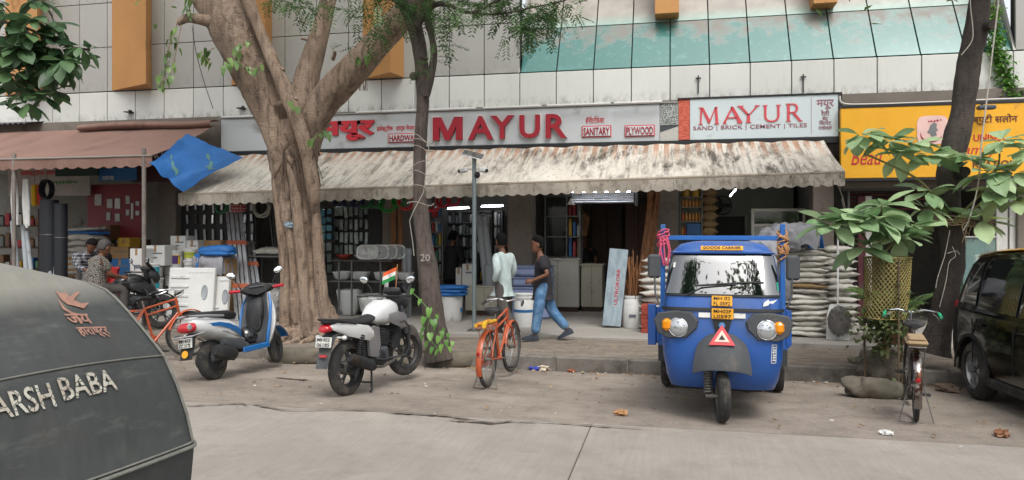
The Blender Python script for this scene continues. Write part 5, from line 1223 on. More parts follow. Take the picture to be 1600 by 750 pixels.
def clump_mesh(centres, n, size, rn, kind='leaf', spread=(.5,.5,.4)):
    """many small folded leaves scattered in clumps, one mesh"""
    v = []; f = []
    for c in centres:
        for _ in range(n):
            p = Vector(c)+Vector((rn.gauss(0,spread[0]), rn.gauss(0,spread[1]), rn.gauss(0,spread[2])))
            d = Vector((rn.uniform(-1,1), rn.uniform(-1,1), rn.uniform(-1,.35))).normalized(); s = d.cross(Vector((rn.uniform(-.4,.4),rn.uniform(-.4,.4),1))).normalized()
            L = size*rn.uniform(.6,1.2); w = L*.3; nn = s.cross(d)*L*.08; o = len(v)
            v += [p, p+d*L*.45+s*w+nn, p+d*L, p+d*L*.45-s*w+nn]; f += [(o,o+1,o+2), (o,o+2,o+3)]
    b = MB(); b.v = v; b.f = f; return b
# ---------------------------------------------------------------- the big fig tree
TY = 11.6
base = yp(486, 500, TY); fig = thing('fig_tree', 'big pale fig tree with fluted trunk in front of the striped awning', 'tree', (base.x, TY, .05))
tp = pxp([(487,522,108),(486,510,94),(484,495,82),(481,470,72),(478,430,66),(472,380,67),(467,330,71),(460,280,77),(457,240,84),(455,212,82),(453,190,60)], TY)
tr = obj('trunk', stem(tp, 10, 56, 6, .10, .075, .02, 1), M_FICUS, fig, world=True, smooth=80)
LIMBS = [([(455,262,50,-.1),(436,215,56,-.1),(418,170,58,-.15),(400,130,64,-.2),(384,90,74,-.2),(364,45,86,-.2),(338,-15,88,-.1),(305,-90,70,0),(262,-175,50,.2)], 5, .07),
         ([(493,350,6,-.1),(492,325,16,-.3),(489,290,24,-.40),(480,240,27,-.42),(463,185,25,-.42),(445,140,27,-.42),(426,95,22,-.4),(406,48,20,-.4),(390,5,23,-.4),(376,-60,20,-.4),(360,-130,16,-.4)], 3, .05),
         ([(472,245,40,0),(468,200,52,.05),(470,165,55,.1),(478,128,46,.15),(491,85,40,.2),(504,38,34,.25),(516,-12,29,.3),(535,-90,24,.4)], 0, 0),
         ([(472,268,46,.0),(478,226,56,.0),(490,186,58,-.05),(514,152,58,-.1),(548,114,55,-.15),(592,66,51,-.25),(640,12,47,-.35),(692,-42,42,-.4),(775,-120,30,-.4)], 4, .04),
         ([(350,40,26,-.3),(322,32,22,-.45),(295,28,18,-.55),(277,36,12,-.6)], 0, 0)]
for k, (L, lb, am) in enumerate(LIMBS):
    obj('limb', stem(pxp(L, TY), 6, 22, lb, am, .05, .05, k*3.1), M_FICUS, fig, world=True, smooth=80)
for k, L in enumerate(([(446,512,26,-.2),(447,440,22,-.2),(441,360,22,-.2),(433,290,20,-.2),(427,245,16,-.15),(420,215,8,-.05)], [(480,520,22,-.36),(475,450,22,-.30),(469,380,23,-.31),(463,310,22,-.33),(455,262,18,-.36),(448,235,8,-.3)], [(508,510,28,-.2),(501,440,22,-.2),(496,370,20,-.22),(493,310,16,-.22),(492,280,6,-.1)], [(464,505,14,-.33),(459,420,14,-.28),(452,340,15,-.30),(446,280,12,-.33),(442,250,5,-.2)])):
    obj('fused_stem', stem(pxp(L, TY), 8, 14, 0, 0, .07, 0, 20+k), M_FICUS, fig, world=True, smooth=80)
# stubs, knots and aerial roots
for (a, b, w) in (((436,120),(441,106),9), ((560,116),(557,100),8), ((520,93),(523,80),6), ((452,170),(462,152),10), ((430,165),(446,158),9), ((478,62),(470,60),4), ((476,35),(468,33),4)):
    A = yp(a[0], a[1], TY-.35); B = yp(b[0], b[1], TY-.45); r = w/2*12.6/FPX
    obj('stub', MB().tube([A, A.lerp(B,.6)+Vector((.01,0,0)), B], [r*1.1, r, r*.8], 8), M_FICUS, fig, world=True)
rn = random.Random(5); ab = MB()
for k in range(16):
    x = rn.uniform(432, 505); y0 = rn.uniform(205, 260); x2 = x+rn.uniform(-22,22)
    yy = TY-.40-.02*k*.2
    ab.tube([yp(x, y0, yy), yp((x+x2)/2+rn.uniform(-6,6), y0+rn.uniform(10,30), yy-.02), yp(x2, y0+rn.uniform(30,80), yy+.02)], rn.uniform(.006,.016), 6)
for k in range(9):
    x = 563+rn.uniform(-6,8); ab.tube([yp(x, 106, TY-.4), yp(x+rn.uniform(-3,3), 125, TY-.4), yp(x+rn.uniform(-5,3), 142, TY-.4)], .006, 5)
tag(obj('aerial_roots', ab, mat('root_brown', '54453a', .9), fig, world=True), kind='stuff')
for k in range(9):   # surface roots
    a = R(200+k*18); r0 = .42; P = []
    for q in range(5):
        rr = r0+.16*q; P.append((base.x+rr*math.cos(a+.12*math.sin(q*1.7+k)), TY+rr*math.sin(a)*.9, .13-.035*q+.012*math.sin(k+q), .085-.014*q))
    obj('root', stem(P, 4, 12, 0, 0, .06, 0, k), M_FICUS, fig, world=True, smooth=80)
# bark number patch
obj('number_plate', MB().box(yp(454, 351, TY-.385), (.2,.012,.09), rot=(0,4,8)), mat('tree_tag', '2f4a5a', .7, col2='9fb0b8', c2s=30), fig, world=True)
rn = random.Random(11)
fc = [yp(x, y, TY+dy) for x, y, dy in ((250,-190,.4),(150,-240,.2),(330,-260,.5),(420,-230,-.6),(540,-200,.5),(650,-230,.3),(760,-190,-.5),(850,-230,.2),(480,-330,.2),(300,-380,.2),(640,-380,.2),(60,-300,.3),(200,-140,-.9),(590,-140,-1.0),(380,-170,.9))]
obj('crown', clump_mesh(fc, 420, .17, rn, spread=(.75,.75,.55)), ML_FIC, fig, world=True, smooth=0, fix=False)
# hanging heart-shaped leaves and twigs that show in the picture
LM_PEEP = [leaf_mesh('leaf', 1., .8, 'heart', .12, c) for c in (.1, .25)]
for me in LM_PEEP: me.materials.append(ML_FIC)
rn = random.Random(21)
tw = [[(277,36),(268,60),(262,85),(256,115),(252,138)], [(283,40),(276,75),(270,105),(262,125)], [(300,28),(296,12),(300,0)], [(395,60),(380,70),(366,85),(352,105)], [(412,95),(395,110),(372,95)], [(470,225),(500,212),(512,205)], [(335,75),(318,85),(330,100)], [(600,70),(575,85),(560,95)], [(460,150),(455,160),(470,170)]]
for L in tw:
    yy = TY-.62; pts = [yp(x, y, yy) for x, y in L]
    obj('twig', MB().tube([Vector(q) for q in crom([tuple(p) for p in pts], 4)], .007, 6), M_FICUS, fig, world=True)
    for q in crom([tuple(p) for p in pts], 5)[2:]:
        if rn.random() < .85:
            add_leaf(fig, LM_PEEP, Vector(q)+Vector((rn.uniform(-.04,.04),rn.uniform(-.1,.05),0)), Vector((rn.uniform(-.7,.7), rn.uniform(-.6,.2), -1)), rn.uniform(.10,.17), rn)
# ---------------------------------------------------------------- the slim tree with painted 20
NY = 10.3
nb = gp(684, 553, .0); neem = thing('slim_tree', 'slim dark tree with number 20 painted on trunk beside the white motorbike', 'tree', (XP(684, NY), NY, 0))
tp = pxp([(686,562,60),(684,548,48),(681,520,42),(676,480,40),(669,430,38),(661,370,32),(656,310,26),(655,260,23),(657,210,23),(660,165,23),(660,130,25)], NY)
ntr = obj('trunk', stem(tp, 8, 24, 5, .05, .06, .02, 4), M_NEEM, neem, world=True, smooth=80)
for k, L in enumerate(([(661,150,24),(659,110,25),(654,70,28,.05),(646,35,30,.1),(634,5,26,.1),(618,-40,22,.1),(600,-110,18,.1)], [(666,150,14,-.1),(673,120,15,-.12),(678,85,14,-.12),(674,55,13,-.12),(664,20,12,-.12),(658,-20,11,-.1),(650,-80,9,-.1)], [(652,40,14,-.1),(675,10,11,-.2),(700,8,8,-.3),(735,20,6,-.4),(775,2,6,-.5),(820,-20,5,-.5)], [(640,15,12,-.1),(600,-12,10,-.3),(570,-20,7,-.4),(540,-30,5,-.4)], [(735,20,5,-.4),(780,22,4,-.45),(840,10,3,-.5),(885,0,3,-.5)])):
    obj('limb', stem(pxp(L, NY), 5, 12, 0, 0, .05, 0, k), M_NEEM, neem, world=True, smooth=80)
for q in pxp([(646,119,12,-.14)], NY): obj('knot', MB().ell(q[:3], (.06,.05,.06)), M_NEEM, neem, world=True)
a20 = yp(657, 408, NY-.165)
letter('painted_number', '20', .14, .10, mat('chalk', '8d8880', .9), neem, Matrix.Translation(-neem.location) @ face_at(a20), .012, .0)
def neem_frond(v, f, p, d, L, rn):
    d = d.normalized(); s = d.cross(Vector((0,0,1))); s = s.normalized() if s.length > .1 else Vector((1,0,0))
    n = 7
    for k in range(1, n+1):
        q = p+d*L*k/n+Vector((0,0,-.25*L*(k/n)**2))
        for sg in (-1, 1):
            e = (s*sg+d*.55+Vector((0,0,rn.uniform(-.5,.05)))).normalized(); l = .075*rn.uniform(.8,1.2); w = d*.013; o = len(v)
            v += [q, q+e*l*.5+w, q+e*l, q+e*l*.5-w]; f += [(o,o+1,o+2), (o,o+2,o+3)]
rn = random.Random(31); v = []; f = []
ncl = [(545,5,12),(575,18,12),(600,8,12),(560,60,9),(590,45,9),(618,20,10),(650,4,18),(680,14,18),(700,20,16),(690,5,18),(730,8,30),(765,5,30),(800,12,40),(825,28,44),(850,15,44),(880,6,26),(815,50,22),(845,45,20),(470,6,18),(500,10,12),(440,0,14),(690,70,10),(672,98,8),(610,-20,40),(700,-40,50),(790,-40,60),(870,-40,50),(540,-40,40),(650,-80,70),(760,-100,70),(850,-110,60),(560,-110,50)]
for x, y, n in ncl:
    for _ in range(n):
        p = yp(x+rn.gauss(0,13), y+rn.gauss(0,9), NY-.35+rn.gauss(0,.22))
        neem_frond(v, f, p, Vector((rn.uniform(-1,1), rn.uniform(-.8,.8), rn.uniform(-1.1,.3))), rn.uniform(.16,.3), rn)
b = MB(); b.v = v; b.f = f
obj('crown', b, ML_NEEM, neem, world=True, smooth=0, fix=False)
wr = MB()
for k, y in enumerate((216, 221, 258, 232, 270, 292, 318)):
    c = yp(660-(y-216)*.03, y, NY); r_ = .17+.0002*(y-216)
    sl = rn.uniform(-.12,.12); wr.tube([c+Vector((r_*math.cos(a), r_*math.sin(a), sl*math.cos(a)+.02*math.sin(3*a))) for a in [2*math.pi*i/20 for i in range(20)]], .004, 5, close=True)
wr.tube([yp(671, 215, NY-.2), yp(668, 250, NY-.2), yp(662, 300, NY-.2), yp(646, 330, NY-.2), yp(640, 345, NY-.2), yp(645, 380, NY-.21), yp(647, 400, NY-.21)], .005, 5)
tag(obj('tied_string', wr, mat('string_pale', '9f998e', .8), neem, world=True), kind='stuff')
# heart-leaved vine at its foot
vn = thing('heart_leaf_vine', 'bright green heart-leaved vine climbing foot of the slim tree', 'vine', (XP(680, NY-.35), NY-.35, -.1))
obj('stem', MB().tube([Vector(q) for q in crom([tuple(yp(x, y, NY-.3)) for x, y in ((690,552),(676,535),(668,515),(672,490),(658,470),(645,458))], 4)], .006, 6), mat('vine_stem', '5c7a40', .7), vn, world=True)
rn = random.Random(8)
for x, y, s in ((645,458,.13),(657,474,.12),(671,488,.17),(663,502,.16),(677,506,.16),(662,518,.15),(672,527,.15),(681,514,.13),(668,540,.14),(686,532,.14),(690,545,.14),(676,549,.13),(697,538,.12),(694,520,.11),(660,530,.12),(702,548,.12),(684,553,.12),(690,524,.12),(707,540,.09),(700,527,.09),(682,498,.1)):
    d = Vector((rn.uniform(-.5,.5), -.55, -1)); add_leaf(vn, LM_HEART, yp(x, y-6, NY-.42+rn.uniform(-.12,.06)), d, s*.78, rn, roll=rn.uniform(-.3,.3))
# ---------------------------------------------------------------- dark leaning tree on the right
RY = 10.55
rt = thing('leaning_tree', 'dark leaning tree trunk tied with rope in front of the yellow sign', 'tree', (XP(1462, RY), RY, .02))
tp = pxp([(1458,552,70),(1462,535,56),(1470,500,44),(1480,455,42),(1489,410,41),(1487,360,39),(1483,310,39),(1481,270,41),(1492,220,42),(1503,180,41),(1506,150,40),(1513,100,42),(1525,50,42),(1530,0,37),(1538,-70,36),(1550,-150,30)], RY)
obj('trunk', stem(tp, 7, 24, 3, .04, .06, .05, 9), M_BARK3, rt, world=True, smooth=80)
for (a, b, w) in (((1538,42),(1552,38),16), ((1505,345),(1532,342),13), ((1500,272),(1508,268),18)):
    A = yp(a[0], a[1], RY-.05); B = yp(b[0], b[1], RY-.25); r = w/2*9.4/FPX
    obj('stub', MB().tube([A, A.lerp(B,.5), B], [r*1.1, r, r*.9], 10), M_BARK3, rt, world=True)
for L in ([(1530,-20,26),(1470,-70,20,-.4),(1400,-120,14,-.6)], [(1536,-40,26),(1590,-90,18,.3),(1660,-130,12,.5)]):
    obj('limb', stem(pxp(L, RY), 5, 12, 0, 0, .05, 0, 2), M_BARK3, rt, world=True, smooth=80)
rn = random.Random(41)
rc = [yp(x, y, RY+dy) for x, y, dy in ((1400,-160,-.4),(1480,-190,.3),(1560,-200,-.3),(1650,-170,.3),(1720,-230,.1),(1540,-280,.2),(1330,-230,.1))]
obj('crown', clump_mesh(rc, 380, .17, rn, spread=(.6,.6,.5)), ML_NEEM, rt, world=True, smooth=0, fix=False)
rp2 = thing('rope', 'frayed jute rope wound round the leaning tree and its stub', 'rope', (XP(1487, RY-.2), RY-.2, 1.7))
b = MB(); c0 = yp(1487, 345, RY)
for k in range(9):
    dz = rn.uniform(-.05,.05); ex = rn.uniform(.2,.36)
    b.tube([c0+Vector(((.2+ (ex-.2)*max(0,math.cos(a)))*math.cos(a), .21*math.sin(a), dz+.03*math.sin(2*a+k))) for a in [2*math.pi*i/18 for i in range(18)]], .006, 5, close=True)
for k in range(7):
    p = yp(1512+rn.uniform(-8,12), 345, RY-.22); b.tube([p, p+Vector((rn.uniform(-.05,.05),-.02,-.08)), p+Vector((rn.uniform(-.1,.08),-.02,-.2-rn.random()*.1))], .004, 5)
tag(obj('coil', b, mat('jute', 'a3917a', .95), rp2, world=True), kind='stuff')
wc = thing('long_cord', 'twisted white cord hanging beside the leaning tree over yellow sign', 'cord', (XP(1535, RY-.5), RY-.5, 1.7))
obj('cord', MB().tube([Vector(q) for q in crom([tuple(yp(x, y, RY-.45)) for x, y in ((1566,-90),(1560,0),(1552,70),(1546,120),(1540,170),(1533,230),(1528,290),(1515,340),(1505,360))], 5)], .009, 6), mat('cord_white', 'a8a49b', .9, bump=.5, bs=120), wc, world=True)
obj('cord', MB().tube([Vector(q) for q in crom([tuple(yp(x, y, RY-.28)) for x, y in ((1520,-60),(1516,0),(1520,45),(1518,65),(1502,86))], 5)], .006, 6), mat('cord_grey', '9a958c', .9), wc, world=True)
pc = MB()
for L in (((1488,385),(1493,400),(1483,410),(1478,440),(1468,480)), ((1480,396),(1494,392),(1500,398)), ((1484,360),(1476,400),(1466,430),(1462,450))):
    pc.tube([Vector(q) for q in crom([tuple(yp(x, y, RY-.23)) for x, y in L], 4)], .004, 5)
tag(obj('tied_string', pc, mat('string_white', 'b5b0a6', .8), rt, world=True), kind='stuff')
# ---------------------------------------------------------------- almond saplings: right group, with tree guard
GY = 10.0
sp = thing('almond_sapling', 'broad-leaved sapling growing out of the yellow mesh tree guard', 'plant', (XP(1386, GY), GY, gz(GY)))
rn = random.Random(51)
M_TWIG = mat('green_twig', '6a6a45', .8, var=.2)
def branchpx(par, L, Y, w, mt=M_TWIG):
    P = pxp([(x, y, w*.6*(1-.5*i/len(L)), dy) for i, (x, y, dy) in enumerate(L)], Y)
    obj('branch', stem(P, 4, 8, 0, 0, .05), mt, par, world=True, smooth=80)
branchpx(sp, [(1386,560,0),(1385,500,0),(1380,440,0),(1378,400,0),(1372,370,-.05)], GY, 15)
branchpx(sp, [(1378,410,0),(1366,392,-.1),(1352,372,-.2),(1340,352,-.3)], GY, 9); branchpx(sp, [(1378,400,0),(1400,375,.1),(1424,360,.15)], GY, 7); branchpx(sp, [(1374,375,-.05),(1376,345,-.1),(1378,318,-.15)], GY, 7)
for x, y, n, L, dy in ((1338,350,9,.34,-.3),(1300,352,5,.3,-.35),(1378,322,8,.33,-.15),(1424,355,6,.27,.1),(1350,385,5,.3,-.2),(1405,372,6,.3,.0),(1368,345,6,.33,-.3)):
    rosette(sp, LM_ALM2, yp(x, y, GY+dy), n+6, L*1.25, rn, .35, .5, Vector((0,-.6,0)))
sh = thing('almond_sapling', 'broad-leaved shoots spreading either side of the leaning tree below yellow sign', 'plant', (XP(1490, RY-.3), RY-.3, 1.))
branchpx(sh, [(1480,330,-.2),(1440,285,-.3),(1400,262,-.4),(1350,240,-.5)], RY, 9); branchpx(sh, [(1490,350,-.2),(1530,320,-.3),(1570,300,-.4),(1620,290,-.4)], RY, 9); branchpx(sh, [(1490,345,-.2),(1535,300,-.35),(1558,262,-.4),(1562,240,-.4)], RY, 8); branchpx(sh, [(1478,350,-.2),(1455,320,-.3),(1440,290,-.3)], RY, 8)
for x, y, n, L, dy in ((1345,232,7,.30,-.5),(1388,240,6,.28,-.45),(1425,245,6,.28,-.4),(1452,262,5,.3,-.3),(1405,262,5,.28,-.4),(1545,290,7,.32,-.4),(1585,290,7,.33,-.4),(1610,255,6,.3,-.4),(1565,240,6,.26,-.4),(1520,270,5,.26,-.35),(1450,320,6,.3,-.3),(1530,365,7,.32,-.3),(1600,330,6,.3,-.4),(1560,325,6,.3,-.35),(1445,345,5,.28,-.25),(1640,300,6,.3,-.3)):
    rosette(sh, LM_ALM2, yp(x, y-20, RY+dy), n+5, L*1.2, rn, .3, .5, Vector((0,-.6,0)))
tg = thing('tree_guard', 'yellow woven mesh tree guard round the sapling beside old bicycle', 'tree guard', (XP(1384, GY), GY, gz(GY)))
gc = [yp(1388, 402, GY), yp(1381, 496, GY)]; gr_ = [.26, .235]
gb = MB(); NG = 32
for sgn in (-1, 1):
    for k in range(NG):
        pts = []
        for i in range(25):
            t = i/24; a = 2*math.pi*k/NG+sgn*t*2.3; c = gc[0].lerp(gc[1], t); r = gr_[0]+(gr_[1]-gr_[0])*t+.012*math.sin(3*a+t*4)
            pts.append(c+Vector((r*math.cos(a), r*math.sin(a), 0)))
        gb.tube(pts, .0065, 4)
for t in (0, 1): gb.tube([gc[t]+Vector((gr_[t]*math.cos(a), gr_[t]*math.sin(a), 0)) for a in [2*math.pi*i/30 for i in range(30)]], .008, 5, close=True)
tag(obj('mesh_net', gb, mat('net_yellow', '8f824f', .75, var=.2, dirt=.25, dcol='6f6238'), tg, world=True), kind='stuff')
for a in (40, 160, 280):
    c = gc[0]+Vector((.27*math.cos(R(a)), .27*math.sin(R(a)), 0)); obj('post', MB().cyl((c.x*.97+gc[1].x*.03, c.y, gz(GY)), c, .012), mat('guard_post', '5a4a38', .8), tg, world=True)
# scrubby growth and soil bags at its foot
sb = thing('scrub_plant', 'dry leafy scrub under the yellow tree guard', 'plant', (XP(1382, GY), GY, gz(GY)))
obj('foliage', clump_mesh([yp(x, y, GY+d) for x, y, d in ((1370,500,0),(1395,510,.1),(1382,495,-.1),(1365,520,.1),(1400,490,0))], 130, .11, random.Random(3), spread=(.13,.13,.16)), m_leaf('scrub_leaf', '4a5a34', '7c8454'), sb, world=True, smooth=0, fix=False)
obj('stem', MB().tube([yp(1380,550,GY), yp(1384,500,GY)], .02, 8), mat('scrub_stem', '5a4634', .9), sb, world=True)
def lumpy(c, rad, rot=(0,0,0), amp=.12, seed=0, n=20, m=14, e=.75):
    T = mat_at(c, rot); rings = []
    for i in range(m+1):
        t = math.pi*(.02+.96*i/m); ring = []
        for j in range(n):
            a = 2*math.pi*j/n; q = lambda w: math.copysign(abs(w)**e, w)
            p = Vector((q(math.cos(t))*rad[0], q(math.sin(t))*q(math.cos(a))*rad[1], q(math.sin(t))*q(math.sin(a))*rad[2]))
            nz_ = MNZ.noise(p*3.2/max(rad)+Vector((seed*7.3,0,0))); ring.append(T @ (p*(1+amp*nz_)))
        rings.append(ring)
    return MB().loft(rings)
M_MOSS = mat('mossy_stone', '665f54', .95, var=.25, vs=6, dirt=.4, dcol='3f4230', dscale=3, bump=.5, bs=18)
for k, (x, y, rx, rz_, lab) in enumerate(((1370,622,.34,.12,'long mossy log-shaped soil bag lying below the tree guard'),(1388,600,.34,.24,'mossy soil bag behind the lower one at tree guard foot'),(1345,592,.14,.16,'small pale stone block at left of tree guard foot'))):
    p = gp(x, y); st_ = thing('soil_bag' if k < 2 else 'stone_block', lab, 'soil bag' if k < 2 else 'stone', p)
    obj('bag' if k < 2 else 'block', lumpy((0,0,rz_*.9), (rx, rz_*1.1, rz_), (0,4,3*k), .45, k, e=.85), M_MOSS, st_, smooth=80)
# ---------------------------------------------------------------- almond tree at top left (trunk out of frame)
AY = 8.6
al = thing('almond_tree', 'dark broad almond leaves hanging in from the top left corner', 'tree', (XP(-190, AY), AY, gz(AY)))
tb = XP(-190, AY)
obj('trunk', stem([(tb,AY,gz(AY)-.05,.2),(tb+.03,AY,1.2,.15),(tb-.02,AY,2.6,.13),(tb+.05,AY,4.0,.11),(tb,AY,5.4,.07)], 6, 18, 0, 0, .06, 0, 2), M_NEEM, al, world=True, smooth=80)
rn = random.Random(61)
for L in ([(-190,60,0),(-110,40,0),(-40,30,0),(30,40,0),(100,70,-.1),(140,78,-.1)], [(-190,120,0),(-100,110,0),(-30,105,.1),(40,125,.1),(70,150,0)], [(-190,0,0),(-90,-20,-.1),(0,-10,-.1),(60,0,-.1)]):
    branchpx(al, L, AY, 12, M_NEEM)
for x, y, n, L in ((20,25,9,.27),(55,30,8,.26),(95,75,9,.27),(128,72,6,.22),(70,70,9,.28),(30,75,9,.28),(10,110,8,.28),(55,110,9,.28),(95,110,8,.27),(35,140,8,.26),(70,150,8,.25),(85,140,5,.22),(5,55,8,.28),(-30,80,8,.28),(-40,30,8,.28),(0,160,6,.25),(60,0,8,.25),(100,95,7,.25),(-10,0,8,.27),(-40,130,8,.26),(-90,60,8,.28),(-60,-20,8,.28),(45,55,9,.27),(80,35,8,.26),(15,75,9,.28),(70,90,9,.27),(115,95,7,.24),(50,85,9,.27),(45,160,7,.24)):
    rosette(al, LM_ALM, yp(x, y, AY-.1+rn.uniform(-.35,.35)), n+4, L*1.3, rn, .2, .9, Vector((0,-.3,-.1)))
# ---------------------------------------------------------------- creeper hanging on the facade at right
cv = thing('facade_creeper', 'light green creeper trailing down the white fascia at upper right', 'creeper', (XP(1575, FY-.06), FY-.06, 4.3))
cp = [tuple(yp(x, y, FY-.06)) for x, y in ((1556,-20),(1552,30),(1556,65),(1565,100),(1576,135),(1586,152))]
obj('stem', MB().tube([Vector(q) for q in crom(cp, 5)], .012, 6), M_TWIG, cv, world=True)
rn = random.Random(71); obj('foliage', clump_mesh(crom(cp, 9)[6:], 34, .09, rn, spread=(.075,.05,.06)), ML_VINE, cv, world=True, smooth=0, fix=False)
# potted palm fronds behind the tree guard
fp = thing('fern_palm', 'dark green feathery palm plant standing behind the tree guard', 'plant', (XP(1400, 12.3), 12.3, PZ))
rn = random.Random(81)
obj('pot', MB().lathe([(.0,0),(.15,0),(.2,.28),(.21,.3),(.18,.3),(.16,.26),(0,.26)], 20), mat('pot_brown', '5a3a2a', .8), fp)
for k in range(16):
    a = rn.uniform(0, 2*math.pi); l = rn.uniform(.7,1.1); v = []; f = []
    pts = [Vector((math.cos(a)*l*t*.75, math.sin(a)*l*t*.6, .28+l*(1.15*t-.65*t*t))) for t in [i/10 for i in range(11)]]
    b = MB().tube(pts, .006, 5)
    for i in range(2, 11):
        s = Vector((-math.sin(a), math.cos(a), 0)); d = (pts[i]-pts[i-1]).normalized()
        for sg in (-1, 1):
            for h_ in (0, .5):
                q = pts[i-1].lerp(pts[i], h_); e = (s*sg+d*.7+Vector((0,0,-.25))).normalized()*.2*(1-abs(i-5)*.08)
                b.add([q, q+e*.5+d*.012, q+e, q+e*.5-d*.012], [(0,1,2,3)])
    obj('frond', b, ML_NEEM, fp, smooth=0, fix=False)
# ---------------------------------------------------------------- street trees on the viewer's side (they show in the windscreen)
def far_tree(name, label, x, y, h, r, seed):
    rn = random.Random(seed); t = thing(name, label, 'tree', (x, y, 0), group='street trees on the near side of the road')
    obj('trunk', stem([(0,0,-.05,.3),(.05,0,1.5,.22),(-.05,.1,3,.2),(.1,0,h*.62,.14)], 6, 14, 0, 0, .06, 0, seed), M_NEEM, t, smooth=80)
    cs = [Vector((rn.gauss(0,r*.5), rn.gauss(0,r*.5), h*.72+rn.gauss(0,r*.35))) for _ in range(26)]
    for c in cs[:6]: obj('limb', MB().tube([(0,0,h*.45), Vector((0,0,h*.5)).lerp(c,.5)+Vector((0,0,.2)), c], [.1,.06,.03], 8), M_NEEM, t)
    obj('crown', clump_mesh(cs, 260, .3, rn, spread=(.6,.6,.5)), ML_NEEM, t, smooth=0, fix=False)
far_tree('street_tree', 'leafy street tree behind the viewer reflected in windscreen, left one', -4.6, -3.6, 15.5, 2.8, 1)
far_tree('street_tree', 'leafy street tree behind the viewer reflected in windscreen, right one', 4.9, -3.6, 15.5, 2.2, 2)
far_tree('street_tree', 'leafy street tree behind the viewer reflected in the taxi side', 9.5, -3.5, 7.5, 2.6, 3)
# ================================================================ people
M_SKIN = mat('brown_skin', '6b4632', .55, var=.08, vs=8)
M_HAIR = mat('black_hair', '0d0b0b', .8, var=.2, vs=30, bump=.3, bs=150, spec=.15)
def skin_mesh(name, J, E, root, sub=2):
    names = list(J); me = bpy.data.meshes.new(name)
    me.from_pydata([J[k][0] for k in names], [(names.index(a), names.index(b)) for a, b in E], [])
    o = bpy.data.objects.new(name, me); SC.collection.objects.link(o)
    sk = o.modifiers.new('s', 'SKIN'); sk.use_smooth_shade = True; sk.branch_smoothing = .6
    ss = o.modifiers.new('u', 'SUBSURF'); ss.levels = sub; ss.render_levels = sub
    for i, k in enumerate(names):
        r = J[k][1]; d = me.skin_vertices[0].data[i]; d.radius = (r, r) if isinstance(r, (int, float)) else r; d.use_root = (k == root)
    dg = bpy.context.evaluated_depsgraph_get(); dg.update()
    out = bpy.data.meshes.new_from_object(o.evaluated_get(dg)); bpy.data.objects.remove(o); bpy.data.meshes.remove(me); out.materials.clear()
    return out
def join_mb(me, mb):
    t = mb.mesh('tmp', 60); bm = bmesh.new(); bm.from_mesh(me); bm.from_mesh(t); bm.to_mesh(me); bm.free(); bpy.data.meshes.remove(t)
    me.polygons.foreach_set('use_smooth', [True]*len(me.polygons)); return me
def hand_mb(w, d, up, side=1, grip=.5):
    """palm and five curled fingers; w wrist, d direction of the hand, up = back of the hand"""
    w = Vector(w); d = Vector(d).normalized(); up = Vector(up); up = (up-d*up.dot(d)).normalized(); s = d.cross(up)*side; b = MB()
    b.loft([[w+d*t+s*(x*a)+up*(y*c) for x, y in ((-1,0),(-.7,1),(.7,1),(1,0),(.7,-1),(-.7,-1))] for t, a, c in ((-.02,.022,.017),(.02,.03,.016),(.06,.037,.014),(.09,.036,.011))])
    for k, (o, L) in enumerate(((.027,.068),(.009,.078),(-.009,.072),(-.027,.056))):
        p = w+d*.085+s*o; q = p+(d*(1-grip*.35)-up*grip*.6)*L*.45; r = q+(d*(.7-grip)-up*(.25+grip))*L*.33; e = r+(d*(.3-grip)-up*.8)*L*.25
        b.tube([p, q, r, e], [.0095,.009,.008,.0065], 7)
    p = w+d*.03+s*.028; b.tube([p, p+s*.022+d*.02-up*.012, p+s*.022+d*.045-up*.02], [.011,.0105,.008], 7)
    return b
def head_mb(c, f, up=(0,0,1), sc=1.):
    """head centred at c, looking along f"""
    f = Vector(f).normalized(); up = Vector(up); up = (up-f*up.dot(f)).normalized(); l = up.cross(f); c = Vector(c)
    M = Matrix(((f.x,l.x,up.x,c.x),(f.y,l.y,up.y,c.y),(f.z,l.z,up.z,c.z),(0,0,0,1))) @ Matrix.Diagonal((sc,sc,sc,1))
    b = MB(); rings = []
    for z, xf, xb, w in ((-.125,.035,-.0,.02),(-.118,.065,-.03,.042),(-.095,.082,-.055,.056),(-.06,.088,-.075,.064),(-.03,.088,-.088,.069),(0,.087,-.095,.073),(.035,.088,-.098,.075),(.07,.080,-.095,.073),(.1,.06,-.075,.06),(.12,.03,-.045,.038),(.128,.0,-.015,.012)):
        rings.append([((xf+xb)/2+(xf-xb)/2*math.cos(a), w*math.sin(a), z) for a in [2*math.pi*i/18 for i in range(18)]])
    b.loft(rings, M=M)
    b.loft([[(x, y*w, z-q) for y, q in ((-1,.0),(0,-.006),(1,0),(0,.012))] for x, w, z, q in ((.084,.008,.015,0),(.098,.011,-.012,0),(.108,.015,-.03,0),(.09,.016,-.042,0))], M=M)   # nose
    for s in (-1, 1): b.ell((-.008, s*.077, -.008), (.022,.010,.034), 10, 8, (0,0,s*18), M=M)
    b.loft([[(.086+.006*math.cos(a)*k, .024*(1-abs(1-k)*.3)*math.cos(a*0+q), -.068+.008*math.sin(a)) for a, q in ((0,0),(1.5,.8),(3.1,1.57),(4.7,2.4))] for k in (.8,1)], M=M)
    return b, M
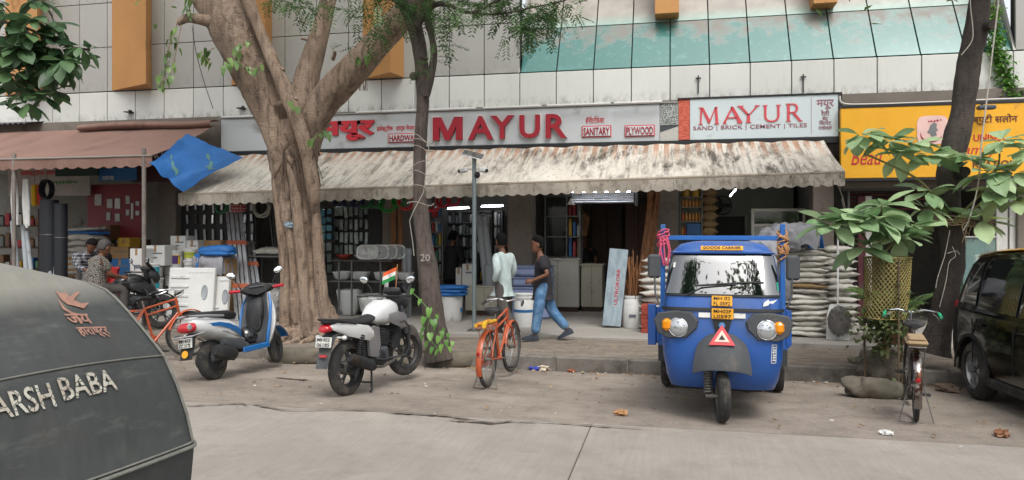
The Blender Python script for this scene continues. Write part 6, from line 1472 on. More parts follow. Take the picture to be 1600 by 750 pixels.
def hair_mb(M, low=-.05, front=.05, bald=False, th=.012):
    rings = []
    for z, xf, xb, w in ((low,-.01,-.10,.078),(-.02,.0,-.108,.083),(.02,.02,-.112,.087),(.05,front+.02,-.112,.088),(.08,.085,-.108,.085),(.108,.068,-.088,.07),(.13,.035,-.055,.045),(.139,.0,-.02,.014)):
        rings.append([((xf+xb)/2+(xf-xb)/2*math.cos(a), w*math.sin(a), z+.006*math.sin(5*a)*(1 if z < 0 else .4)) for a in [2*math.pi*i/18 for i in range(18)]])
    if bald: rings = rings[:5]
    return MB().loft(rings, M=M, caps=not bald)
def shoe_mb(ank, toe, w=.045):
    ank, toe = Vector(ank), Vector(toe); d = toe-ank; d.z = 0; L = .27
    fd = (toe-Vector((ank.x, ank.y, ank.z-.07))).normalized(); s = Vector((0,0,1)).cross(fd).normalized(); u = fd.cross(s); h = Vector((ank.x, ank.y, ank.z))-u*.075-fd*.06
    return MB().loft([[h+fd*t+s*(x*a)+u*(y*b_) for x, y in ((-1,0),(-.95,.5),(-.5,1),(.5,1),(.95,.5),(1,0))] for t, a, b_ in ((0,.028,.06),(.03,.037,.10),(.09,.038,.105),(.15,.044,.075),(.21,.046,.055),(.255,.034,.04),(.275,.015,.025))])
BODY_E = [('pel','sp1'),('sp1','ch'),('ch','nk'),('nk','hd'),('ch','sL'),('sL','eL'),('eL','wL'),('ch','sR'),('sR','eR'),('eR','wR'),('pel','hL'),('hL','kL'),('kL','aL'),('pel','hR'),('hR','kR'),('kR','aR')]
def person(name, label, loc, rz, P, shirt, trouser, shoe, look=(1,0,0), hair=True, mhair=None, long_sleeve=False, sc=1., bald=False, hands=((1,0,-.3),(1,0,-.3)), rad=1., pocketL=False, extra_low=0):
    t = thing(name, label, 'person', loc, rz, sc=sc)
    g = lambda k, r: (P[k], r)
    J = {'pel': g('pel', (.10,.085)), 'sp1': g('sp1', (.09,.075)), 'ch': g('ch', (.10,.08)), 'nk': g('nk', .05), 'hd': g('hd', .048)}
    for s in 'LR':
        J['s'+s] = g('s'+s, .05); J['e'+s] = g('e'+s, .038); J['w'+s] = g('w'+s, .027); J['h'+s] = g('h'+s, .085); J['k'+s] = g('k'+s, .055); J['a'+s] = g('a'+s, .038)
    body = skin_mesh('body', J, BODY_E, 'pel')
    hc = Vector(P['hd'])+Vector(P.get('hdo', (0.015,0,.07))); hb, HM = head_mb(hc, look, P.get('hup', (0,0,1)), 1.07); join_mb(body, hb)
    for s, hd_, sd in (('L', hands[0], 1), ('R', hands[1], -1)):
        if not (pocketL and s == 'L'): join_mb(body, hand_mb(P['w'+s], hd_, (0, sd, .3), sd))
    obj('body', body, M_SKIN, t)
    if hair: obj('hair', hair_mb(HM, bald=bald), mhair or M_HAIR, t, smooth=60)
    eb = MB()
    for s in (-1, 1): eb.ell((.085, s*.03, .012), (.006,.011,.007), 8, 6, M=HM)
    tag(obj('eyes', eb, M_INK, t), kind='stuff')
    # shirt
    J2 = {'pel': (Vector(P['pel'])+Vector((0,0,-.05)), (.165*rad,.140*rad)), 'sp1': g('sp1', (.165*rad,.138*rad)), 'ch': g('ch', (.19*rad,.145*rad)), 'nk': (Vector(P['ch']).lerp(Vector(P['nk']), .8), .085), 'hem': (Vector(P['pel'])+Vector((0,0,-.2)), (.175*rad,.15*rad))}
    E2 = [('hem','pel'),('pel','sp1'),('sp1','ch'),('ch','nk')]
    for s in 'LR':
        el = Vector(P['e'+s]); sh_ = Vector(P['s'+s])
        J2['s'+s] = (sh_, .092); E2.append(('ch','s'+s))
        if long_sleeve: J2['e'+s] = (el, .07); J2['w'+s] = (el.lerp(Vector(P['w'+s]), .92), .052); E2 += [('s'+s,'e'+s),('e'+s,'w'+s)]
        else: J2['e'+s] = (sh_.lerp(el, .78), .08); E2.append(('s'+s,'e'+s))
    obj('shirt', skin_mesh('shirt', J2, E2, 'pel'), shirt, t)
    if trouser:
        J3 = {'wst': (Vector(P['pel'])+Vector((0,0,.14)), (.15,.125)), 'pel': g('pel', (.16,.13))}; E3 = [('wst','pel')]
        for s in 'LR':
            J3['h'+s] = g('h'+s, .125); J3['k'+s] = g('k'+s, .09); J3['a'+s] = (Vector(P['k'+s]).lerp(Vector(P['a'+s]), .95), .075); E3 += [('pel','h'+s),('h'+s,'k'+s),('k'+s,'a'+s)]
        obj('trousers', skin_mesh('trousers', J3, E3, 'pel'), trouser, t)
    for s in 'LR':
        if shoe and P.get('t'+s): obj('shoe', shoe_mb(P['a'+s], P['t'+s]), shoe, t, smooth=50)
    return t
def cloth(name, col, sc=9, bump=1., **k): return mat(name, col, .85, var=.2, vs=sc, bump=bump, bs=9, stretch=(1,1,.6), **k)
M_SHIRTW = cloth('pale_shirt', 'b4c2c0'); M_TEEB = cloth('black_tee', '1d1a20'); M_GREYT = cloth('grey_trousers', '4a4643')
M_JEANS = mat('blue_jeans', '3d6184', .9, var=.25, vs=7, bump=.5, bs=18, col2='6d8fae', c2s=6, c2p=(.45,.7))
M_SHOE = mat('dark_shoe', '232733', .7, var=.1); M_SAND = mat('brown_sandal', '4a2f22', .8)
WZ = .045
pB = yp(848, 400, 11.75)
PB = dict(pel=(0,0,.86), sp1=(.0,0,1.04), ch=(.02,0,1.24), nk=(.05,0,1.40), hd=(.07,0,1.46), sL=(.0,.17,1.31), eL=(-.12,.235,1.07), wL=(.12,.24,.97), sR=(.0,-.17,1.31), eR=(-.06,-.23,1.06), wR=(.10,-.22,.92), hL=(0,.09,.82), kL=(.06,.09,.47), aL=(.11,.09,.09), tL=(.32,.09,.02), hR=(0,-.09,.82), kR=(-.14,-.09,.46), aR=(-.40,-.09,.17), tR=(-.24,-.09,.03))
person('person', 'man in black T-shirt and blue jeans striding left past the shop', (pB.x, 11.75, WZ), 180, PB, M_TEEB, M_JEANS, M_SHOE, look=(1,.25,-.05), hands=((1,.1,-.25),(1,-.1,-.3)), sc=1.0)
pA = yp(786, 400, 12.05)
PA = dict(pel=(0,0,.88), sp1=(.0,0,1.06), ch=(.0,0,1.27), nk=(.02,0,1.44), hd=(.03,0,1.50), sL=(-.0,.18,1.34), eL=(-.12,.25,1.10), wL=(.02,.19,.90), sR=(-.0,-.18,1.34), eR=(-.02,-.24,1.08), wR=(.14,-.22,.90), hL=(0,.09,.84), kL=(-.10,.09,.47), aL=(-.36,.09,.17), tL=(-.22,.09,.03), hR=(0,-.09,.84), kR=(.12,-.09,.47), aR=(.16,-.09,.09), tR=(.36,-.09,.02))
person('person', 'man in pale long-sleeved shirt and grey trousers walking with hand in pocket', (pA.x, 12.05, WZ), 150, PA, M_SHIRTW, M_GREYT, M_SAND, look=(.9,-.35,0), long_sleeve=True, pocketL=True)
def m_pattern():
    t = NT('patterned_shirt', .85); v = t.N.new('ShaderNodeTexVoronoi'); v.inputs['Scale'].default_value = 34; v.feature = 'DISTANCE_TO_EDGE'; t.L.new(t.tc, v.inputs['Vector'])
    return t.out(t.mix(t.rng(v.outputs['Distance'], .08, .16), '2e2c2b', '8f887e'), t.noise(14), .4, .02)
def m_check(name, a, b):
    t = NT(name, .85); w = []
    for ax in (t.x, t.z): w.append(t.math('GREATER_THAN', t.math('FRACT', t.math('MULTIPLY', ax, 16.)), .62))
    return t.out(t.mix(t.math('MULTIPLY', t.math('ADD', w[0], w[1]), .5), a, b), t.noise(14), .4, .02)
SIT = dict(pel=(0,0,.0), sp1=(.03,0,.18), ch=(.08,0,.38), nk=(.14,0,.54), hd=(.17,0,.59), sL=(.06,.2,.45), eL=(.16,.27,.2), wL=(.38,.2,.15), sR=(.06,-.2,.45), eR=(.16,-.27,.2), wR=(.38,-.2,.15), hL=(.03,.11,-.04), kL=(.42,.2,-.06), aL=(.40,.2,-.46), tL=(.6,.2,-.54), hR=(.03,-.11,-.04), kR=(.42,-.2,-.06), aR=(.40,-.2,-.46), tR=(.6,-.2,-.54))
M_GREYH = mat('grey_hair', '3f3a38', .7, var=.3, vs=40)
ms = rd_+Vector((math.cos(R(62))*.12, math.sin(R(62))*.12, .83))
person('person', 'balding man in black and white patterned shirt seated on black motorbike, seen from behind', ms, 66, SIT, m_pattern(), M_GREYT, M_SAND, mhair=M_GREYH, rad=1.4, look=(1,.2,-.35), sc=.98)
p3 = yp(132, 400, 12.5)
BEND = dict(PA); BEND.update(ch=(.10,0,1.22), nk=(.20,0,1.36), hd=(.25,0,1.40), sL=(.08,.18,1.29), sR=(.08,-.18,1.29), eL=(.14,.22,1.05), wL=(.34,.16,1.0), eR=(.14,-.22,1.05), wR=(.34,-.16,1.0), kL=(0,.09,.47), aL=(0,.09,.09), tL=(.2,.09,.02), kR=(0,-.09,.47), aR=(0,-.09,.09), tR=(.2,-.09,.02))
person('person', 'man in checked shirt bending his head behind the seated man', (p3.x, 12.5, PZ-.02), -20, BEND, m_check('checked_shirt', '23242c', '8b8b90'), M_GREYT, M_SAND, look=(.7,0,-.6), long_sleeve=True, sc=.98)
p4 = yp(180, 430, 12.35)
person('person', 'person in red T-shirt sitting beyond the patterned shirt, arm showing', (p4.x, 12.35, .62), 200, SIT, cloth('red_tee', 'b02a2e'), M_GREYT, M_SAND, sc=.95)
STAND = dict(PB); STAND.update(kL=(0.02,.1,.47), aL=(0,.1,.09), tL=(.2,.1,.02), kR=(0.02,-.1,.47), aR=(0,-.1,.09), tR=(.2,-.1,.02), eL=(-.02,.25,1.06), wL=(.12,.24,.86), eR=(-.02,-.25,1.06), wR=(.12,-.22,.88))
p5 = yp(706, 400, 15.6); person('person', 'person in long black clothes standing inside the hardware aisle', (p5.x, 15.6, PZ), 80, STAND, cloth('black_gown', '0f0f12'), cloth('black_skirt', '0f0f12'), M_SHOE, long_sleeve=True, rad=1.15, sc=1.02)
p6 = yp(914, 400, 17.0); person('person', 'shopkeeper in dark shirt standing behind the pale counter', (p6.x, 17.0, PZ), -100, STAND, cloth('dark_shirt', '17181c'), M_GREYT, M_SHOE, sc=.99)
# ================================================================ goods, furniture, small things
def pb(x0, x1, y0, y1, Y):
    """pixel rectangle on the plane Y -> x0,x1,z0,z1 in metres"""
    A = yp((x0+x1)/2, y1, Y); B = yp((x0+x1)/2, y0, Y); return XP(x0, Y), XP(x1, Y), A.z, B.z
M_CARD = mat('cardboard', '9a7a55', .85, var=.1, dirt=.15); M_CARDW = mat('white_carton', 'b9b9b6', .7, var=.06, dirt=.15, dcol='8a867e')
M_TAPE = mat('brown_tape', '8a6a45', .4); M_PRINT = mat('print_grey', '5b5f66', .7)
M_SACKW = mat('woven_sack', 'bab6ad', .8, var=.12, vs=6, bump=.3, bs=90, rand=.22, dirt=.4, dcol='7d766b', dscale=4)
M_SACKB = mat('jute_sack', '8a7350', .95, var=.15, bump=.5, bs=60, rand=.1)
M_TARPB = mat('blue_tarpaulin', '1b5c9c', .45, bump=.5, bs=12, var=.12, vs=4, dirt=.12, dcol='3f6c94')
M_TARPG = mat('grey_tarpaulin', '85858a', .55, var=.15, vs=4, dirt=.3, dcol='4a4846')
M_PVC = mat('pvc_grey', '8b9094', .45, var=.06, dirt=.2, rand=.1)
M_WOOD = mat('raw_wood', '8a5f3c', .75, var=.15, vs=3, stretch=(6,6,.5), rand=.15, col2='6d452a', c2s=5)
M_WOODD = mat('dark_board', '3f2c22', .7, var=.12, stretch=(5,5,.6))
M_CERAM = mat('white_ceramic', 'c6c7c5', .15, var=.03, coat=.6, dirt=.08)
M_SHELF = mat('rack_steel', '6e6f6d', .5, .5, var=.1, dirt=.3)
M_TUBE = mat('lit_tube', 'f2f6ff', .5, emit=16)
def carton(name, label, r, Y, depth, mt=M_CARDW, marks=2, group=None):
    x0, x1, z0, z1 = r; t = thing(name, label, 'box', ((x0+x1)/2, Y+depth/2, z0), group=group)
    w, h = x1-x0, z1-z0
    obj('body', MB().box((0,0,h/2), (w, depth, h), b=.006), mt, t, smooth=0)
    obj('tape', MB().box((0,0,h+.001), (.05, depth*.98, .004)).box((0,-depth/2-.0015,h-.06), (.05,.003,.12)), M_TAPE, t, smooth=0)
    for s in (-1, 1): obj('flap', MB().box((s*w*.26, 0, h+.004), (w*.46, depth*.97, .005), rot=(0,s*1.5,0)), mt, t, smooth=0)
    for k in range(marks): obj('print', MB().box((w*.1*(-1)**k, -depth/2-.001, h*(.62-.22*k)), (w*(.55-.15*k), .0025, h*.08)), M_PRINT, t, smooth=0)
    return t
def bucket(name, label, x, yb, Y, R_, H_, mt, band=None, z=None, lid=None, group=None, band2=None):
    p = yp(x, yb, Y); t = thing(name, label, 'bucket', (p.x, Y, p.z if z is None else z), group=group)
    obj('body', MB().lathe([(0,0),(R_*.86,0),(R_*.9,.02),(R_*.97,H_*.9),(R_*1.03,H_*.905),(R_*1.03,H_*.96),(R_*.95,H_*.96),(R_*.94,H_*.9),(0,H_*.88)], 28), mt, t, smooth=40)
    obj('lid', MB().lathe([(0,H_*.962),(R_*1.05,H_*.962),(R_*1.06,H_),(R_*.9,H_+.01),(R_*.86,H_*.985),(0,H_*.985)], 28), lid or mt, t, smooth=40)
    if band: obj('label', MB().lathe([(R_*.935,H_*.28),(R_*.965,H_*.78),(R_*.97,H_*.78),(R_*.94,H_*.28),(R_*.935,H_*.28)], 28, mrot(0,0,-160), ang=140, caps=False), band, t, smooth=40)
    if band2: obj('label_panel', MB().lathe([(R_*.945,H_*.3),(R_*.975,H_*.75),(R_*.98,H_*.75),(R_*.95,H_*.3),(R_*.945,H_*.3)], 10, mrot(0,0,-75), ang=40, caps=False), band2, t, smooth=40)
    obj('handle', MB().tube([(R_*1.02*math.cos(a), -R_*1.02*math.sin(a)*.96, H_*.82-.28*R_*math.sin(a)*1.4) for a in [math.pi*i/12 for i in range(13)]], .004, 6), M_STEEL, t)
    return t
def sack_mesh(L, Wd, H_, seed, mt):
    rn = random.Random(seed); rows = []; n = 16
    for i in range(9):
        t = -1+2*i/8; w = (1-abs(t)**6*.25); h = (1-abs(t)**3.2)*.85+.15; r = []
        for k in range(n):
            a = 2*math.pi*k/n; q = lambda v: math.copysign(abs(v)**.7, v)
            p = Vector((t*L/2, q(math.cos(a))*w*Wd/2, q(math.sin(a))*h*H_/2)); p.z += .035*MNZ.noise(p*7+Vector((seed*3,0,0))); p.x += .03*MNZ.noise(p*5+Vector((0,seed,0))); r.append(p)
        rows.append(r)
    for s in (0, -1):
        c = rows[s]; e = [Vector((p.x+(-.05 if s == 0 else .05), p.y*.9, p.z*.35+.008*math.sin(p.y*60))) for p in c]
        if s == 0: rows.insert(0, e)
        else: rows.append(e)
    me = MB().loft(rows).mesh('sack', 80); me.materials.append(mt); return me
SK = [sack_mesh(.62, .42, .165, k, M_SACKW) for k in range(7)]; SKJ = [sack_mesh(.6, .4, .17, k+9, M_SACKB) for k in range(2)]
def sack_stack(label0, grp, x, Y, z0, n, h, rn, meshes=SK, rz=0, w=1., odd=None, cat='sack', dx=.0):
    words = ['lowest', 'second from bottom', 'third from bottom', 'fourth from bottom', 'fifth from bottom', 'sixth from bottom', 'seventh from bottom', 'eighth from bottom', 'ninth from bottom', 'tenth from bottom', 'eleventh from bottom', 'twelfth from bottom', 'thirteenth from bottom', 'fourteenth from bottom', 'fifteenth from bottom', 'sixteenth from bottom', 'seventeenth from bottom']
    for k in range(n):
        me = rn.choice(meshes)
        if odd and k in odd: me = SKJ[0]
        o = obj('sack', me, None, None); o.location = (x+rn.uniform(-.035,.035)+dx*k, Y+rn.uniform(-.04,.04), z0+h*(k+.5)); o.rotation_euler = (R(rn.uniform(-4,4)), R(rn.uniform(-3,3)), R(rz+rn.uniform(-9,9)+(180 if rn.random() < .5 else 0)))
        o.scale = (w, 1, h/.135)
        tag(o, ('topmost' if k == n-1 else words[k])+' '+label0, cat, grp)
rn = random.Random(77)
# ---------------------------------------------------------------- cement stacks either side of the goods carrier
sy = 12.9; sx = XP(1259, sy)
sack_stack('sack of the tall stack at right of the goods carrier', 'sacks in the tall stack right of the carrier', sx, sy, PZ, 16, (ZP(1259, 392, sy)-PZ)/16, rn, odd=(9,), w=.96)
sy2 = 13.35; sx2 = XP(1311, sy2)
sack_stack('sack of the narrower stack behind the tree guard leaves', 'sacks in the narrower stack', sx2, sy2, PZ, 14, (ZP(1311, 385, sy2)-PZ)/14, rn, w=.82)
sy3 = 13.2; sack_stack('sack of the white stack behind left side of the goods carrier', 'sacks behind the left of the carrier', XP(1026, sy3), sy3, PZ, 11, (ZP(1020, 402, sy3)-PZ)/11, rn, w=.8)
def drape(cx, cy, z, wx, wy, drop, seed, t=.008, nx=26, ny=18, rz=0):
    """a crumpled sheet draped over a block wx x wy whose top is at z"""
    M = mat_at((cx, cy, 0), (0,0,rz)); rows = []
    for i in range(ny+1):
        r = []
        for j in range(nx+1):
            u = (-1+2*j/nx)*1.35; v = (-1+2*i/ny)*1.35
            ox = max(0, abs(u)-1); oy = max(0, abs(v)-1); o = max(ox, oy)
            px_ = max(-1.06, min(1.06, u))*wx/2; py_ = max(-1.06, min(1.06, v))*wy/2
            zz = z-o/.35*drop*(1+.25*MNZ.noise(Vector((u*2,v*2,seed))))
            nz_ = MNZ.noise(Vector((u*2.3,v*2.3,seed)))*.07+MNZ.noise(Vector((u*6,v*6,seed)))*.03
            r.append(M @ Vector((px_+nz_*(1 if ox else .3), py_-abs(nz_)*(1 if oy else 0), zz+nz_*(.4 if o else 1))))
        rows.append(r)
    return MB().sheet(rows, t)
tp_ = thing('tarpaulin', 'crumpled grey tarpaulin bundled on top of the tall sack stack', 'tarpaulin', (XP(1232, 12.7), 12.7, ZP(1232, 388, 12.7)))
obj('sheet', drape(XP(1240, 12.7), 12.75, ZP(1240, 352, 12.7), .62, .5, .34, 3), M_TARPG, tp_, world=True, smooth=70)
obj('fold', lumpy(yp(1222, 372, 12.6), (.3,.2,.16), (0,10,0), .5, 4), M_TARPG, tp_, world=True, smooth=70)
tp_ = thing('tarpaulin', 'bright blue tarpaulin scrap hanging off the sack stack', 'tarpaulin', (XP(1272, 12.6), 12.6, ZP(1272, 380, 12.6)))
obj('sheet', MB().sheet([[yp(1258+26*j/6+4*i/5, 361+4*j/6*(1-i/5)+27*i/5, 12.62-.10*math.sin(j*1.1)*i/5-.06*i/5) for j in range(7)] for i in range(6)], .006), M_TARPB, tp_, world=True, smooth=70)
tp_ = thing('tarpaulin', 'dark bundled sheet lying in the goods carrier bed', 'tarpaulin', cg.matrix_basis @ Vector((bx1-.3, .45, .66)))
bb_ = lumpy((bx1-.3, .4, 1.35), (.28,.3,.42), (0,0,0), .45, 8); bb_.v = [cg.matrix_basis @ p for p in bb_.v]; obj('bundle', bb_, M_TARPG, tp_, world=True, smooth=70)
bb_ = lumpy((bx1-.32, .38, .84), (.3,.34,.2), (0,0,0), .3, 9); bb_.v = [cg.matrix_basis @ p for p in bb_.v]; obj('bundle', bb_, mat('dark_sheet', '2a2a2d', .6, var=.2), tp_, world=True, smooth=70)
# white board with round grey brush
x0, x1, z0, z1 = pb(1293, 1330, 472, 528, 12.4)
wb = thing('floor_scrubber', 'white plastic base with round grey bristle disc leaning on the sacks', 'brush', ((x0+x1)/2, 12.4, PZ))
w = x1-x0; h = z1-z0
obj('base', MB().prism([(-w*.5,0),(w*.5,0),(w*.42,h*.75),(w*.3,h),(-w*.3,h),(-w*.42,h*.75)], -.03, .03, mat_at((0,.1,0), (80,0,0))), M_WPLAIN, wb, smooth=30)
b = MB().ell((0,.0,h*.56), (w*.5,.07,h*.42), 24, 12)
for k in range(260):
    a = rn.uniform(0, 2*math.pi); q = math.sqrt(rn.random()); p = Vector((w*.5*q*math.cos(a), -.06*math.sqrt(1-q*q), h*.56+h*.42*q*math.sin(a))); b.tube([p, p+Vector((p.x*.12, -.03, (p.z-h*.56)*.12-.01))], [.006,.002], 4, caps=False)
tag(obj('bristles', b, mat('grey_bristle', '6e6a66', .95, bump=.6, bs=120), wb, smooth=0), kind='stuff')
obj('handle', MB().cyl((0,.12,h*.9), (.04,.3,1.9), .014), M_WPLAIN, wb)
# ---------------------------------------------------------------- bricks
bm_ = MB().box((0,0,0), (.21,.1,.075), b=.006).mesh('brick'); M_BRK = mat('red_brick', '8a3a2a', .9, var=.2, vs=20, rand=.15, bump=.4, bs=60); bm_.materials.append(M_BRK)
by_ = 12.75; bxl = XP(1001, by_); nbk = 0
pos = ['left', 'middle', 'right']; lev = ['bottom', 'second', 'third', 'fourth', 'fifth', 'top']
for r in range(6):
    for c in range(3):
        for d in range(2):
            if r == 5 and c == 2: continue
            o = obj('brick', bm_, None, None, loc=(bxl+.06+.105*c+rn.uniform(-.006,.006), by_+.22*d+rn.uniform(-.006,.006), PZ+.0385+.077*r), rot=(0,0,90+rn.uniform(-2,2)))
            tag(o, 'red brick, %s course, %s column%s, in stack by the goods carrier' % (lev[r], pos[c], '' if d == 0 else ' at back'), 'brick', 'bricks stacked by the carrier')
# ---------------------------------------------------------------- timber
dy_ = 13.3; dp = gp(989, 500, PZ)
dr = thing('drum', 'white plastic drum filled with wooden strips', 'drum', (XP(989, dy_), dy_, PZ))
Rd = .5*(XP(1006, dy_)-XP(972, dy_)); Hd = ZP(989, 461, dy_)-PZ
obj('body', MB().lathe([(0,.0),(Rd*.85,0),(Rd*.93,.03),(Rd*.98,Hd*.45),(Rd*.96,Hd*.86),(Rd*.9,Hd*.9),(Rd*.9,Hd*.93),(Rd*.95,Hd*.94),(Rd*.95,Hd),(Rd*.88,Hd),(Rd*.86,Hd*.6),(0,Hd*.58)], 30), M_WPLAIN, dr, smooth=40)
obj('label', MB().box((0,-Rd-.002,Hd*.4), (.12,.004,.05)), M_PRINT, dr)
stm = MB().box((0,0,.55), (.022,.012,1.1)).mesh('wooden_strip'); stm.materials.append(M_WOOD)
for k in range(34):
    a = rn.uniform(0, 2*math.pi); q = rn.uniform(.1,.8)*Rd; o = obj('wooden_strip', stm, None, None, loc=(dr.location.x+q*math.cos(a), dy_+q*math.sin(a), PZ+Hd*.6), rot=(rn.uniform(-6,6), rn.uniform(-16,18), rn.uniform(0,180)))
    o.scale = (1,1,rn.uniform(.55,.95)); tag(o, 'thin wooden strip standing in the white drum', 'wood strip', 'strips in the drum')
for k in range(12):
    A = yp(994+rn.uniform(-6,14), 468, 13.6+rn.uniform(-.1,.15)); A.z = PZ+.02; B = yp(1018+rn.uniform(-5,14), 292, 14.6+rn.uniform(-.05,.1)); B.z = min(B.z, 3.4)
    t = thing('timber_plank', 'long brown plank leaning in the bundle left of the blue carrier', 'plank', A, group='planks leaning on the pillar')
    d = (B-A); s = d.cross(Vector((0,1,0))).normalized(); u = s.cross(d).normalized(); w_ = .035; 
    obj('board', MB().loft([[q+s*w_*a+u*.012*b for a, b in ((-1,-1),(1,-1),(1,1),(-1,1))] for q in (A, A.lerp(B,.5)+u*.01, B)]), M_WOOD, t, world=True, smooth=0)
x0, x1, z0, z1 = pb(943, 977, 398, 502, 13.4)
ply = thing('plywood_sheet', 'pale blue laminated sheet with red vertical lettering leaning by the drum', 'plywood', ((x0+x1)/2, 13.2, PZ))
Mp = Matrix.Translation((XP(955, 13.2), 13.2, PZ)) @ mrot(6, 5, 10)
obj('sheet', MB().box((0,0,.72), (.32,.02,1.36), M=Mp), mat('laminate_blue', '9fb0b8', .5, var=.1, col2='8a98a0', c2s=4, stretch=(3,3,.8)), ply, world=True, smooth=0)
letter('lettering', 'ULTROKORE', .62, .06, M_RED2, ply, ply.matrix_basis.inverted() @ Mp @ Matrix.Translation((.06,-.0105,.42)) @ FACE @ mrot(0,0,90), .003, .02)
obj('edge_strip', MB().box((.163,0,.70), (.006,.022,1.34), M=Mp), M_WOODD, ply, world=True, smooth=0)
# ---------------------------------------------------------------- counters
def counter(label, x0, x1, yt, yb, Y, depth, mt):
    a, b, z0, z1 = pb(x0, x1, yt, yb, Y); z0 = PZ
    t = thing('shop_counter', label, 'counter', ((a+b)/2, Y+depth/2, PZ)); w = b-a; h = z1-PZ
    obj('cabinet', MB().ext(-w/2, w/2, -depth/2, depth/2, .10, h-.035, b=.006), mt, t, smooth=0)
    obj('top', MB().ext(-w/2-.02, w/2+.02, -depth/2-.02, depth/2, h-.033, h, b=.008), mt, t, smooth=0)
    obj('kickboard', MB().ext(-w/2+.02, w/2-.02, -depth/2+.04, depth/2, 0, .099), M_WOODD, t, smooth=0)
    obj('seam', MB().ext(-.004, .004, -depth/2-.003, -depth/2+.002, .12, h-.05), M_PRINT, t, smooth=0)
    return t
M_CREAM = mat('cream_laminate', 'a8a394', .5, var=.05, dirt=.1); M_WLAM = mat('white_laminate', 'b8b6ad', .5, var=.04, dirt=.08)
counter('long white shop counter below the glass display case', 838, 904, 404, 484, 15.6, .6, M_WLAM)
counter('short cream counter beside the leaning blue sheet', 908, 941, 413, 482, 15.75, .6, M_CREAM)
cab_ = counter('low cream cabinet behind the steel camera pole', 727, 786, 447, 493, 14.55, .5, M_CREAM)
# glass display case on the long counter
x0, x1, z0, z1 = pb(852, 906, 306, 402, 15.8)
dc = thing('display_case', 'steel framed glass display case standing on the long white counter', 'display case', ((x0+x1)/2, 16.0, z0))
fr = MB()
for xx in (x0, (x0*.38+x1*.62), x1):
    for yy in (15.8, 16.2): obj('upright', MB().box((xx, yy, (z0+z1)/2), (.03,.03,z1-z0)), M_SHELF, dc, world=True, smooth=0)
for k in range(4):
    zz = z0+(z1-z0)*k/3; obj('shelf', MB().ext(x0-.02, x1+.02, 15.78, 16.22, zz-.012, zz+.012), M_SHELF, dc, world=True, smooth=0)
obj('glass', MB().ext(x0+.02, x0*.38+x1*.62-.02, 15.81, 15.816, z0+.02, z1-.02), mat('case_glass', '20282a', .05, var=0, coat=1, alpha=.35), dc, world=True, smooth=0)
def little_goods(name, par, x0, x1, Y, z, n, cols, rn, hmin=.12, hmax=.28, dep=.1):
    """a row of small packets/bottles on a shelf, each its own part"""
    w = (x1-x0)/n
    for k in range(n):
        h = rn.uniform(hmin, hmax); m_ = cols[rn.randrange(len(cols))]
        o = obj(name, MB().box((x0+w*(k+.5), Y, z+h/2), (w*.75, dep, h), b=.012).box((x0+w*(k+.5), Y-dep/2-.002, z+h*.5), (w*.5,.003,h*.35)), m_, par, world=True, smooth=0)
PK = [mat('packet_'+n, c, .45, var=.1, vs=10, rand=.2) for n, c in (('red','96282c'),('white','a9aaa6'),('blue','245a8c'),('green','3a6b4c'),('yellow','b08a2c'),('grey','6c7270'),('brown','6a4c34'))]
for k in range(3): little_goods('packet', dc, (x0*.36+x1*.64), x1, 16.0, z0+(z1-z0)*k/3+.014, 3, PK, rn, .2, .42, .2)
# ---------------------------------------------------------------- interior fittings
def tube_lamp(label, x0, y0, x1, y1, Y, Y2=None, housing=True):
    A = yp(x0, y0, Y); B = yp(x1, y1, Y2 or Y); t = thing('tube_light', label, 'lamp', (A+B)/2)
    obj('tube', MB().cyl(A, B, .011), M_TUBE, t, world=True)
    if housing: obj('housing', MB().tube([A+Vector((0,.02,.04)), B+Vector((0,.02,.04))], .022, 4), M_WPLAIN, t, world=True)
    d = (B-A).normalized(); obj('end_cap', MB().cyl(A-d*.03, A, .02), M_WPLAIN, t, world=True); obj('end_cap', MB().cyl(B, B+d*.03, .02), M_WPLAIN, t, world=True)
tube_lamp('lit fluorescent tube above the packet wall right of the big tree', 500, 309, 560, 308, 15.6)
tube_lamp('lit fluorescent tube over the chrome fittings aisle', 690, 327, 733, 325, 17.2)
tube_lamp('lit fluorescent tube beyond the camera pole, over the fittings aisle', 752, 323, 786, 322, 17.4)
tube_lamp('lit tilted tube under the right end of awning', 1141, 306, 1151, 294, 14.3, 13.6, False)
tube_lamp('lit fluorescent tube under ceiling above the roller shutter', 893, 300, 985, 299, 15.3)
# roller shutter box with bright slats
x0, x1, z0, z1 = pb(893, 990, 300, 318, 15.6)
rs_ = thing('roller_shutter', 'rolled up steel shutter above the counter shop', 'shutter', ((x0+x1)/2, 15.7, z0))
for k in range(5): obj('slat', MB().tube([(x0, 15.6+.02*k, z0+.03+(z1-z0)*k/5), (x1, 15.6+.02*k, z0+.03+(z1-z0)*k/5)], .03, 10), M_ALLOY, rs_, world=True)
obj('bracket', MB().box((x1+.06, 15.65, (z0+z1)/2), (.06,.3,.35)), M_SHELF, rs_, world=True)
def board_wall(label, x0, x1, y0, y1, Y, mt, n=3):
    a, b, z0, z1 = pb(x0, x1, y0, y1, Y); t = thing('wooden_partition', label, 'partition', ((a+b)/2, Y, z0)); w = (b-a)/n
    for k in range(n): obj('panel', MB().ext(a+w*k+.004, a+w*(k+1)-.004, Y, Y+.03, z0, z1, b=.004), mt, t, world=True, smooth=0)
    obj('rail', MB().ext(a, b, Y-.015, Y-.002, z1-.06, z1), mt, t, world=True, smooth=0)
M_DKWOOD = mat('brown_partition', '4a3a30', .7, var=.12, stretch=(4,4,.5)); M_RDWOOD = mat('red_brown_board', '4a2a22', .6, var=.1)
board_wall('brown wooden partition behind the shopkeeper', 925, 972, 318, 440, 17.6, M_DKWOOD, 2)
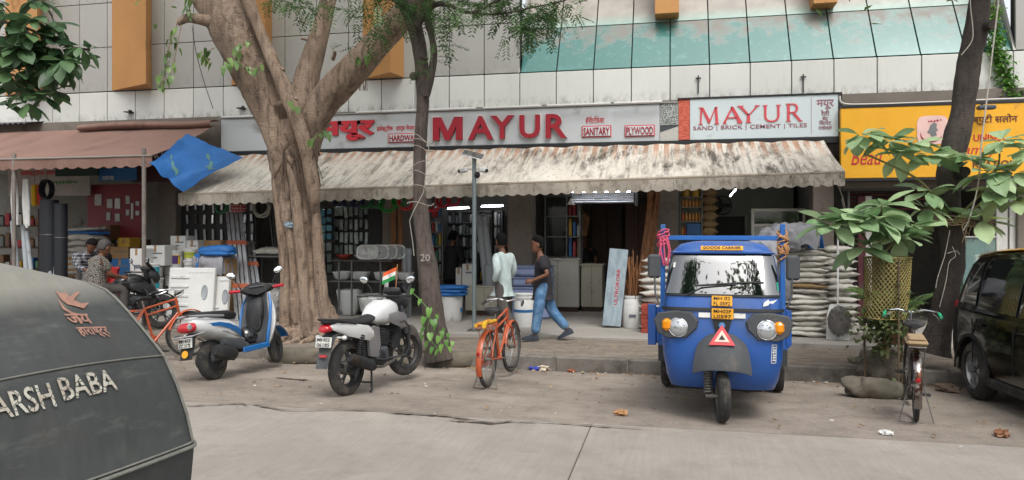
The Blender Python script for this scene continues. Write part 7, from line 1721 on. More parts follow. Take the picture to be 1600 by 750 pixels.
board_wall('red-brown board partition beside the leaning planks', 977, 1018, 320, 460, 16.8, M_RDWOOD, 2)
br_ = thing('broom_bundle', 'bundle of pale brown bamboo screens behind the display case', 'bundle', yp(905, 362, 16.3))
for k in range(7): obj('slat', MB().box(yp(898+k*3.2, 342+k*2, 16.3), (.05,.02,.62-.03*k), rot=(0,4+k,0)), M_WOOD, br_, world=True, smooth=0)
# pendant lamp and fan
pl_ = thing('pendant_lamp', 'small white lamp shade hanging by the display case', 'lamp', yp(892, 319, 15.2))
obj('shade', MB().lathe([(.02,.12),(.03,.08),(.08,.0),(.085,-.01),(.075,0),(.02,.1)], 18), M_WPLAIN, pl_); obj('cord', MB().cyl((0,0,.1), (0,0,.4), .006), M_INK, pl_)
# hardware aisle: shelf units full of fittings
def shelf_unit(label, x0, x1, y0, y1, Y, depth, levels, cols, n, rn, mt=M_SHELF, fill=(.5,.9), part='packet', name='shelf_unit', cat='shelf'):
    a, b, z0, z1 = pb(x0, x1, y0, y1, Y); z0 = max(z0, PZ+.02); t = thing(name, label, cat, ((a+b)/2, Y, z0)); H = (z1-z0)/levels
    for s in (a, b): obj('side', MB().ext(s-.012, s+.012, Y, Y+depth, z0, z1), mt, t, world=True, smooth=0)
    for k in range(levels+1): obj('shelf', MB().ext(a+.013, b-.013, Y, Y+depth, z0+H*k-.01, z0+H*k+.01), mt, t, world=True, smooth=0)
    for k in range(levels): little_goods(part, t, a+.03, b-.03, Y+depth*.4, z0+H*k+.011, n, cols, rn, H*fill[0], H*fill[1], depth*.6)
    return t
shelf_unit('narrow shelf of coloured packets just right of slim tree', 671, 691, 318, 452, 15.4, .35, 6, PK, 3, rn)
shelf_unit('back wall shelf of bright chrome fittings in the aisle', 692, 740, 330, 440, 17.9, .25, 6, [M_CHROME, M_ALLOY, PK[1], PK[5]], 8, rn)
shelf_unit('shelf of fittings seen beyond the camera pole', 747, 784, 330, 440, 17.7, .25, 5, [PK[5], M_ALLOY, PK[4], PK[1], PK[6]], 6, rn)
shelf_unit('display case of white switch fittings at aisle side', 742, 768, 328, 395, 16.4, .2, 3, [PK[1], M_ALLOY], 4, rn)
bt = [mat('bottle_orange', '9c4a1c', .35, var=.1, rand=.15), mat('bottle_amber', 'a3702c', .35, rand=.1)]
def bottle_shelf():
    a, b, z0, z1 = pb(1063, 1097, 290, 392, 15.3); t = thing('shelf_unit', 'steel shelf of orange bottles and yellow cans above the goods carrier', 'shelf', ((a+b)/2, 15.3, z0))
    for s in (a, b): obj('side', MB().ext(s-.012, s+.012, 15.3, 15.6, z0, z1), M_SHELF, t, world=True, smooth=0)
    lv = [308, 324, 346, 368, 392]
    for k, py in enumerate(lv):
        z = ZP(1080, py, 15.3); obj('shelf', MB().ext(a+.013, b-.013, 15.3, 15.6, z-.012, z+.008), M_SHELF, t, world=True, smooth=0)
    z = ZP(1080, 308, 15.3)
    for k in range(2): obj('can', MB().lathe([(0,0),(.085,0),(.085,.15),(.07,.17),(0,.17)], 16, mat_at((a+.1+.2*k, 15.42, z+.012))), PK[4], t, world=True)
    for py in (324, 346):
        z = ZP(1080, py, 15.3)
        for k in range(6): obj('bottle', MB().lathe([(0,0),(.028,0),(.03,.02),(.03,.11),(.012,.15),(.012,.18),(0,.18)], 12, mat_at((a+.05+.066*k, 15.38, z+.009))), rn.choice(bt), t, world=True)
    z = ZP(1080, 368, 15.3)
    obj('crate', MB().ext(a+.12, b-.02, 15.32, 15.58, z+.009, z+.24, b=.01), PK[2], t, world=True, smooth=0)
    for k in range(2): obj('bottle', MB().lathe([(0,0),(.028,0),(.03,.02),(.03,.11),(.012,.15),(.012,.18),(0,.18)], 12, mat_at((a+.04+.05*k, 15.38, z+.009))), rn.choice(bt), t, world=True)
bottle_shelf()
for k in range(7):
    o = obj('sack', SKJ[k % 2], None, None, loc=(XP(1107, 15.7), 15.75, PZ+.62+.16*k+.9), rot=(0,0,rn.uniform(-6,6))); o.scale = (.55,.8,1)
    tag(o, 'small brown jute sack piled beside the bottle shelf', 'sack', 'jute sacks by the bottle shelf')
o = thing('sack_rack', 'dark wooden block under the jute sacks', 'platform', (XP(1107,15.7), 15.75, PZ)); obj('top', MB().box((0,0,1.4), (.36,.36,.05)), M_WOODD, o); [obj('leg', MB().box((sx_*.15,sy_*.15,.69), (.05,.05,1.37)), M_WOODD, o) for sx_ in (-1,1) for sy_ in (-1,1)]
# pale room fittings
x0, x1, z0, z1 = pb(1116, 1166, 338, 420, 17.05)
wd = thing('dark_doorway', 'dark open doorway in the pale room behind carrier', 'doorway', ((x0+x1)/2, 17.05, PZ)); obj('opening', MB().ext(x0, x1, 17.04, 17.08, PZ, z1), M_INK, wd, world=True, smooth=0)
for s in (x0, x1): obj('jamb', MB().ext(s-.03, s+.03, 17.0, 17.09, PZ, z1+.03), M_INTL, wd, world=True, smooth=0)
obj('head', MB().ext(x0+.031, x1-.031, 17.0, 17.035, z1, z1+.03), M_INTL, wd, world=True, smooth=0)
wf = thing('wall_fan', 'dark round wall fan above the doorway', 'fan', yp(1128, 321, 16.9))
obj('cage', MB().torus(.2, .012, 28, 6, mrot(90,0,0)).torus(.12, .006, 24, 5, mrot(90,0,0)), M_BLACK, wf)
obj('motor', MB().cyl((0,-.03,0), (0,.14,0), .06), M_BLACK, wf)
for k in range(3): obj('blade', MB().box((.1*math.cos(k*2.094), .0, .1*math.sin(k*2.094)), (.16,.01,.09), rot=(20, -math.degrees(k*2.094), 0)), M_BLACK, wf)
x0, x1, z0, z1 = pb(1176, 1256, 326, 420, 15.6)
gb_ = thing('glazed_screen', 'white framed glazed screen inside the right shop', 'screen', ((x0+x1)/2, 15.6, PZ))
for s in (x0, x1): obj('post', MB().ext(s-.025, s+.025, 15.58, 15.64, PZ, z1), M_WLAM, gb_, world=True, smooth=0)
for q in (0, .28, .98): obj('rail', MB().ext(x0+.026, x1-.026, 15.585, 15.635, z1-(z1-PZ)*q*.5-.05, z1-(z1-PZ)*q*.5), M_WLAM, gb_, world=True, smooth=0)
obj('pane', MB().ext(x0+.026, x1-.026, 15.6, 15.61, z1-(z1-PZ)*.14, z1-.051), M_GLASSD, gb_, world=True, smooth=0)
obj('pane', MB().ext(x0+.026, x1-.026, 15.6, 15.61, z1-(z1-PZ)*.49, z1-(z1-PZ)*.14-.05), mat('frosted_pane', '8f928c', .5), gb_, world=True, smooth=0)
# ---------------------------------------------------------------- drums, crates and buckets in front of the aisle
M_LAV = mat('lavender_plastic', '8f9cc0', .5, var=.06, dirt=.12)
for k, (ya, yb_) in enumerate(((416, 432), (433, 448), (449, 480))):
    a, b, z0, z1 = pb(800, 858, ya, yb_, 14.2); z0 = PZ if k == 2 else z0
    t = thing('storage_tank', '%s of the lavender plastic tanks stacked behind the walking men' % ('topmost', 'middle', 'lowest')[k], 'tank', ((a+b)/2, 14.5, z0), group='lavender tanks')
    obj('body', MB().ext(a, b, 14.2, 14.8, z0+.004, z1-.03, b=.04), M_LAV, t, world=True, smooth=0); obj('rim', MB().ext(a-.015, b+.015, 14.185, 14.815, z1-.029, z1, b=.008), M_LAV, t, world=True, smooth=0)
db = thing('drum', 'white drum with blue stripe standing behind the orange bicycle handlebar', 'drum', (XP(819, 13.1), 13.1, PZ))
obj('body', MB().lathe([(0,0),(.17,0),(.18,.03),(.185,.25),(.18,.44),(.165,.47),(.165,.5),(.178,.51),(.178,.55),(0,.56)], 28), M_WPLAIN, db, smooth=40); obj('stripe', MB().lathe([(.1865,.26),(.1865,.31),(.184,.31),(.184,.26),(.1865,.26)], 28, caps=False), PK[2], db, smooth=40); obj('lid', MB().lathe([(0,.562),(.182,.562),(.182,.585),(0,.6)], 28), M_WPLAIN, db, smooth=40)
x_, Y_ = XP(704, 13.6), 13.6
bl = thing('lidded_bin', 'white bin topped with folded blue tarpaulins beside the slim tree', 'bin', (x_, Y_, PZ)); Hb = ZP(704, 462, Y_)-PZ
obj('body', MB().lathe([(0,0),(.19,0),(.205,.03),(.235,Hb),(.22,Hb),(.2,.1),(0,.08)], 28), M_WPLAIN, bl, smooth=40)
for s in (-1, 1): obj('latch', MB().box((s*.225,-.05,Hb*.45), (.03,.05,.08), b=.008), PK[2], bl)
for k, lab in enumerate(('lower', 'middle', 'upper')):
    t = thing('tarpaulin', '%s folded blue tarpaulin lying on the white bin' % lab, 'tarpaulin', (x_, Y_, PZ+Hb+.065*k)); obj('fold', lumpy((0,0,.035), (.30,.26,.034), (0,0,rn.uniform(-6,6)), .1, 20+k, e=.5), M_TARPB, t, smooth=70)
    obj('layer', lumpy((.01,-.01,.055), (.28,.25,.014), (0,0,rn.uniform(-8,8)), .1, 30+k, e=.5), M_TARPB, t, smooth=70)
carton('carton', 'upright white carton with blue top standing on the low cream cabinet', pb(722, 739, 413, 447, 14.7), 14.7, .3, M_CARDW, 1); carton('carton', 'upright white carton left on the low cream cabinet', pb(712, 721, 419, 447, 14.75), 14.75, .3, M_CARDW, 0)
for k, (x, lab) in enumerate(((748, 'left'), (757, 'right'))):
    A = yp(x+12, 446, 14.8); B = yp(x, 340, 15.2); t = thing('pvc_pipe', 'wide grey pipe leaning behind camera pole, %s of two' % lab, 'pipe', A)
    obj('pipe', MB().tube([A, B], .07, 16), M_PVC, t, world=True); obj('socket', MB().tube([B-(B-A).normalized()*.2, B], .08, 16), M_PVC, t, world=True)
t = thing('grey_bin', 'grey ribbed tub standing on the low cream cabinet', 'tub', yp(766, 446, 14.75)); obj('body', MB().lathe([(0,0),(.11,0),(.115,.05)]+[(.118+.004*(k % 2), .06+.03*k) for k in range(10)]+[(.12,.42),(.1,.42),(0,.4)], 22), M_PVC, t, smooth=30); obj('rim', MB().torus(.12, .012, 24, 6, mat_at((0,0,.42))), M_PVC, t)
t = thing('plastic_tub', 'red plastic tub resting on a grey sack by pillar', 'tub', yp(803, 388, 15.0)); obj('body', MB().lathe([(0,0),(.14,0),(.19,.13),(.2,.14),(.18,.14),(.13,.02),(0,.02)], 24), PK[0], t, smooth=40); obj('handle', MB().torus(.03, .008, 12, 5, mat_at((.2,0,.12))), PK[0], t)
o = obj('sack', SK[1], None, None, loc=(XP(803, 15.0), 15.0, ZP(803, 405, 15.0)), rot=(0,0,5)); o.scale = (.7,.8,1.6); tag(o, 'grey sack on a bench below the red tub', 'sack')
t = thing('bench', 'dark bench carrying the grey sack beside pillar', 'bench', (XP(803,15.0), 15.0, PZ)); zb_ = ZP(803, 418, 15.0)-PZ; obj('top', MB().box((0,0,zb_-.02), (.5,.4,.04)), M_WOODD, t); [obj('leg', MB().box((sx_*.22,sy_*.17,(zb_-.04)/2), (.04,.04,zb_-.04)), M_WOODD, t) for sx_ in (-1,1) for sy_ in (-1,1)]
# ---------------------------------------------------------------- sanitary ware rack
ry = 13.9
rk_ = thing('steel_rack', 'steel rack of washbasins between the two trees', 'rack', (XP(560, ry), ry+.3, PZ))
x0, x1 = XP(518, ry), XP(640, ry+.0)
zt_, zm_, zl_ = ZP(560, 407, ry), ZP(560, 440, ry), ZP(560, 488, ry)
obj('shelf', MB().ext(x0, XP(612, ry), ry, ry+.7, zt_-.02, zt_+.01), mat('rack_plank', '4a4340', .8), rk_, world=True, smooth=0)
obj('shelf', MB().ext(x0-.05, x1, ry, ry+.7, zm_-.012, zm_+.008), M_SHELF, rk_, world=True, smooth=0)
for px in (529, 549, 594, 638):
    for yy in (ry+.02, ry+.66): obj('leg', MB().ext(XP(px, ry)-.014, XP(px, ry)+.014, yy-.014, yy+.014, PZ, zt_-.021 if px < 600 else zm_), M_SHELF, rk_, world=True, smooth=0)
def basin(label, p, w, d, h, rot=(0,0,0), group=None):
    t = thing('washbasin', label, 'basin', p, rot=rot, group=group)
    def ring(s, z): return [Vector((w/2*s*math.copysign(abs(math.cos(a))**.6, math.cos(a)), d/2*s*math.copysign(abs(math.sin(a))**.6, math.sin(a)), z)) for a in [2*math.pi*i/28 for i in range(28)]]
    obj('bowl', MB().loft([ring(.55,0),ring(.8,h*.25),ring(.95,h*.8),ring(1,h*.92),ring(1,h),ring(.86,h),ring(.8,h*.8),ring(.5,h*.25),ring(.1,h*.2)]), M_CERAM, t, smooth=60)
    obj('drain', MB().cyl((0,0,h*.2), (0,0,h*.225), .02), M_CHROME, t)
    return t
for k, px in enumerate((512, 540, 574, 594, 612)):
    basin('white washbasin on the rack middle shelf, %s from the big tree' % ('first','second','third','fourth','fifth')[k], (XP(px+14, ry), ry+.3, zm_+.012), .40 if k < 2 else .3, .36, .17)
for k, px in enumerate((566, 580, 590, 600)):
    basin('white basin standing on edge on the rack top, %s from left' % ('first','second','third','last')[k], (XP(px+12, ry+.2)+.0, ry+.15+.1*k, zt_+.14), .44, .30, .13, rot=(78, 0, 8))
M_BOWLR = mat('bowl_red', '8a3a30', .4)
for k, px in enumerate((533, 561)):
    t = thing('painted_bowl', '%s red and white bowl on the rack top shelf' % ('left','right')[k], 'bowl', (XP(px, ry), ry+.16, zt_+.012)); obj('bowl', MB().lathe([(0,0),(.08,0),(.17,.09),(.175,.1),(.165,.1),(.07,.015),(0,.015)], 24), M_CERAM if k else M_BOWLR, t, smooth=60); obj('rim_band', MB().lathe([(.135,.055),(.178,.103),(.172,.104),(.13,.06),(.135,.055)], 24, caps=False), M_BOWLR, t, smooth=60)
for k, px in enumerate((538, 572, 612)):
    basin('big white sink on the floor under the rack, %s' % ('left','middle','right')[k], (XP(px, ry), ry+.25, PZ+.01+.0), .5, .42, .5 if k != 1 else .42)
# toilet pan in front of the rack
t = thing('toilet_pan', 'white ceramic toilet pan on the floor by motorbike', 'toilet', (XP(585, 13.5), 13.5, PZ), 200)
obj('pan', MB().loft([[Vector((x0_+rx*math.cos(a), ry_*math.sin(a), z)) for a in [2*math.pi*i/24 for i in range(24)]] for x0_, rx, ry_, z in ((0,.2,.12,0),(0,.18,.1,.1),(.02,.2,.14,.25),(.04,.26,.18,.38),(.04,.26,.18,.4),(.04,.2,.13,.4),(.03,.12,.08,.25))]), M_CERAM, t, smooth=60)
obj('seat', MB().torus(.19, .018, 28, 6, mat_at((.04,0,.41)) @ Matrix.Diagonal((1.2,.85,1,1))), M_CERAM, t); obj('cistern', MB().box((-.28,0,.55), (.18,.38,.36), b=.04), M_CERAM, t)
# packet wall right of the big tree
def packet_wall(label, x0, x1, y0, y1, Y, nc, nr, cols, rn, mback=M_INK, fill=.8, cat='display', dep=.05):
    a, b, z0, z1 = pb(x0, x1, y0, y1, Y); t = thing('fittings_display', label, cat, ((a+b)/2, Y, z0))
    obj('backboard', MB().ext(a, b, Y+.06, Y+.08, z0, z1), mback, t, world=True, smooth=0); w = (b-a)/nc; h = (z1-z0)/nr
    for i in range(nc):
        for j in range(nr):
            hh = h*rn.uniform(.6,.95); obj('packet', MB().box((a+w*(i+.5)+rn.uniform(-.01,.01), Y+.02, z0+h*(j+1)-hh/2-.01), (w*fill*rn.uniform(.8,1.1), dep, hh), rot=(rn.uniform(-4,4),rn.uniform(-4,4),0), b=.012), cols[rn.randrange(len(cols))], t, world=True, smooth=0)
            obj('hook', MB().cyl((a+w*(i+.5), Y-.04, z0+h*(j+1)-.005), (a+w*(i+.5), Y+.06, z0+h*(j+1)-.005), .005, n=5), M_STEEL, t, world=True)
    return t
M_CLEAR = mat('clear_packet', '87938d', .2, var=.3, vs=14, coat=.4, rand=.3); M_CLEAR2 = mat('dark_packet', '55605c', .25, var=.3, vs=14, coat=.4, rand=.3); M_TEALP = mat('teal_packet', '3a7a8c', .3, var=.2, rand=.15, coat=.3)
packet_wall('wall of clear hardware packets right of the big tree', 521, 576, 322, 402, 15.2, 7, 4, [M_CLEAR, M_CLEAR2, M_CLEAR], rn)
packet_wall('column of teal packets next to the big tree', 499, 519, 326, 376, 14.95, 2, 4, [M_TEALP], rn)
packet_wall('dark packet column under the teal ones', 499, 519, 378, 430, 14.95, 2, 3, [M_CLEAR2, M_CLEAR], rn)
a, b, z0, z1 = pb(576, 597, 326, 382, 14.9); t = thing('black_banner', 'plain black cloth banner hanging beside the pillar', 'banner', ((a+b)/2, 14.9, z0)); obj('cloth', MB().sheet([[Vector((a+(b-a)*i/8, 14.9+.015*math.sin(i*1.3), z1-(z1-z0)*j/6)) for i in range(9)] for j in range(7)], .005), M_INK, t, world=True, smooth=70); obj('rod', MB().cyl((a-.03,14.9,z1), (b+.03,14.9,z1), .01), M_STEEL, t, world=True)
for k, (px, lab) in enumerate(((632, 'left'), (639, 'right'))):
    A = yp(px, 470, 14.3); A.z = PZ; B = yp(px+1, 388, 14.3); t = thing('pvc_pipe', 'thick grey pipe standing upright by slim tree, %s one' % lab, 'pipe', A); obj('pipe', MB().lathe([(.055,0),(.055,B.z-PZ),(.048,B.z-PZ),(.048,0),(.055,0)], 18, caps=False), M_PVC, t); obj('collar', MB().lathe([(.064,0),(.064,.1),(.056,.1),(.056,0),(.064,0)], 18, mat_at((0,0,B.z-PZ-.12)), caps=False), M_PVC, t)
for k, (px, w_, py0, py1, c) in enumerate(((612, 8, 318, 420, 'b'), (623, 7, 318, 420, 'b'))):
    a, b, z0, z1 = pb(px, px+w_, py0, py1, 14.75); t = thing('timber_plank', '%s upright brown board against the pillar behind rack' % ('left','right')[k], 'plank', ((a+b)/2, 14.75, PZ)); obj('board', MB().ext(a, b, 14.7, 14.74, PZ, z1, b=.004), M_WOOD, t, world=True, smooth=0)
# hanging hose coils under the awning
def hose(label, px, py, Y, r, col, n=5, dz=0):
    p = yp(px, py, Y); t = thing('hose_coil', label, 'hose', p, group='hose coils hanging under the awning'); m_ = mat('hose', col, .4, var=.1)
    b = MB()
    for k in range(n): 
        dx_, dy_, q = rn.uniform(-.02,.02), rn.uniform(-.04,.04), rn.uniform(.88,1.05)
        b.tube([(dx_+r*q*math.cos(a), dy_+.03*math.sin(a*2+k), -r*q*1.05*(1-math.sin(a))) for a in [2*math.pi*i/24 for i in range(24)]], .014, 6, close=True)
    tag(obj('coil', b, m_, t), kind='stuff'); obj('hook', MB().cyl((0,0,-.02), (0,0,.35), .005, n=5), M_STEEL, t)
for k, (px, py, r, c, lab) in enumerate(((530,297,.1,'1c2248','first dark blue'),(545,297,.11,'1c2248','second dark blue'),(558,297,.11,'1c2248','third dark blue'),(571,296,.13,'14602c','left green'),(590,296,.13,'14602c','dark green'),(607,295,.17,'147a2c','large bright green'),(622,296,.12,'147a2c','small bright green'),(635,296,.14,'b03030','pale red'),(676,295,.17,'a81c26','left deep red'),(693,294,.13,'a81c26','middle deep red'),(708,294,.12,'a81c26','right deep red'),(730,292,.12,'4a4843','grey'),(345,306,.12,'12623c','dark green far left'),(408,304,.17,'8d8a80','white cable'))):
    hose('%s hose coil hanging under the awning edge' % lab, px, py+7, 13.5, r, c)
# ---------------------------------------------------------------- bay left of the big tree
packet_wall('black display panel with rows of hanging tap fittings', 272, 352, 312, 380, 14.95, 6, 3, [M_CHROME, M_ALLOY, PK[1]], rn, M_INK, .28, dep=.03)
packet_wall('black display panel with white switch plates beside leaning sheets', 354, 398, 318, 380, 14.97, 4, 4, [PK[1], M_ALLOY], rn, M_INK, .4, dep=.02)
for k, (xa, xb, ya, yb_, lab, wdt) in enumerate(((366, 382, 332, 446, 'left', .30), (385, 402, 378, 450, 'right', .28))):
    A = yp(xb, yb_, 12.8); A.z = PZ; B = yp(xa, ya, 13.9); t = thing('aluminium_sheet', 'shiny wrapped aluminium section bundle leaning left of big tree, %s one' % lab, 'metal sheet', A)
    d = B-A; s = Vector((1,0,0)); u = d.normalized().cross(s).normalized()
    for q in range(4):
        o_ = s*(wdt*(q/3-.5)); obj('section', MB().loft([[p+o_+s*.035*i+u*.025*j for i, j in ((-1,-1),(1,-1),(1,1),(-1,1))] for p in (A, B)]), M_ALLOY, t, world=True, smooth=0)
    for q in (.3, .7): c = A.lerp(B, q); obj('tape', MB().loft([[c+d.normalized()*h_+s*(wdt*.72)*i+u*.03*j for i, j in ((-1,-1),(1,-1),(1,1),(-1,1))] for h_ in (-.05,.05)]), mat('tape_orange', 'a8583c', .5), t, world=True, smooth=0)
t = thing('checked_cloth', 'red and white checked cloth tied over the aluminium bundle top', 'cloth', yp(372, 325, 13.85)); obj('cloth', lumpy((0,0,0), (.15,.12,.09), (0,0,0), .4, 2), m_check('red_check', 'a83238', 'b9aaa6'), t, smooth=70)
wt_ = thing('work_table', 'dark metal table behind scooter beside the big tree', 'table', (XP(418, 13.7), 13.9, PZ)); zt2 = ZP(418, 399, 13.7)-PZ
obj('top', MB().box((0,0,zt2-.02), (.85,.6,.03)), M_SHELF, wt_); [obj('leg', MB().box((sx_*.4,sy_*.27,(zt2-.035)/2), (.03,.03,zt2-.035)), M_SHELF, wt_) for sx_ in (-1,1) for sy_ in (-1,1)]; obj('lower_shelf', MB().box((0,0,.45), (.77,.5,.02)), M_SHELF, wt_)
o = obj('sack', SK[2], None, None, loc=(XP(415, 13.7), 13.9, PZ+zt2+.075), rot=(0,0,12)); tag(o, 'white sack lying on the dark metal table', 'sack')
o = obj('sack', SK[0], None, None, loc=(XP(412, 13.7), 13.9, PZ+.54), rot=(0,0,-8)); tag(o, 'sack on lower shelf of the dark metal table', 'sack')
for k in range(3):
    A = yp(418+6*k, 300+8*k, 14.6); B = yp(437+3*k, 420, 13.6); B.z = PZ+.0; t = thing('metal_angle', 'long thin metal angle leaning behind the big tree, %s' % ('left','middle','right')[k], 'metal bar', B); obj('bar', MB().tube([B, A], .012, 4), M_SHELF, t, world=True); obj('foot', MB().box(B+Vector((0,0,.006)), (.04,.04,.012)), M_SHELF, t, world=True)
wbn = thing('wrapped_bundle', 'plastic wrapped paper bundle on the ground behind scooter handlebar', 'bundle', (XP(424, 12.9), 12.9, PZ)); obj('bundle', lumpy((0,0,.3), (.34,.26,.32), (0,0,10), .25, 12, e=.6), mat('wrap_print', '8a8782', .4, var=.3, vs=9, col2='55504e', c2s=14, coat=.3), wbn, smooth=70); obj('string', MB().torus(.33, .006, 24, 5, mat_at((0,0,.3), (90,0,10))), M_STEEL, wbn)
# white moulded doors leaning in front
def moulded(label, x0, x1, y0, y1, Y, rz, ribs=True):
    a, b, z0, z1 = pb(x0, x1, y0, y1, Y); z0 = PZ; w = b-a; h = z1-PZ; t = thing('moulded_panel', label, 'panel', ((a+b)/2, Y, PZ), rot=(-8, 0, rz))
    obj('slab', MB().ext(-w/2, w/2, 0, .09, 0, h, b=.012), M_WPLAIN, t, smooth=0)
    for k in range(5 if ribs else 2): obj('rib', MB().ext(-w/2+.05, -w*.05, -.018, .002, h*(.12+.17*k), h*(.17+.17*k), b=.006), M_WPLAIN, t, smooth=0)
    obj('recess', MB().lathe([(0,0),(.085,0),(.1,.012),(.11,0),(.11,-.01),(0,-.01)], 24, Matrix.Translation((w*.3,-.006,h*.55)) @ mrot(90,0,0) @ Matrix.Diagonal((.55,1.3,1,1))), M_PVC, t)
    for k in range(7): obj('stud', MB().box((w*(-.05+.08*k), -.006, h*.92), (.03,.014,.03), b=.004), M_WPLAIN, t)
moulded('big white moulded cistern panel leaning behind the orange bicycle', 262, 328, 418, 492, 12.35, 8); moulded('smaller white moulded panel between carton pile and scooter', 331, 353, 432, 492, 12.55, 4, False)
# cartons and buckets
carton('carton', 'tall white carton standing right of the awning pole', pb(203, 223, 389, 462, 12.6), 12.6, .3); carton('carton', 'white carton resting on two paint buckets', pb(228, 257, 384, 415, 12.9), 12.9, .35)
carton('carton', 'upright white carton on top of the yellow paint bucket', pb(266, 290, 369, 394, 13.3), 13.3, .3); carton('carton', 'white carton next to the blue tarpaulin roll', pb(291, 309, 376, 398, 13.3), 13.3, .3); carton('carton', 'brown carton behind the blue tarpaulin roll', pb(309, 345, 376, 398, 13.5), 13.5, .3, M_CARD, 0)
M_TEALB = mat('label_teal', '2a8f9c', .4); M_YELB = mat('label_yellow', 'c9a02c', .4); M_PURP = mat('label_purple', '4a2a6a', .4); M_GRNB = mat('label_green', 'a0a838', .4)
hb_ = .32
bucket('paint_bucket', 'upper white paint bucket with teal label below white carton', 242, 432, 12.95, .16, hb_*.8, M_WPLAIN, M_TEALB); bucket('paint_bucket', 'lower white paint bucket with teal label', 242, 455, 12.95, .16, hb_*.8, M_WPLAIN, M_TEALB); bucket('paint_bucket', 'white paint bucket with yellow and purple label', 273, 420, 13.3, .19, .36, M_WPLAIN, M_YELB, band2=M_PURP)
bucket('paint_bucket', 'white paint bucket with yellow-green label by blue tarpaulin', 299, 408, 13.3, .14, .24, M_WPLAIN, M_GRNB); bucket('paint_bucket', 'plain white paint bucket under the yellow-green one', 299, 424, 13.3, .15, .22, M_WPLAIN); bucket('paint_bucket', 'plain white bucket under the yellow and purple one', 273, 446, 13.35, .19, .36, M_WPLAIN)
for k in range(2): bucket('paint_bucket', 'paint bucket at the pile base behind the moulded panel, %s' % ('left','right')[k], 262+34*k, 475, 13.3, .2, .42, M_WPLAIN, z=PZ)
t = thing('tarpaulin', 'rolled bright blue tarpaulin on top of the grey covered goods', 'tarpaulin', yp(340, 400, 12.95)); obj('roll', lumpy((0,0,.1), (.36,.18,.11), (0,-3,6), .18, 41), M_TARPB, t, smooth=70); obj('edge', lumpy((.03,-.05,.05), (.33,.17,.05), (0,0,3), .2, 42), M_TARPB, t, smooth=70)
t = thing('covered_goods', 'block of goods under a grey cover with blue edge', 'goods', (XP(334, 13.0), 13.0, PZ)); zc_ = ZP(334, 400, 12.85); obj('cover', drape(XP(334, 13.0), 13.05, zc_, .62, .5, .35, 12), M_TARPG, t, world=True, smooth=70); obj('crate', MB().ext(XP(312,12.9)+.02, XP(356,12.9)-.03, 12.86, 13.28, PZ, zc_-.06, b=.01), M_CARD, t, world=True, smooth=0)
obj('blue_edge', MB().sheet([[yp(304+8*i/3-5*j/4, 396+34*j/4, 12.78+.02*math.sin(i+j)) for i in range(4)] for j in range(5)], .006), M_TARPB, t, world=True, smooth=70)
# ---------------------------------------------------------------- left shop stock
for k, (xb, yb_, xt, yt, r) in enumerate(((46,440,32,346,.05),(60,450,48,352,.045),(70,455,54,362,.04),(86,450,96,350,.05),(76,440,82,366,.045),(96,452,102,372,.04),(92,462,108,366,.03))):
    A = yp(xb-14, yb_+20, 12.35); A.z = PZ; B = yp(xt-12, yt, 12.7); t = thing('pvc_pipe', 'grey PVC pipe in the leaning bundle at far left, %s from the pole' % ('first','second','third','fourth','fifth','sixth','seventh')[k], 'pipe', A, group='leaning PVC pipes')
    obj('pipe', MB().tube([A, B], r, 16, caps=True), M_PVC, t, world=True); obj('bore', MB().tube([B-(B-A).normalized()*.001, B+(B-A).normalized()*.002], r*.82, 16), M_INK, t, world=True)
for k, (px, ya, yb_) in enumerate(((64, 274, 348), (104, 280, 350))):
    px -= 42 if k == 0 else 64
    A, B = yp(px+(0 if k == 0 else 0), ya, 12.5), yp(px+2, yb_, 12.5); t = thing('hanging_sleeves', '%s bundle of white plastic sleeves hanging below pink awning' % ('left','right')[k], 'plastic sleeves', A)
    for q in range(5): x_ = .02*(q-2); obj('sleeve', MB().tube([A+Vector((x_,.02*(q%2),0)), A.lerp(B,.5)+Vector((x_*1.5,0,0)), B+Vector((x_*1.2,.0,-.04*(q%3)))], [.02,.03,.022], 8), M_WPLAIN, t, world=True)
M_ROLL = mat('black_mesh_roll', '15181f', .7, var=.2, vs=20)
for k, (xa, xb, ya, yb_, lab) in enumerate(((66, 88, 312, 452, 'left'), (87, 103, 318, 456, 'right'))):
    a, b, z0, z1 = pb(xa, xb, ya, yb_, 12.6); t = thing('mesh_roll', '%s tall black mesh roll standing by the white sacks' % lab, 'roll', ((a+b)/2, 12.6, PZ)); r = (b-a)/2; obj('roll', MB().lathe([(0,0),(r,0),(r*1.02,.5),(r,z1-PZ),(r*.8,z1-PZ),(r*.78,z1-PZ-.02),(r*.4,z1-PZ-.02),(r*.35,z1-PZ+.0),(0,z1-PZ)], 24), M_ROLL, t, smooth=40); [obj('tie', MB().torus(r+.004, .006, 24, 5, mat_at((0,0,(z1-PZ)*q))), M_STEEL, t) for q in (.3, .7)]
t = thing('hose_coil', 'black pipe coil hanging above the mesh rolls', 'hose', yp(73, 282, 12.7)); b = MB(); [b.torus(.17-.012*(k % 2), .014, 26, 6, mat_at((.0,.025*k-.06,-.18), (90,0,0)) @ Matrix.Diagonal((.75,1.1,1,1))) for k in range(6)]; tag(obj('coil', b, M_ROLL, t), kind='stuff'); obj('hook', MB().cyl((0,0,0), (0,0,.4), .005, n=5), M_STEEL, t)
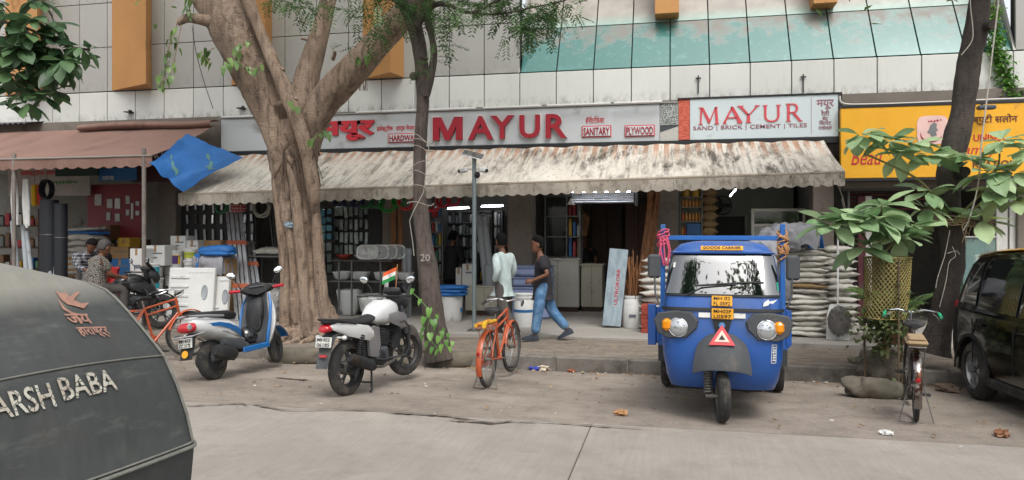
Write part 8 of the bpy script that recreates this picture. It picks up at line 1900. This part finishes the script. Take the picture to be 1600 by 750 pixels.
for k, (px, c, lab) in enumerate(((54, 'c9a21c', 'yellow'), (63, 'b02a24', 'red'))):
    a, b, z0, z1 = pb(px-4, px+4, 288, 322, 12.75); t = thing('cloth_roll', '%s cloth roll hanging beside the black coil' % lab, 'cloth', ((a+b)/2, 12.75, z0)); obj('roll', lumpy((0,0,(z1-z0)/2), (.05,.05,(z1-z0)/2), (0,0,0), .1, k, e=.5), mat('cloth_'+lab, c, .8), t, smooth=70); obj('string', MB().cyl((0,0,z1-z0), (0,0,z1-z0+.3), .004, n=5), M_STEEL, t)
sack_stack('white sack in the pile inside the left shop', 'white sacks in the left shop', XP(134, 13.6), 13.6, PZ+.75, 7, .125, rn, w=1.35)
t = thing('pallet_table', 'low wooden platform under the white sack pile', 'platform', (XP(134, 13.6), 13.6, PZ)); obj('top', MB().box((0,0,.72), (.95,.55,.05)), M_WOODD, t); [obj('leg', MB().box((sx_*.42,sy_*.23,.347), (.06,.06,.69)), M_WOODD, t) for sx_ in (-1,1) for sy_ in (-1,1)]
t = thing('tarpaulin', 'folded blue sheet on the white sack pile', 'tarpaulin', (XP(134,13.6), 13.6, PZ+1.63)); obj('fold', lumpy((0,0,.04), (.45,.24,.035), (0,2,0), .15, 51, e=.5), M_TARPB, t, smooth=70); obj('layer', lumpy((-.05,0,.1), (.42,.22,.04), (0,-3,4), .2, 52, e=.5), M_SACKW, t, smooth=70)
a, b, z0, z1 = pb(136, 220, 288, 372, 14.3); t = thing('fittings_display', 'red display board with white fittings on left shop wall', 'display', ((a+b)/2, 14.3, z0)); obj('board', MB().ext(a, b, 14.3, 14.33, z0, z1, b=.006), mat('board_red', '6e1c22', .5, var=.08), t, world=True, smooth=0)
for x_, y_, w_, h_ in ((154,312,14,20),(172,318,11,16),(184,318,11,18),(200,312,8,14),(170,338,8,14),(184,340,10,14),(207,330,5,28),(200,332,7,10),(215,318,7,8),(215,333,7,8)):
    c = yp(x_, y_, 14.29); obj('fitting', MB().box((c.x, 14.285, c.z), (w_*.0128,.03,h_*.0128), b=.008), PK[1], t, world=True, smooth=0)
def shop_board(label, x0, x1, y0, y1, Y, mt, lines, mtxt):
    a, b, z0, z1 = pb(x0, x1, y0, y1, Y); t = thing('shop_sign', label, 'sign', ((a+b)/2, Y, z0)); obj('board', MB().ext(a, b, Y, Y+.05, z0, z1, b=.006), mt, t, world=True, smooth=0); obj('frame', MB().ext(a-.015, b+.015, Y+.01, Y+.06, z1+.002, z1+.025), M_BLACK, t, world=True, smooth=0)
    for tx, xa, xb, ya, yb_, m_ in lines: sign_text(t, tx, xa, xb, ya, yb_, Y-.004, m_ or mtxt, .008, .012)
    return t
M_MAROON = mat('sign_maroon', '3a1a1e', .5); M_DGREEN = mat('sign_green', '14302a', .5); M_BANNER = mat('banner_white', '9a9590', .7, dirt=.2); M_GRNP = mat('print_green', '2f7a3c', .6)
shop_board('maroon PRINCE sign at the right end of pink awning', 206, 290, 228, 284, 14.35, M_MAROON, [('PRINCE', 222, 257, 237, 248, None)], M_WHITE)
shop_board('dark green jaquar sign under the pink awning', 86, 152, 250, 275, 13.6, M_DGREEN, [('jaquar', 102, 139, 252, 262, None)], M_WHITE)
shop_board('pale banner with red and green lettering in left shop', 12, 140, 248, 306, 14.1, M_BANNER, [('हार्डवेअर पेंटस', 36, 84, 251, 262, M_RED2), ('इलेक्ट्रीक सामान', 32, 96, 266, 276, M_RED2), ('प्लंबींग', 82, 122, 282, 289, M_GRNP)], M_RED2)
shop_board('narrow blue and white sign above the red display board', 154, 212, 262, 282, 13.9, PK[2], [('WATER TANK', 160, 178, 275, 281, None)], M_WHITE)
M_PEACH = mat('ochre_board', '8a6f46', .7)
for k, (xa, xb, ya, yb_, Y_, mt_, lab) in enumerate(((104, 136, 396, 450, 13.4, M_CARD, 'brown carton under the sack pile'),(168, 200, 386, 405, 13.7, M_CARD, 'small brown carton behind the patterned shirt'),(170, 204, 405, 432, 13.4, PK[2], 'blue carton right of the patterned shirt'),(155, 172, 352, 376, 14.0, PK[6], 'dark carton on shelf below red board'),(184, 202, 372, 386, 13.8, PK[4], 'yellowish carton stacked behind the red sleeve'))):
    carton('carton', lab, pb(xa, xb, ya, yb_, Y_), Y_, .35, mt_, 1)
a, b, z0, z1 = pb(150, 215, 376, 470, 14.2); t = thing('shelf_unit', 'dark stocked shelf at the back of left shop', 'shelf', ((a+b)/2, 14.2, PZ)); [obj('shelf', MB().ext(a, b, 14.2, 14.6, q-.015, q+.015), M_WOODD, t, world=True, smooth=0) for q in (.4, .85, 1.3)]; [obj('side', MB().ext(s-.015, s+.015, 14.2, 14.6, PZ, 1.6), M_WOODD, t, world=True, smooth=0) for s in (a, b)]; [little_goods('packet', t, a+.05, b-.05, 14.4, q+.016, 8, PK, rn, .15, .32, .2) for q in (.4, .85, 1.3)]
a, b, z0, z1 = pb(-40, 60, 300, 470, 14.4); t = thing('shelf_unit', 'dark shelf of packets behind the PVC pipes', 'shelf', ((a+b)/2, 14.4, PZ)); [obj('shelf', MB().ext(a, b, 14.4, 14.8, q-.015, q+.015), M_WOODD, t, world=True, smooth=0) for q in (.4, .9, 1.4, 1.9)]; [obj('side', MB().ext(s-.015, s+.015, 14.4, 14.8, PZ, 2.3), M_WOODD, t, world=True, smooth=0) for s in (a, b)]; [little_goods('packet', t, a+.05, b-.05, 14.6, q+.016, 10, PK, rn, .15, .34, .2) for q in (.4, .9, 1.4, 1.9)]
# blue tarpaulin tied between the awnings
t = thing('tarpaulin', 'bright blue tarpaulin tied between pink awning and striped awning', 'tarpaulin', yp(300, 260, 12.8)); cs = [yp(291, 209, 13.3), yp(378, 246, 13.4), yp(283, 297, 12.35), yp(234, 257, 11.9)]; rows = []
for i in range(15):
    v = i/14; rows.append([cs[0].lerp(cs[1], u).lerp(cs[3].lerp(cs[2], u), v)+Vector((.02*math.sin(u*9+v*5), -.10*math.sin(u*math.pi)*math.sin(v*math.pi)+.03*math.sin(u*14), -.10*math.sin(u*math.pi)*math.sin(v*math.pi)+.04*math.sin(u*11+v*7)*v+.03*MNZ.noise(Vector((u*5,v*5,2)))+.012*MNZ.noise(Vector((u*13,v*13,5))))) for u in [j/14 for j in range(15)]])
obj('sheet', MB().sheet(rows, .005), M_TARPB, t, world=True, smooth=70); M_YPR = mat('tarp_print', '4f7a7a', .6)
for (u0, v0, u1, v1) in ((.12,.55,.5,.8), (.55,.2,.9,.45)):
    obj('print', MB().sheet([[(lambda u, v: rows[min(14,int(v*14))][min(14,int(u*14))].lerp(rows[min(14,int(v*14)+1)][min(14,int(u*14)+1)], .5)+Vector((0,-.012,.008)))(u0+(u1-u0)*k/6+q*.03, v0+(v1-v0)*k/6-q*.05) for q in (0,1)] for k in range(7)], .002), M_YPR, t, world=True, smooth=70)
obj('tie', MB().tube([cs[3], yp(225, 250, 12.0)], .006, 5), M_STEEL, t, world=True)
# ---------------------------------------------------------------- steel pole with solar panel and cameras
cp_ = thing('camera_pole', 'grey steel pole carrying cameras and a small solar panel', 'pole', (XP(741, 12.35), 12.35, PZ)); ztp = ZP(741, 246, 12.35)-PZ
obj('pole', MB().cyl((0,0,0), (0,0,ztp), .036, n=16), mat('galvanised', '7f8a8c', .45, .5, var=.1, dirt=.2), cp_); obj('base_plate', MB().box((0,0,.008), (.2,.2,.016)), M_STEEL, cp_)
obj('solar_panel', MB().box((-.02,-.02,ztp+.05), (.34,.26,.02), rot=(22,14,10), b=.004), M_GLASSD, cp_); obj('panel_frame', MB().box((-.02,-.02,ztp+.038), (.36,.28,.014), rot=(22,14,10), b=.004), M_ALLOY, cp_)
for s in (-1, 1):
    c_ = obj('camera', MB().box((s*.17,-.06,ztp-.22), (.16,.08,.085), rot=(0,s*10,s*25), b=.02).cyl((0,0,ztp-.2), (s*.14,-.03,ztp-.2), .012), M_WPLAIN, cp_); obj('lens', MB().cyl((s*.235,-.095,ztp-.235), (s*.255,-.105,ztp-.239), .03), M_INK, c_)
obj('camera_dome', MB().ell((.06,-.02,ztp-.3), (.05,.05,.06)), M_BPL, cp_); obj('bracket', MB().box((0,0,ztp-.02), (.06,.06,.2)), M_STEEL, cp_)
# ---------------------------------------------------------------- salon at right
M_YEL = mat('sign_yellow', 'dca01a', .5, var=.05, dirt=.1, dcol='b37a2c'); YS = 14.35
ss_ = thing('shop_sign', 'bright yellow salon sign behind the leaning tree', 'sign', (XP(1460, YS), YS, 3.0)); xa, xb = XP(1314, YS), XP(1720, YS); z1 = ZP(1450, 165, YS); z0 = ZP(1450, 277, YS)
obj('board', MB().ext(xa, xb, YS, YS+.12, z0, z1, b=.006), M_YEL, ss_, world=True, smooth=0); obj('frame', MB().ext(xa, xb, YS-.01, YS+.13, z1+.003, z1+.05).ext(xa, xb, YS-.01, YS+.13, z0-.05, z0-.003), M_BLACK, ss_, world=True, smooth=0)
c = yp(1457, 203, YS-.004); Mq = face_at(c); w_ = .25; rr = [(w_*math.copysign(abs(math.cos(a))**.45, math.cos(a)), w_*math.copysign(abs(math.sin(a))**.45, math.sin(a))) for a in [2*math.pi*i/32 for i in range(32)]]
obj('logo_tile', MB().prism(rr, 0, .004, Mq), mat('logo_pink', 'd9b4ac', .5), ss_, world=True, smooth=0)
obj('logo_figure', MB().prism([(-.02,-.12),(.07,-.1),(.05,-.04),(.09,.0),(.06,.03),(.07,.1),(.02,.13),(-.04,.08),(-.06,.0),(-.09,-.04),(-.04,-.07)], .005, .008, Mq), mat('logo_grey', '6c6e70', .5), ss_, world=True, smooth=0)
b = MB(); pts = [(.17*math.cos(a)-.02, .13*math.sin(a)-.07) for a in [math.pi*(.95+.95*i/14) for i in range(15)]]; b.tube([Mq @ Vector((x, y, .007)) for x, y in pts], [.004+.010*math.sin(math.pi*i/14) for i in range(15)], 6); obj('logo_swoosh', b, mat('logo_crimson', '9c2044', .5), ss_, world=True)
for k, (x, y, r) in enumerate(((-.06,.15,.014),(-.02,.15,.018),(.03,.15,.018),(.08,.16,.02),(.13,.17,.014))): obj('logo_dot', MB().cyl(Mq @ Vector((x,y,.003)), Mq @ Vector((x,y,.008)), r), mat('logo_crimson', '9c2044', .5), ss_, world=True)
M_BRN = mat('print_brown', '5a2a1a', .5)
sign_text(ss_, 'ब्युटी सलोन', 1520, 1590, 179, 196, YS-.004, M_BRN, .006, .012); sign_text(ss_, 'UNISEX', 1521, 1572, 210, 221, YS-.004, M_RED2, .006, .02); sign_text(ss_, 'Beau', 1330, 1378, 234, 258, YS-.004, M_RED2, .006, 0, .3); sign_text(ss_, 'family', 1500, 1560, 226, 246, YS-.004, M_RED2, .006, 0, .3); sign_text(ss_, 'RTATION', 1520, 1589, 251, 262, YS-.004, M_BRN, .006, .02)
M_SHUT = mat('maroon_shutter', '4a201c', .55, var=.1, dirt=.2)
a, b, z0_, z1_ = pb(1328, 1472, 296, 400, 15.0); t = thing('roller_shutter', 'maroon roller shutter half open below yellow sign', 'shutter', ((a+b)/2, 15.0, 2.)); [obj('slat', MB().tube([(a,15.0,z1_-.09*k), (b,15.0,z1_-.09*k)], .045, 8, flat=.5), M_SHUT, t, world=True) for k in range(5)]; obj('guide', MB().ext(a-.05, a-.01, 14.95, 15.05, PZ, z1_), M_SHELF, t, world=True, smooth=0)
a, b, z0_, z1_ = pb(1318, 1590, 282, 296, 14.7); t = thing('lintel_beam', 'grey beam under the yellow sign', 'beam', ((a+b)/2, 14.75, z0_)); obj('beam', MB().ext(a, b, 14.7, 14.9, z0_, z1_, b=.01), M_PILLAR, t, world=True, smooth=0); obj('trim', MB().ext(a, b, 14.685, 14.698, z0_, z0_+.03), M_BLACK, t, world=True, smooth=0)
for k, (xa_, xb_, col_) in enumerate(((1340, 1352, '4a1820'),(1352, 1362, 'b5b2ac'),(1540, 1552, '4a1820'),(1556, 1574, 'c4c2bc'),(1577, 1594, 'c4c2bc'))):
    a, b, z0_, z1_ = pb(xa_, xb_, 330, 480, 14.9); t = thing('door_post', '%s upright of the salon entrance' % ('leftmost maroon','white strip','right maroon','first white','second white')[k], 'door post', ((a+b)/2, 14.9, PZ)); obj('post', MB().ext(a, b, 14.88, 14.96, PZ, ZP(1500, 305, 14.9), b=.008), mat('door_post', col_, .5, dirt=.1), t, world=True, smooth=0); obj('foot', MB().ext(a-.01, b+.01, 14.87, 14.97, PZ, PZ+.1), M_BLACK, t, world=True, smooth=0)
a, b, z0_, z1_ = pb(1505, 1556, 372, 488, 14.6); t = thing('glass_counter', 'glass topped green counter inside the salon entrance', 'counter', ((a+b)/2, 14.8, PZ)); zm = PZ+(z1_-PZ)*.45; obj('base', MB().ext(a, b, 14.6, 15.0, PZ, zm, b=.01), mat('pale_green', '7fa38c', .5), t, world=True, smooth=0); obj('glass', MB().ext(a, b, 14.61, 14.99, zm+.003, z1_, b=.006), mat('counter_glass', '8fb0a8', .1, alpha=.45, coat=1), t, world=True, smooth=0); obj('top', MB().ext(a-.02, b+.02, 14.58, 15.02, z1_+.002, z1_+.03, b=.006), M_ALLOY, t, world=True, smooth=0)
for k, c_ in enumerate(('1c2248', 'b9b9b6', '7a1c34')): obj('towel', MB().box((a+.12+.16*k, 14.72, zm+.32), (.13,.06,.5), b=.02), mat('towel', c_, .9), t, world=True)
t = thing('wall_lamp', 'small dark lamp above the yellow sign', 'lamp', yp(1541, 168, YS-.2)); obj('head', MB().box((0,0,0), (.28,.14,.07), b=.02), mat('lamp_grey', '3a4654', .5), t); obj('arm', MB().cyl((0,.02,.02), (0,.25,.1), .012), M_BLACK, t)
wr_ = thing('cable', 'sagging white cable above the yellow sign', 'cable', yp(1400, 158, 14.5)); obj('cable', MB().tube([Vector(q) for q in crom([tuple(yp(x, y, 14.5)) for x, y in ((1312,150),(1318,162),(1360,163),(1450,160),(1540,156),(1650,152))], 6)], .02, 6), mat('cable_white', 'b0aca4', .7), wr_, world=True)
ca_ = thing('cable', 'thin black wire sagging down the left facade', 'cable', yp(310, 100, 14.6)); obj('cable', MB().tube([Vector(q) for q in crom([tuple(yp(x, y, 14.6)) for x, y in ((300,40),(306,80),(318,125),(333,170))], 5)], .008, 5), M_INK, ca_, world=True)
# ---------------------------------------------------------------- street edge: stones, litter, stains
for k, (x, y, rx, ry2, rz_, e) in enumerate(((468,566,.42,.2,.13,.6),(500,540,.3,.2,.14,.7),(455,535,.28,.2,.12,.7),(530,552,.22,.16,.1,.8),(715,572,.32,.16,.13,.7),(640,568,.2,.15,.09,.8),(420,545,.2,.15,.1,.8),(735,562,.16,.12,.1,.8),(395,556,.18,.14,.08,.8),(590,556,.22,.16,.1,.75))):
    p = gp(x, y); t = thing('kerb_rubble', 'broken mossy stone %s' % ('lying longest, right of scooter wheel','just below the fig roots','left of the fig roots, small','behind the motorbike tail','at foot of slim tree, largest there','left of slim tree foot','nearest the scooter front wheel','between slim tree and orange bicycle','half hidden behind scooter','behind the motorbike wheel')[k], 'stone', p); obj('stone', lumpy((0,0,rz_*.7), (rx, ry2, rz_), (0,rn.uniform(-5,5),rn.uniform(-15,15)), .3, 60+k, e=e), M_MOSS, t, smooth=50)
def ribbon(pts, w, seed):
    rn2 = random.Random(seed); Q = crom([tuple(gp(x, y)) for x, y in pts], 8); a, b = [], []
    for i, q in enumerate(Q):
        e = min(1, i/3, (len(Q)-1-i)/3); ww = w*.7*(.2+abs(MNZ.noise(Vector((i*.33,seed,0))))*1.8)*e+.004; a.append(Vector((q[0]+rn2.uniform(-.02,.02), q[1]+ww, gz(q[1]+ww)+.016))); b.append(Vector((q[0]+rn2.uniform(-.02,.02), q[1]-ww, gz(q[1]-ww)+.016)))
    return MB().grid([a, b])
M_STAIN = mat('damp_stain', '71675d', .8, var=.3, vs=6); M_STAIN2 = mat('oil_stain', '3a332d', .5, var=.2, vs=6)
for k, (L, w_) in enumerate((([(290,636),(330,634),(375,632),(385,636)], .035), ([(395,633),(430,640),(455,643),(520,642),(585,643)], .03), ([(605,646),(640,648),(690,651),(720,655),(760,662),(800,660)], .06), ([(790,661),(860,662),(940,668),(1010,672)], .025), ([(700,658),(740,661),(775,664)], .05), ([(430,592),(455,594),(480,596)], .09), ([(375,584),(400,582),(430,578)], .06), ([(1110,612),(1140,615),(1180,613)], .07))):
    o = obj('damp_streak', ribbon(L, w_, k), M_STAIN if k not in (5, 6, 7) else M_STAIN2, apron, smooth=0)
    for p_ in o.data.polygons: pass
# litter: dry leaves and scraps, uncountable
lv = MB(); rn2 = random.Random(91)
def flake(b, p, s, up=.012):
    a = rn2.uniform(0, 6.28); d = Vector((math.cos(a), math.sin(a), rn2.uniform(-.1,.3))); n_ = Vector((-d.y, d.x, rn2.uniform(-.2,.2))); q = p+Vector((0,0,up))
    b.add([q-d*s, q+n_*s*.45+Vector((0,0,s*.3)), q+d*s, q-n_*s*.45], [(0,1,2),(0,2,3)])
for k in range(520):
    yy = 10.28-abs(rn2.gauss(0,.22)) if rn2.random() < .6 else rn2.uniform(7.1, 10.2); xx = rn2.uniform(-8, 4.5); flake(lv, Vector((xx, yy, gz(yy)+.012)), rn2.uniform(.012,.04))
for k in range(260):
    xx = rn2.uniform(-8, 5); yy = rn2.uniform(10.5, 12.0); flake(lv, Vector((xx, yy, .055)), rn2.uniform(.012,.035))
tag(obj('dry_leaf_litter', lv, mat('dry_leaf', '6b5238', .9, var=.4, vs=9, col2='8f7a58', c2s=5), smooth=0, fix=False), 'scattered dry leaves and chips along the kerb and apron', 'leaf litter', kind='stuff')
sv = MB()
for k in range(150):
    yy = 10.28-abs(rn2.gauss(0,.15)) if rn2.random() < .55 else rn2.uniform(6.6, 10.2); xx = rn2.uniform(-7, 4.5); flake(sv, Vector((xx, yy, gz(yy)+.014)), rn2.uniform(.01,.03))
tag(obj('paper_scraps', sv, mat('paper_scrap', 'a8a49a', .8, var=.2, rand=.2), smooth=0, fix=False), 'small pale paper and plastic scraps along the kerb', 'litter', kind='stuff')
for k, (x, y, s, c, lab) in enumerate(((835,579,.07,'2a3f9c','crumpled blue packet by the kerb right of orange bicycle'),(852,579,.11,'b5a896','crumpled pale paper beside the blue packet'),(1549,597,.14,'9a9a98','clear plastic bag behind the taxi wheel'),(502,575,.09,'a5aaa8','flattened clear cup left of motorbike wheel'),(1385,680,.05,'c4c4c0','small white paper on road before old bicycle'),(970,649,.06,'a0764c','curled brown leaf on apron before goods carrier'),(1565,682,.07,'7a5236','dry brown leaf near right edge of apron'),(695,570,.13,'7a4a42','dark red rubbish heap at slim tree foot'),(1480,612,.12,'6a5a4a','rubbish heap between old bicycle and taxi'),(893,582,.05,'8a4a2c','brown scrap at kerb middle'))):
    t = thing('litter_piece', lab, 'litter', gp(x, y)+Vector((0,0,.008))); obj('scrap', lumpy((0,0,s*.3), (s,s*.7,s*.4), (0,0,k*40), .8, 80+k), mat('scrap', c, .6, var=.2, vs=20), t, smooth=40)
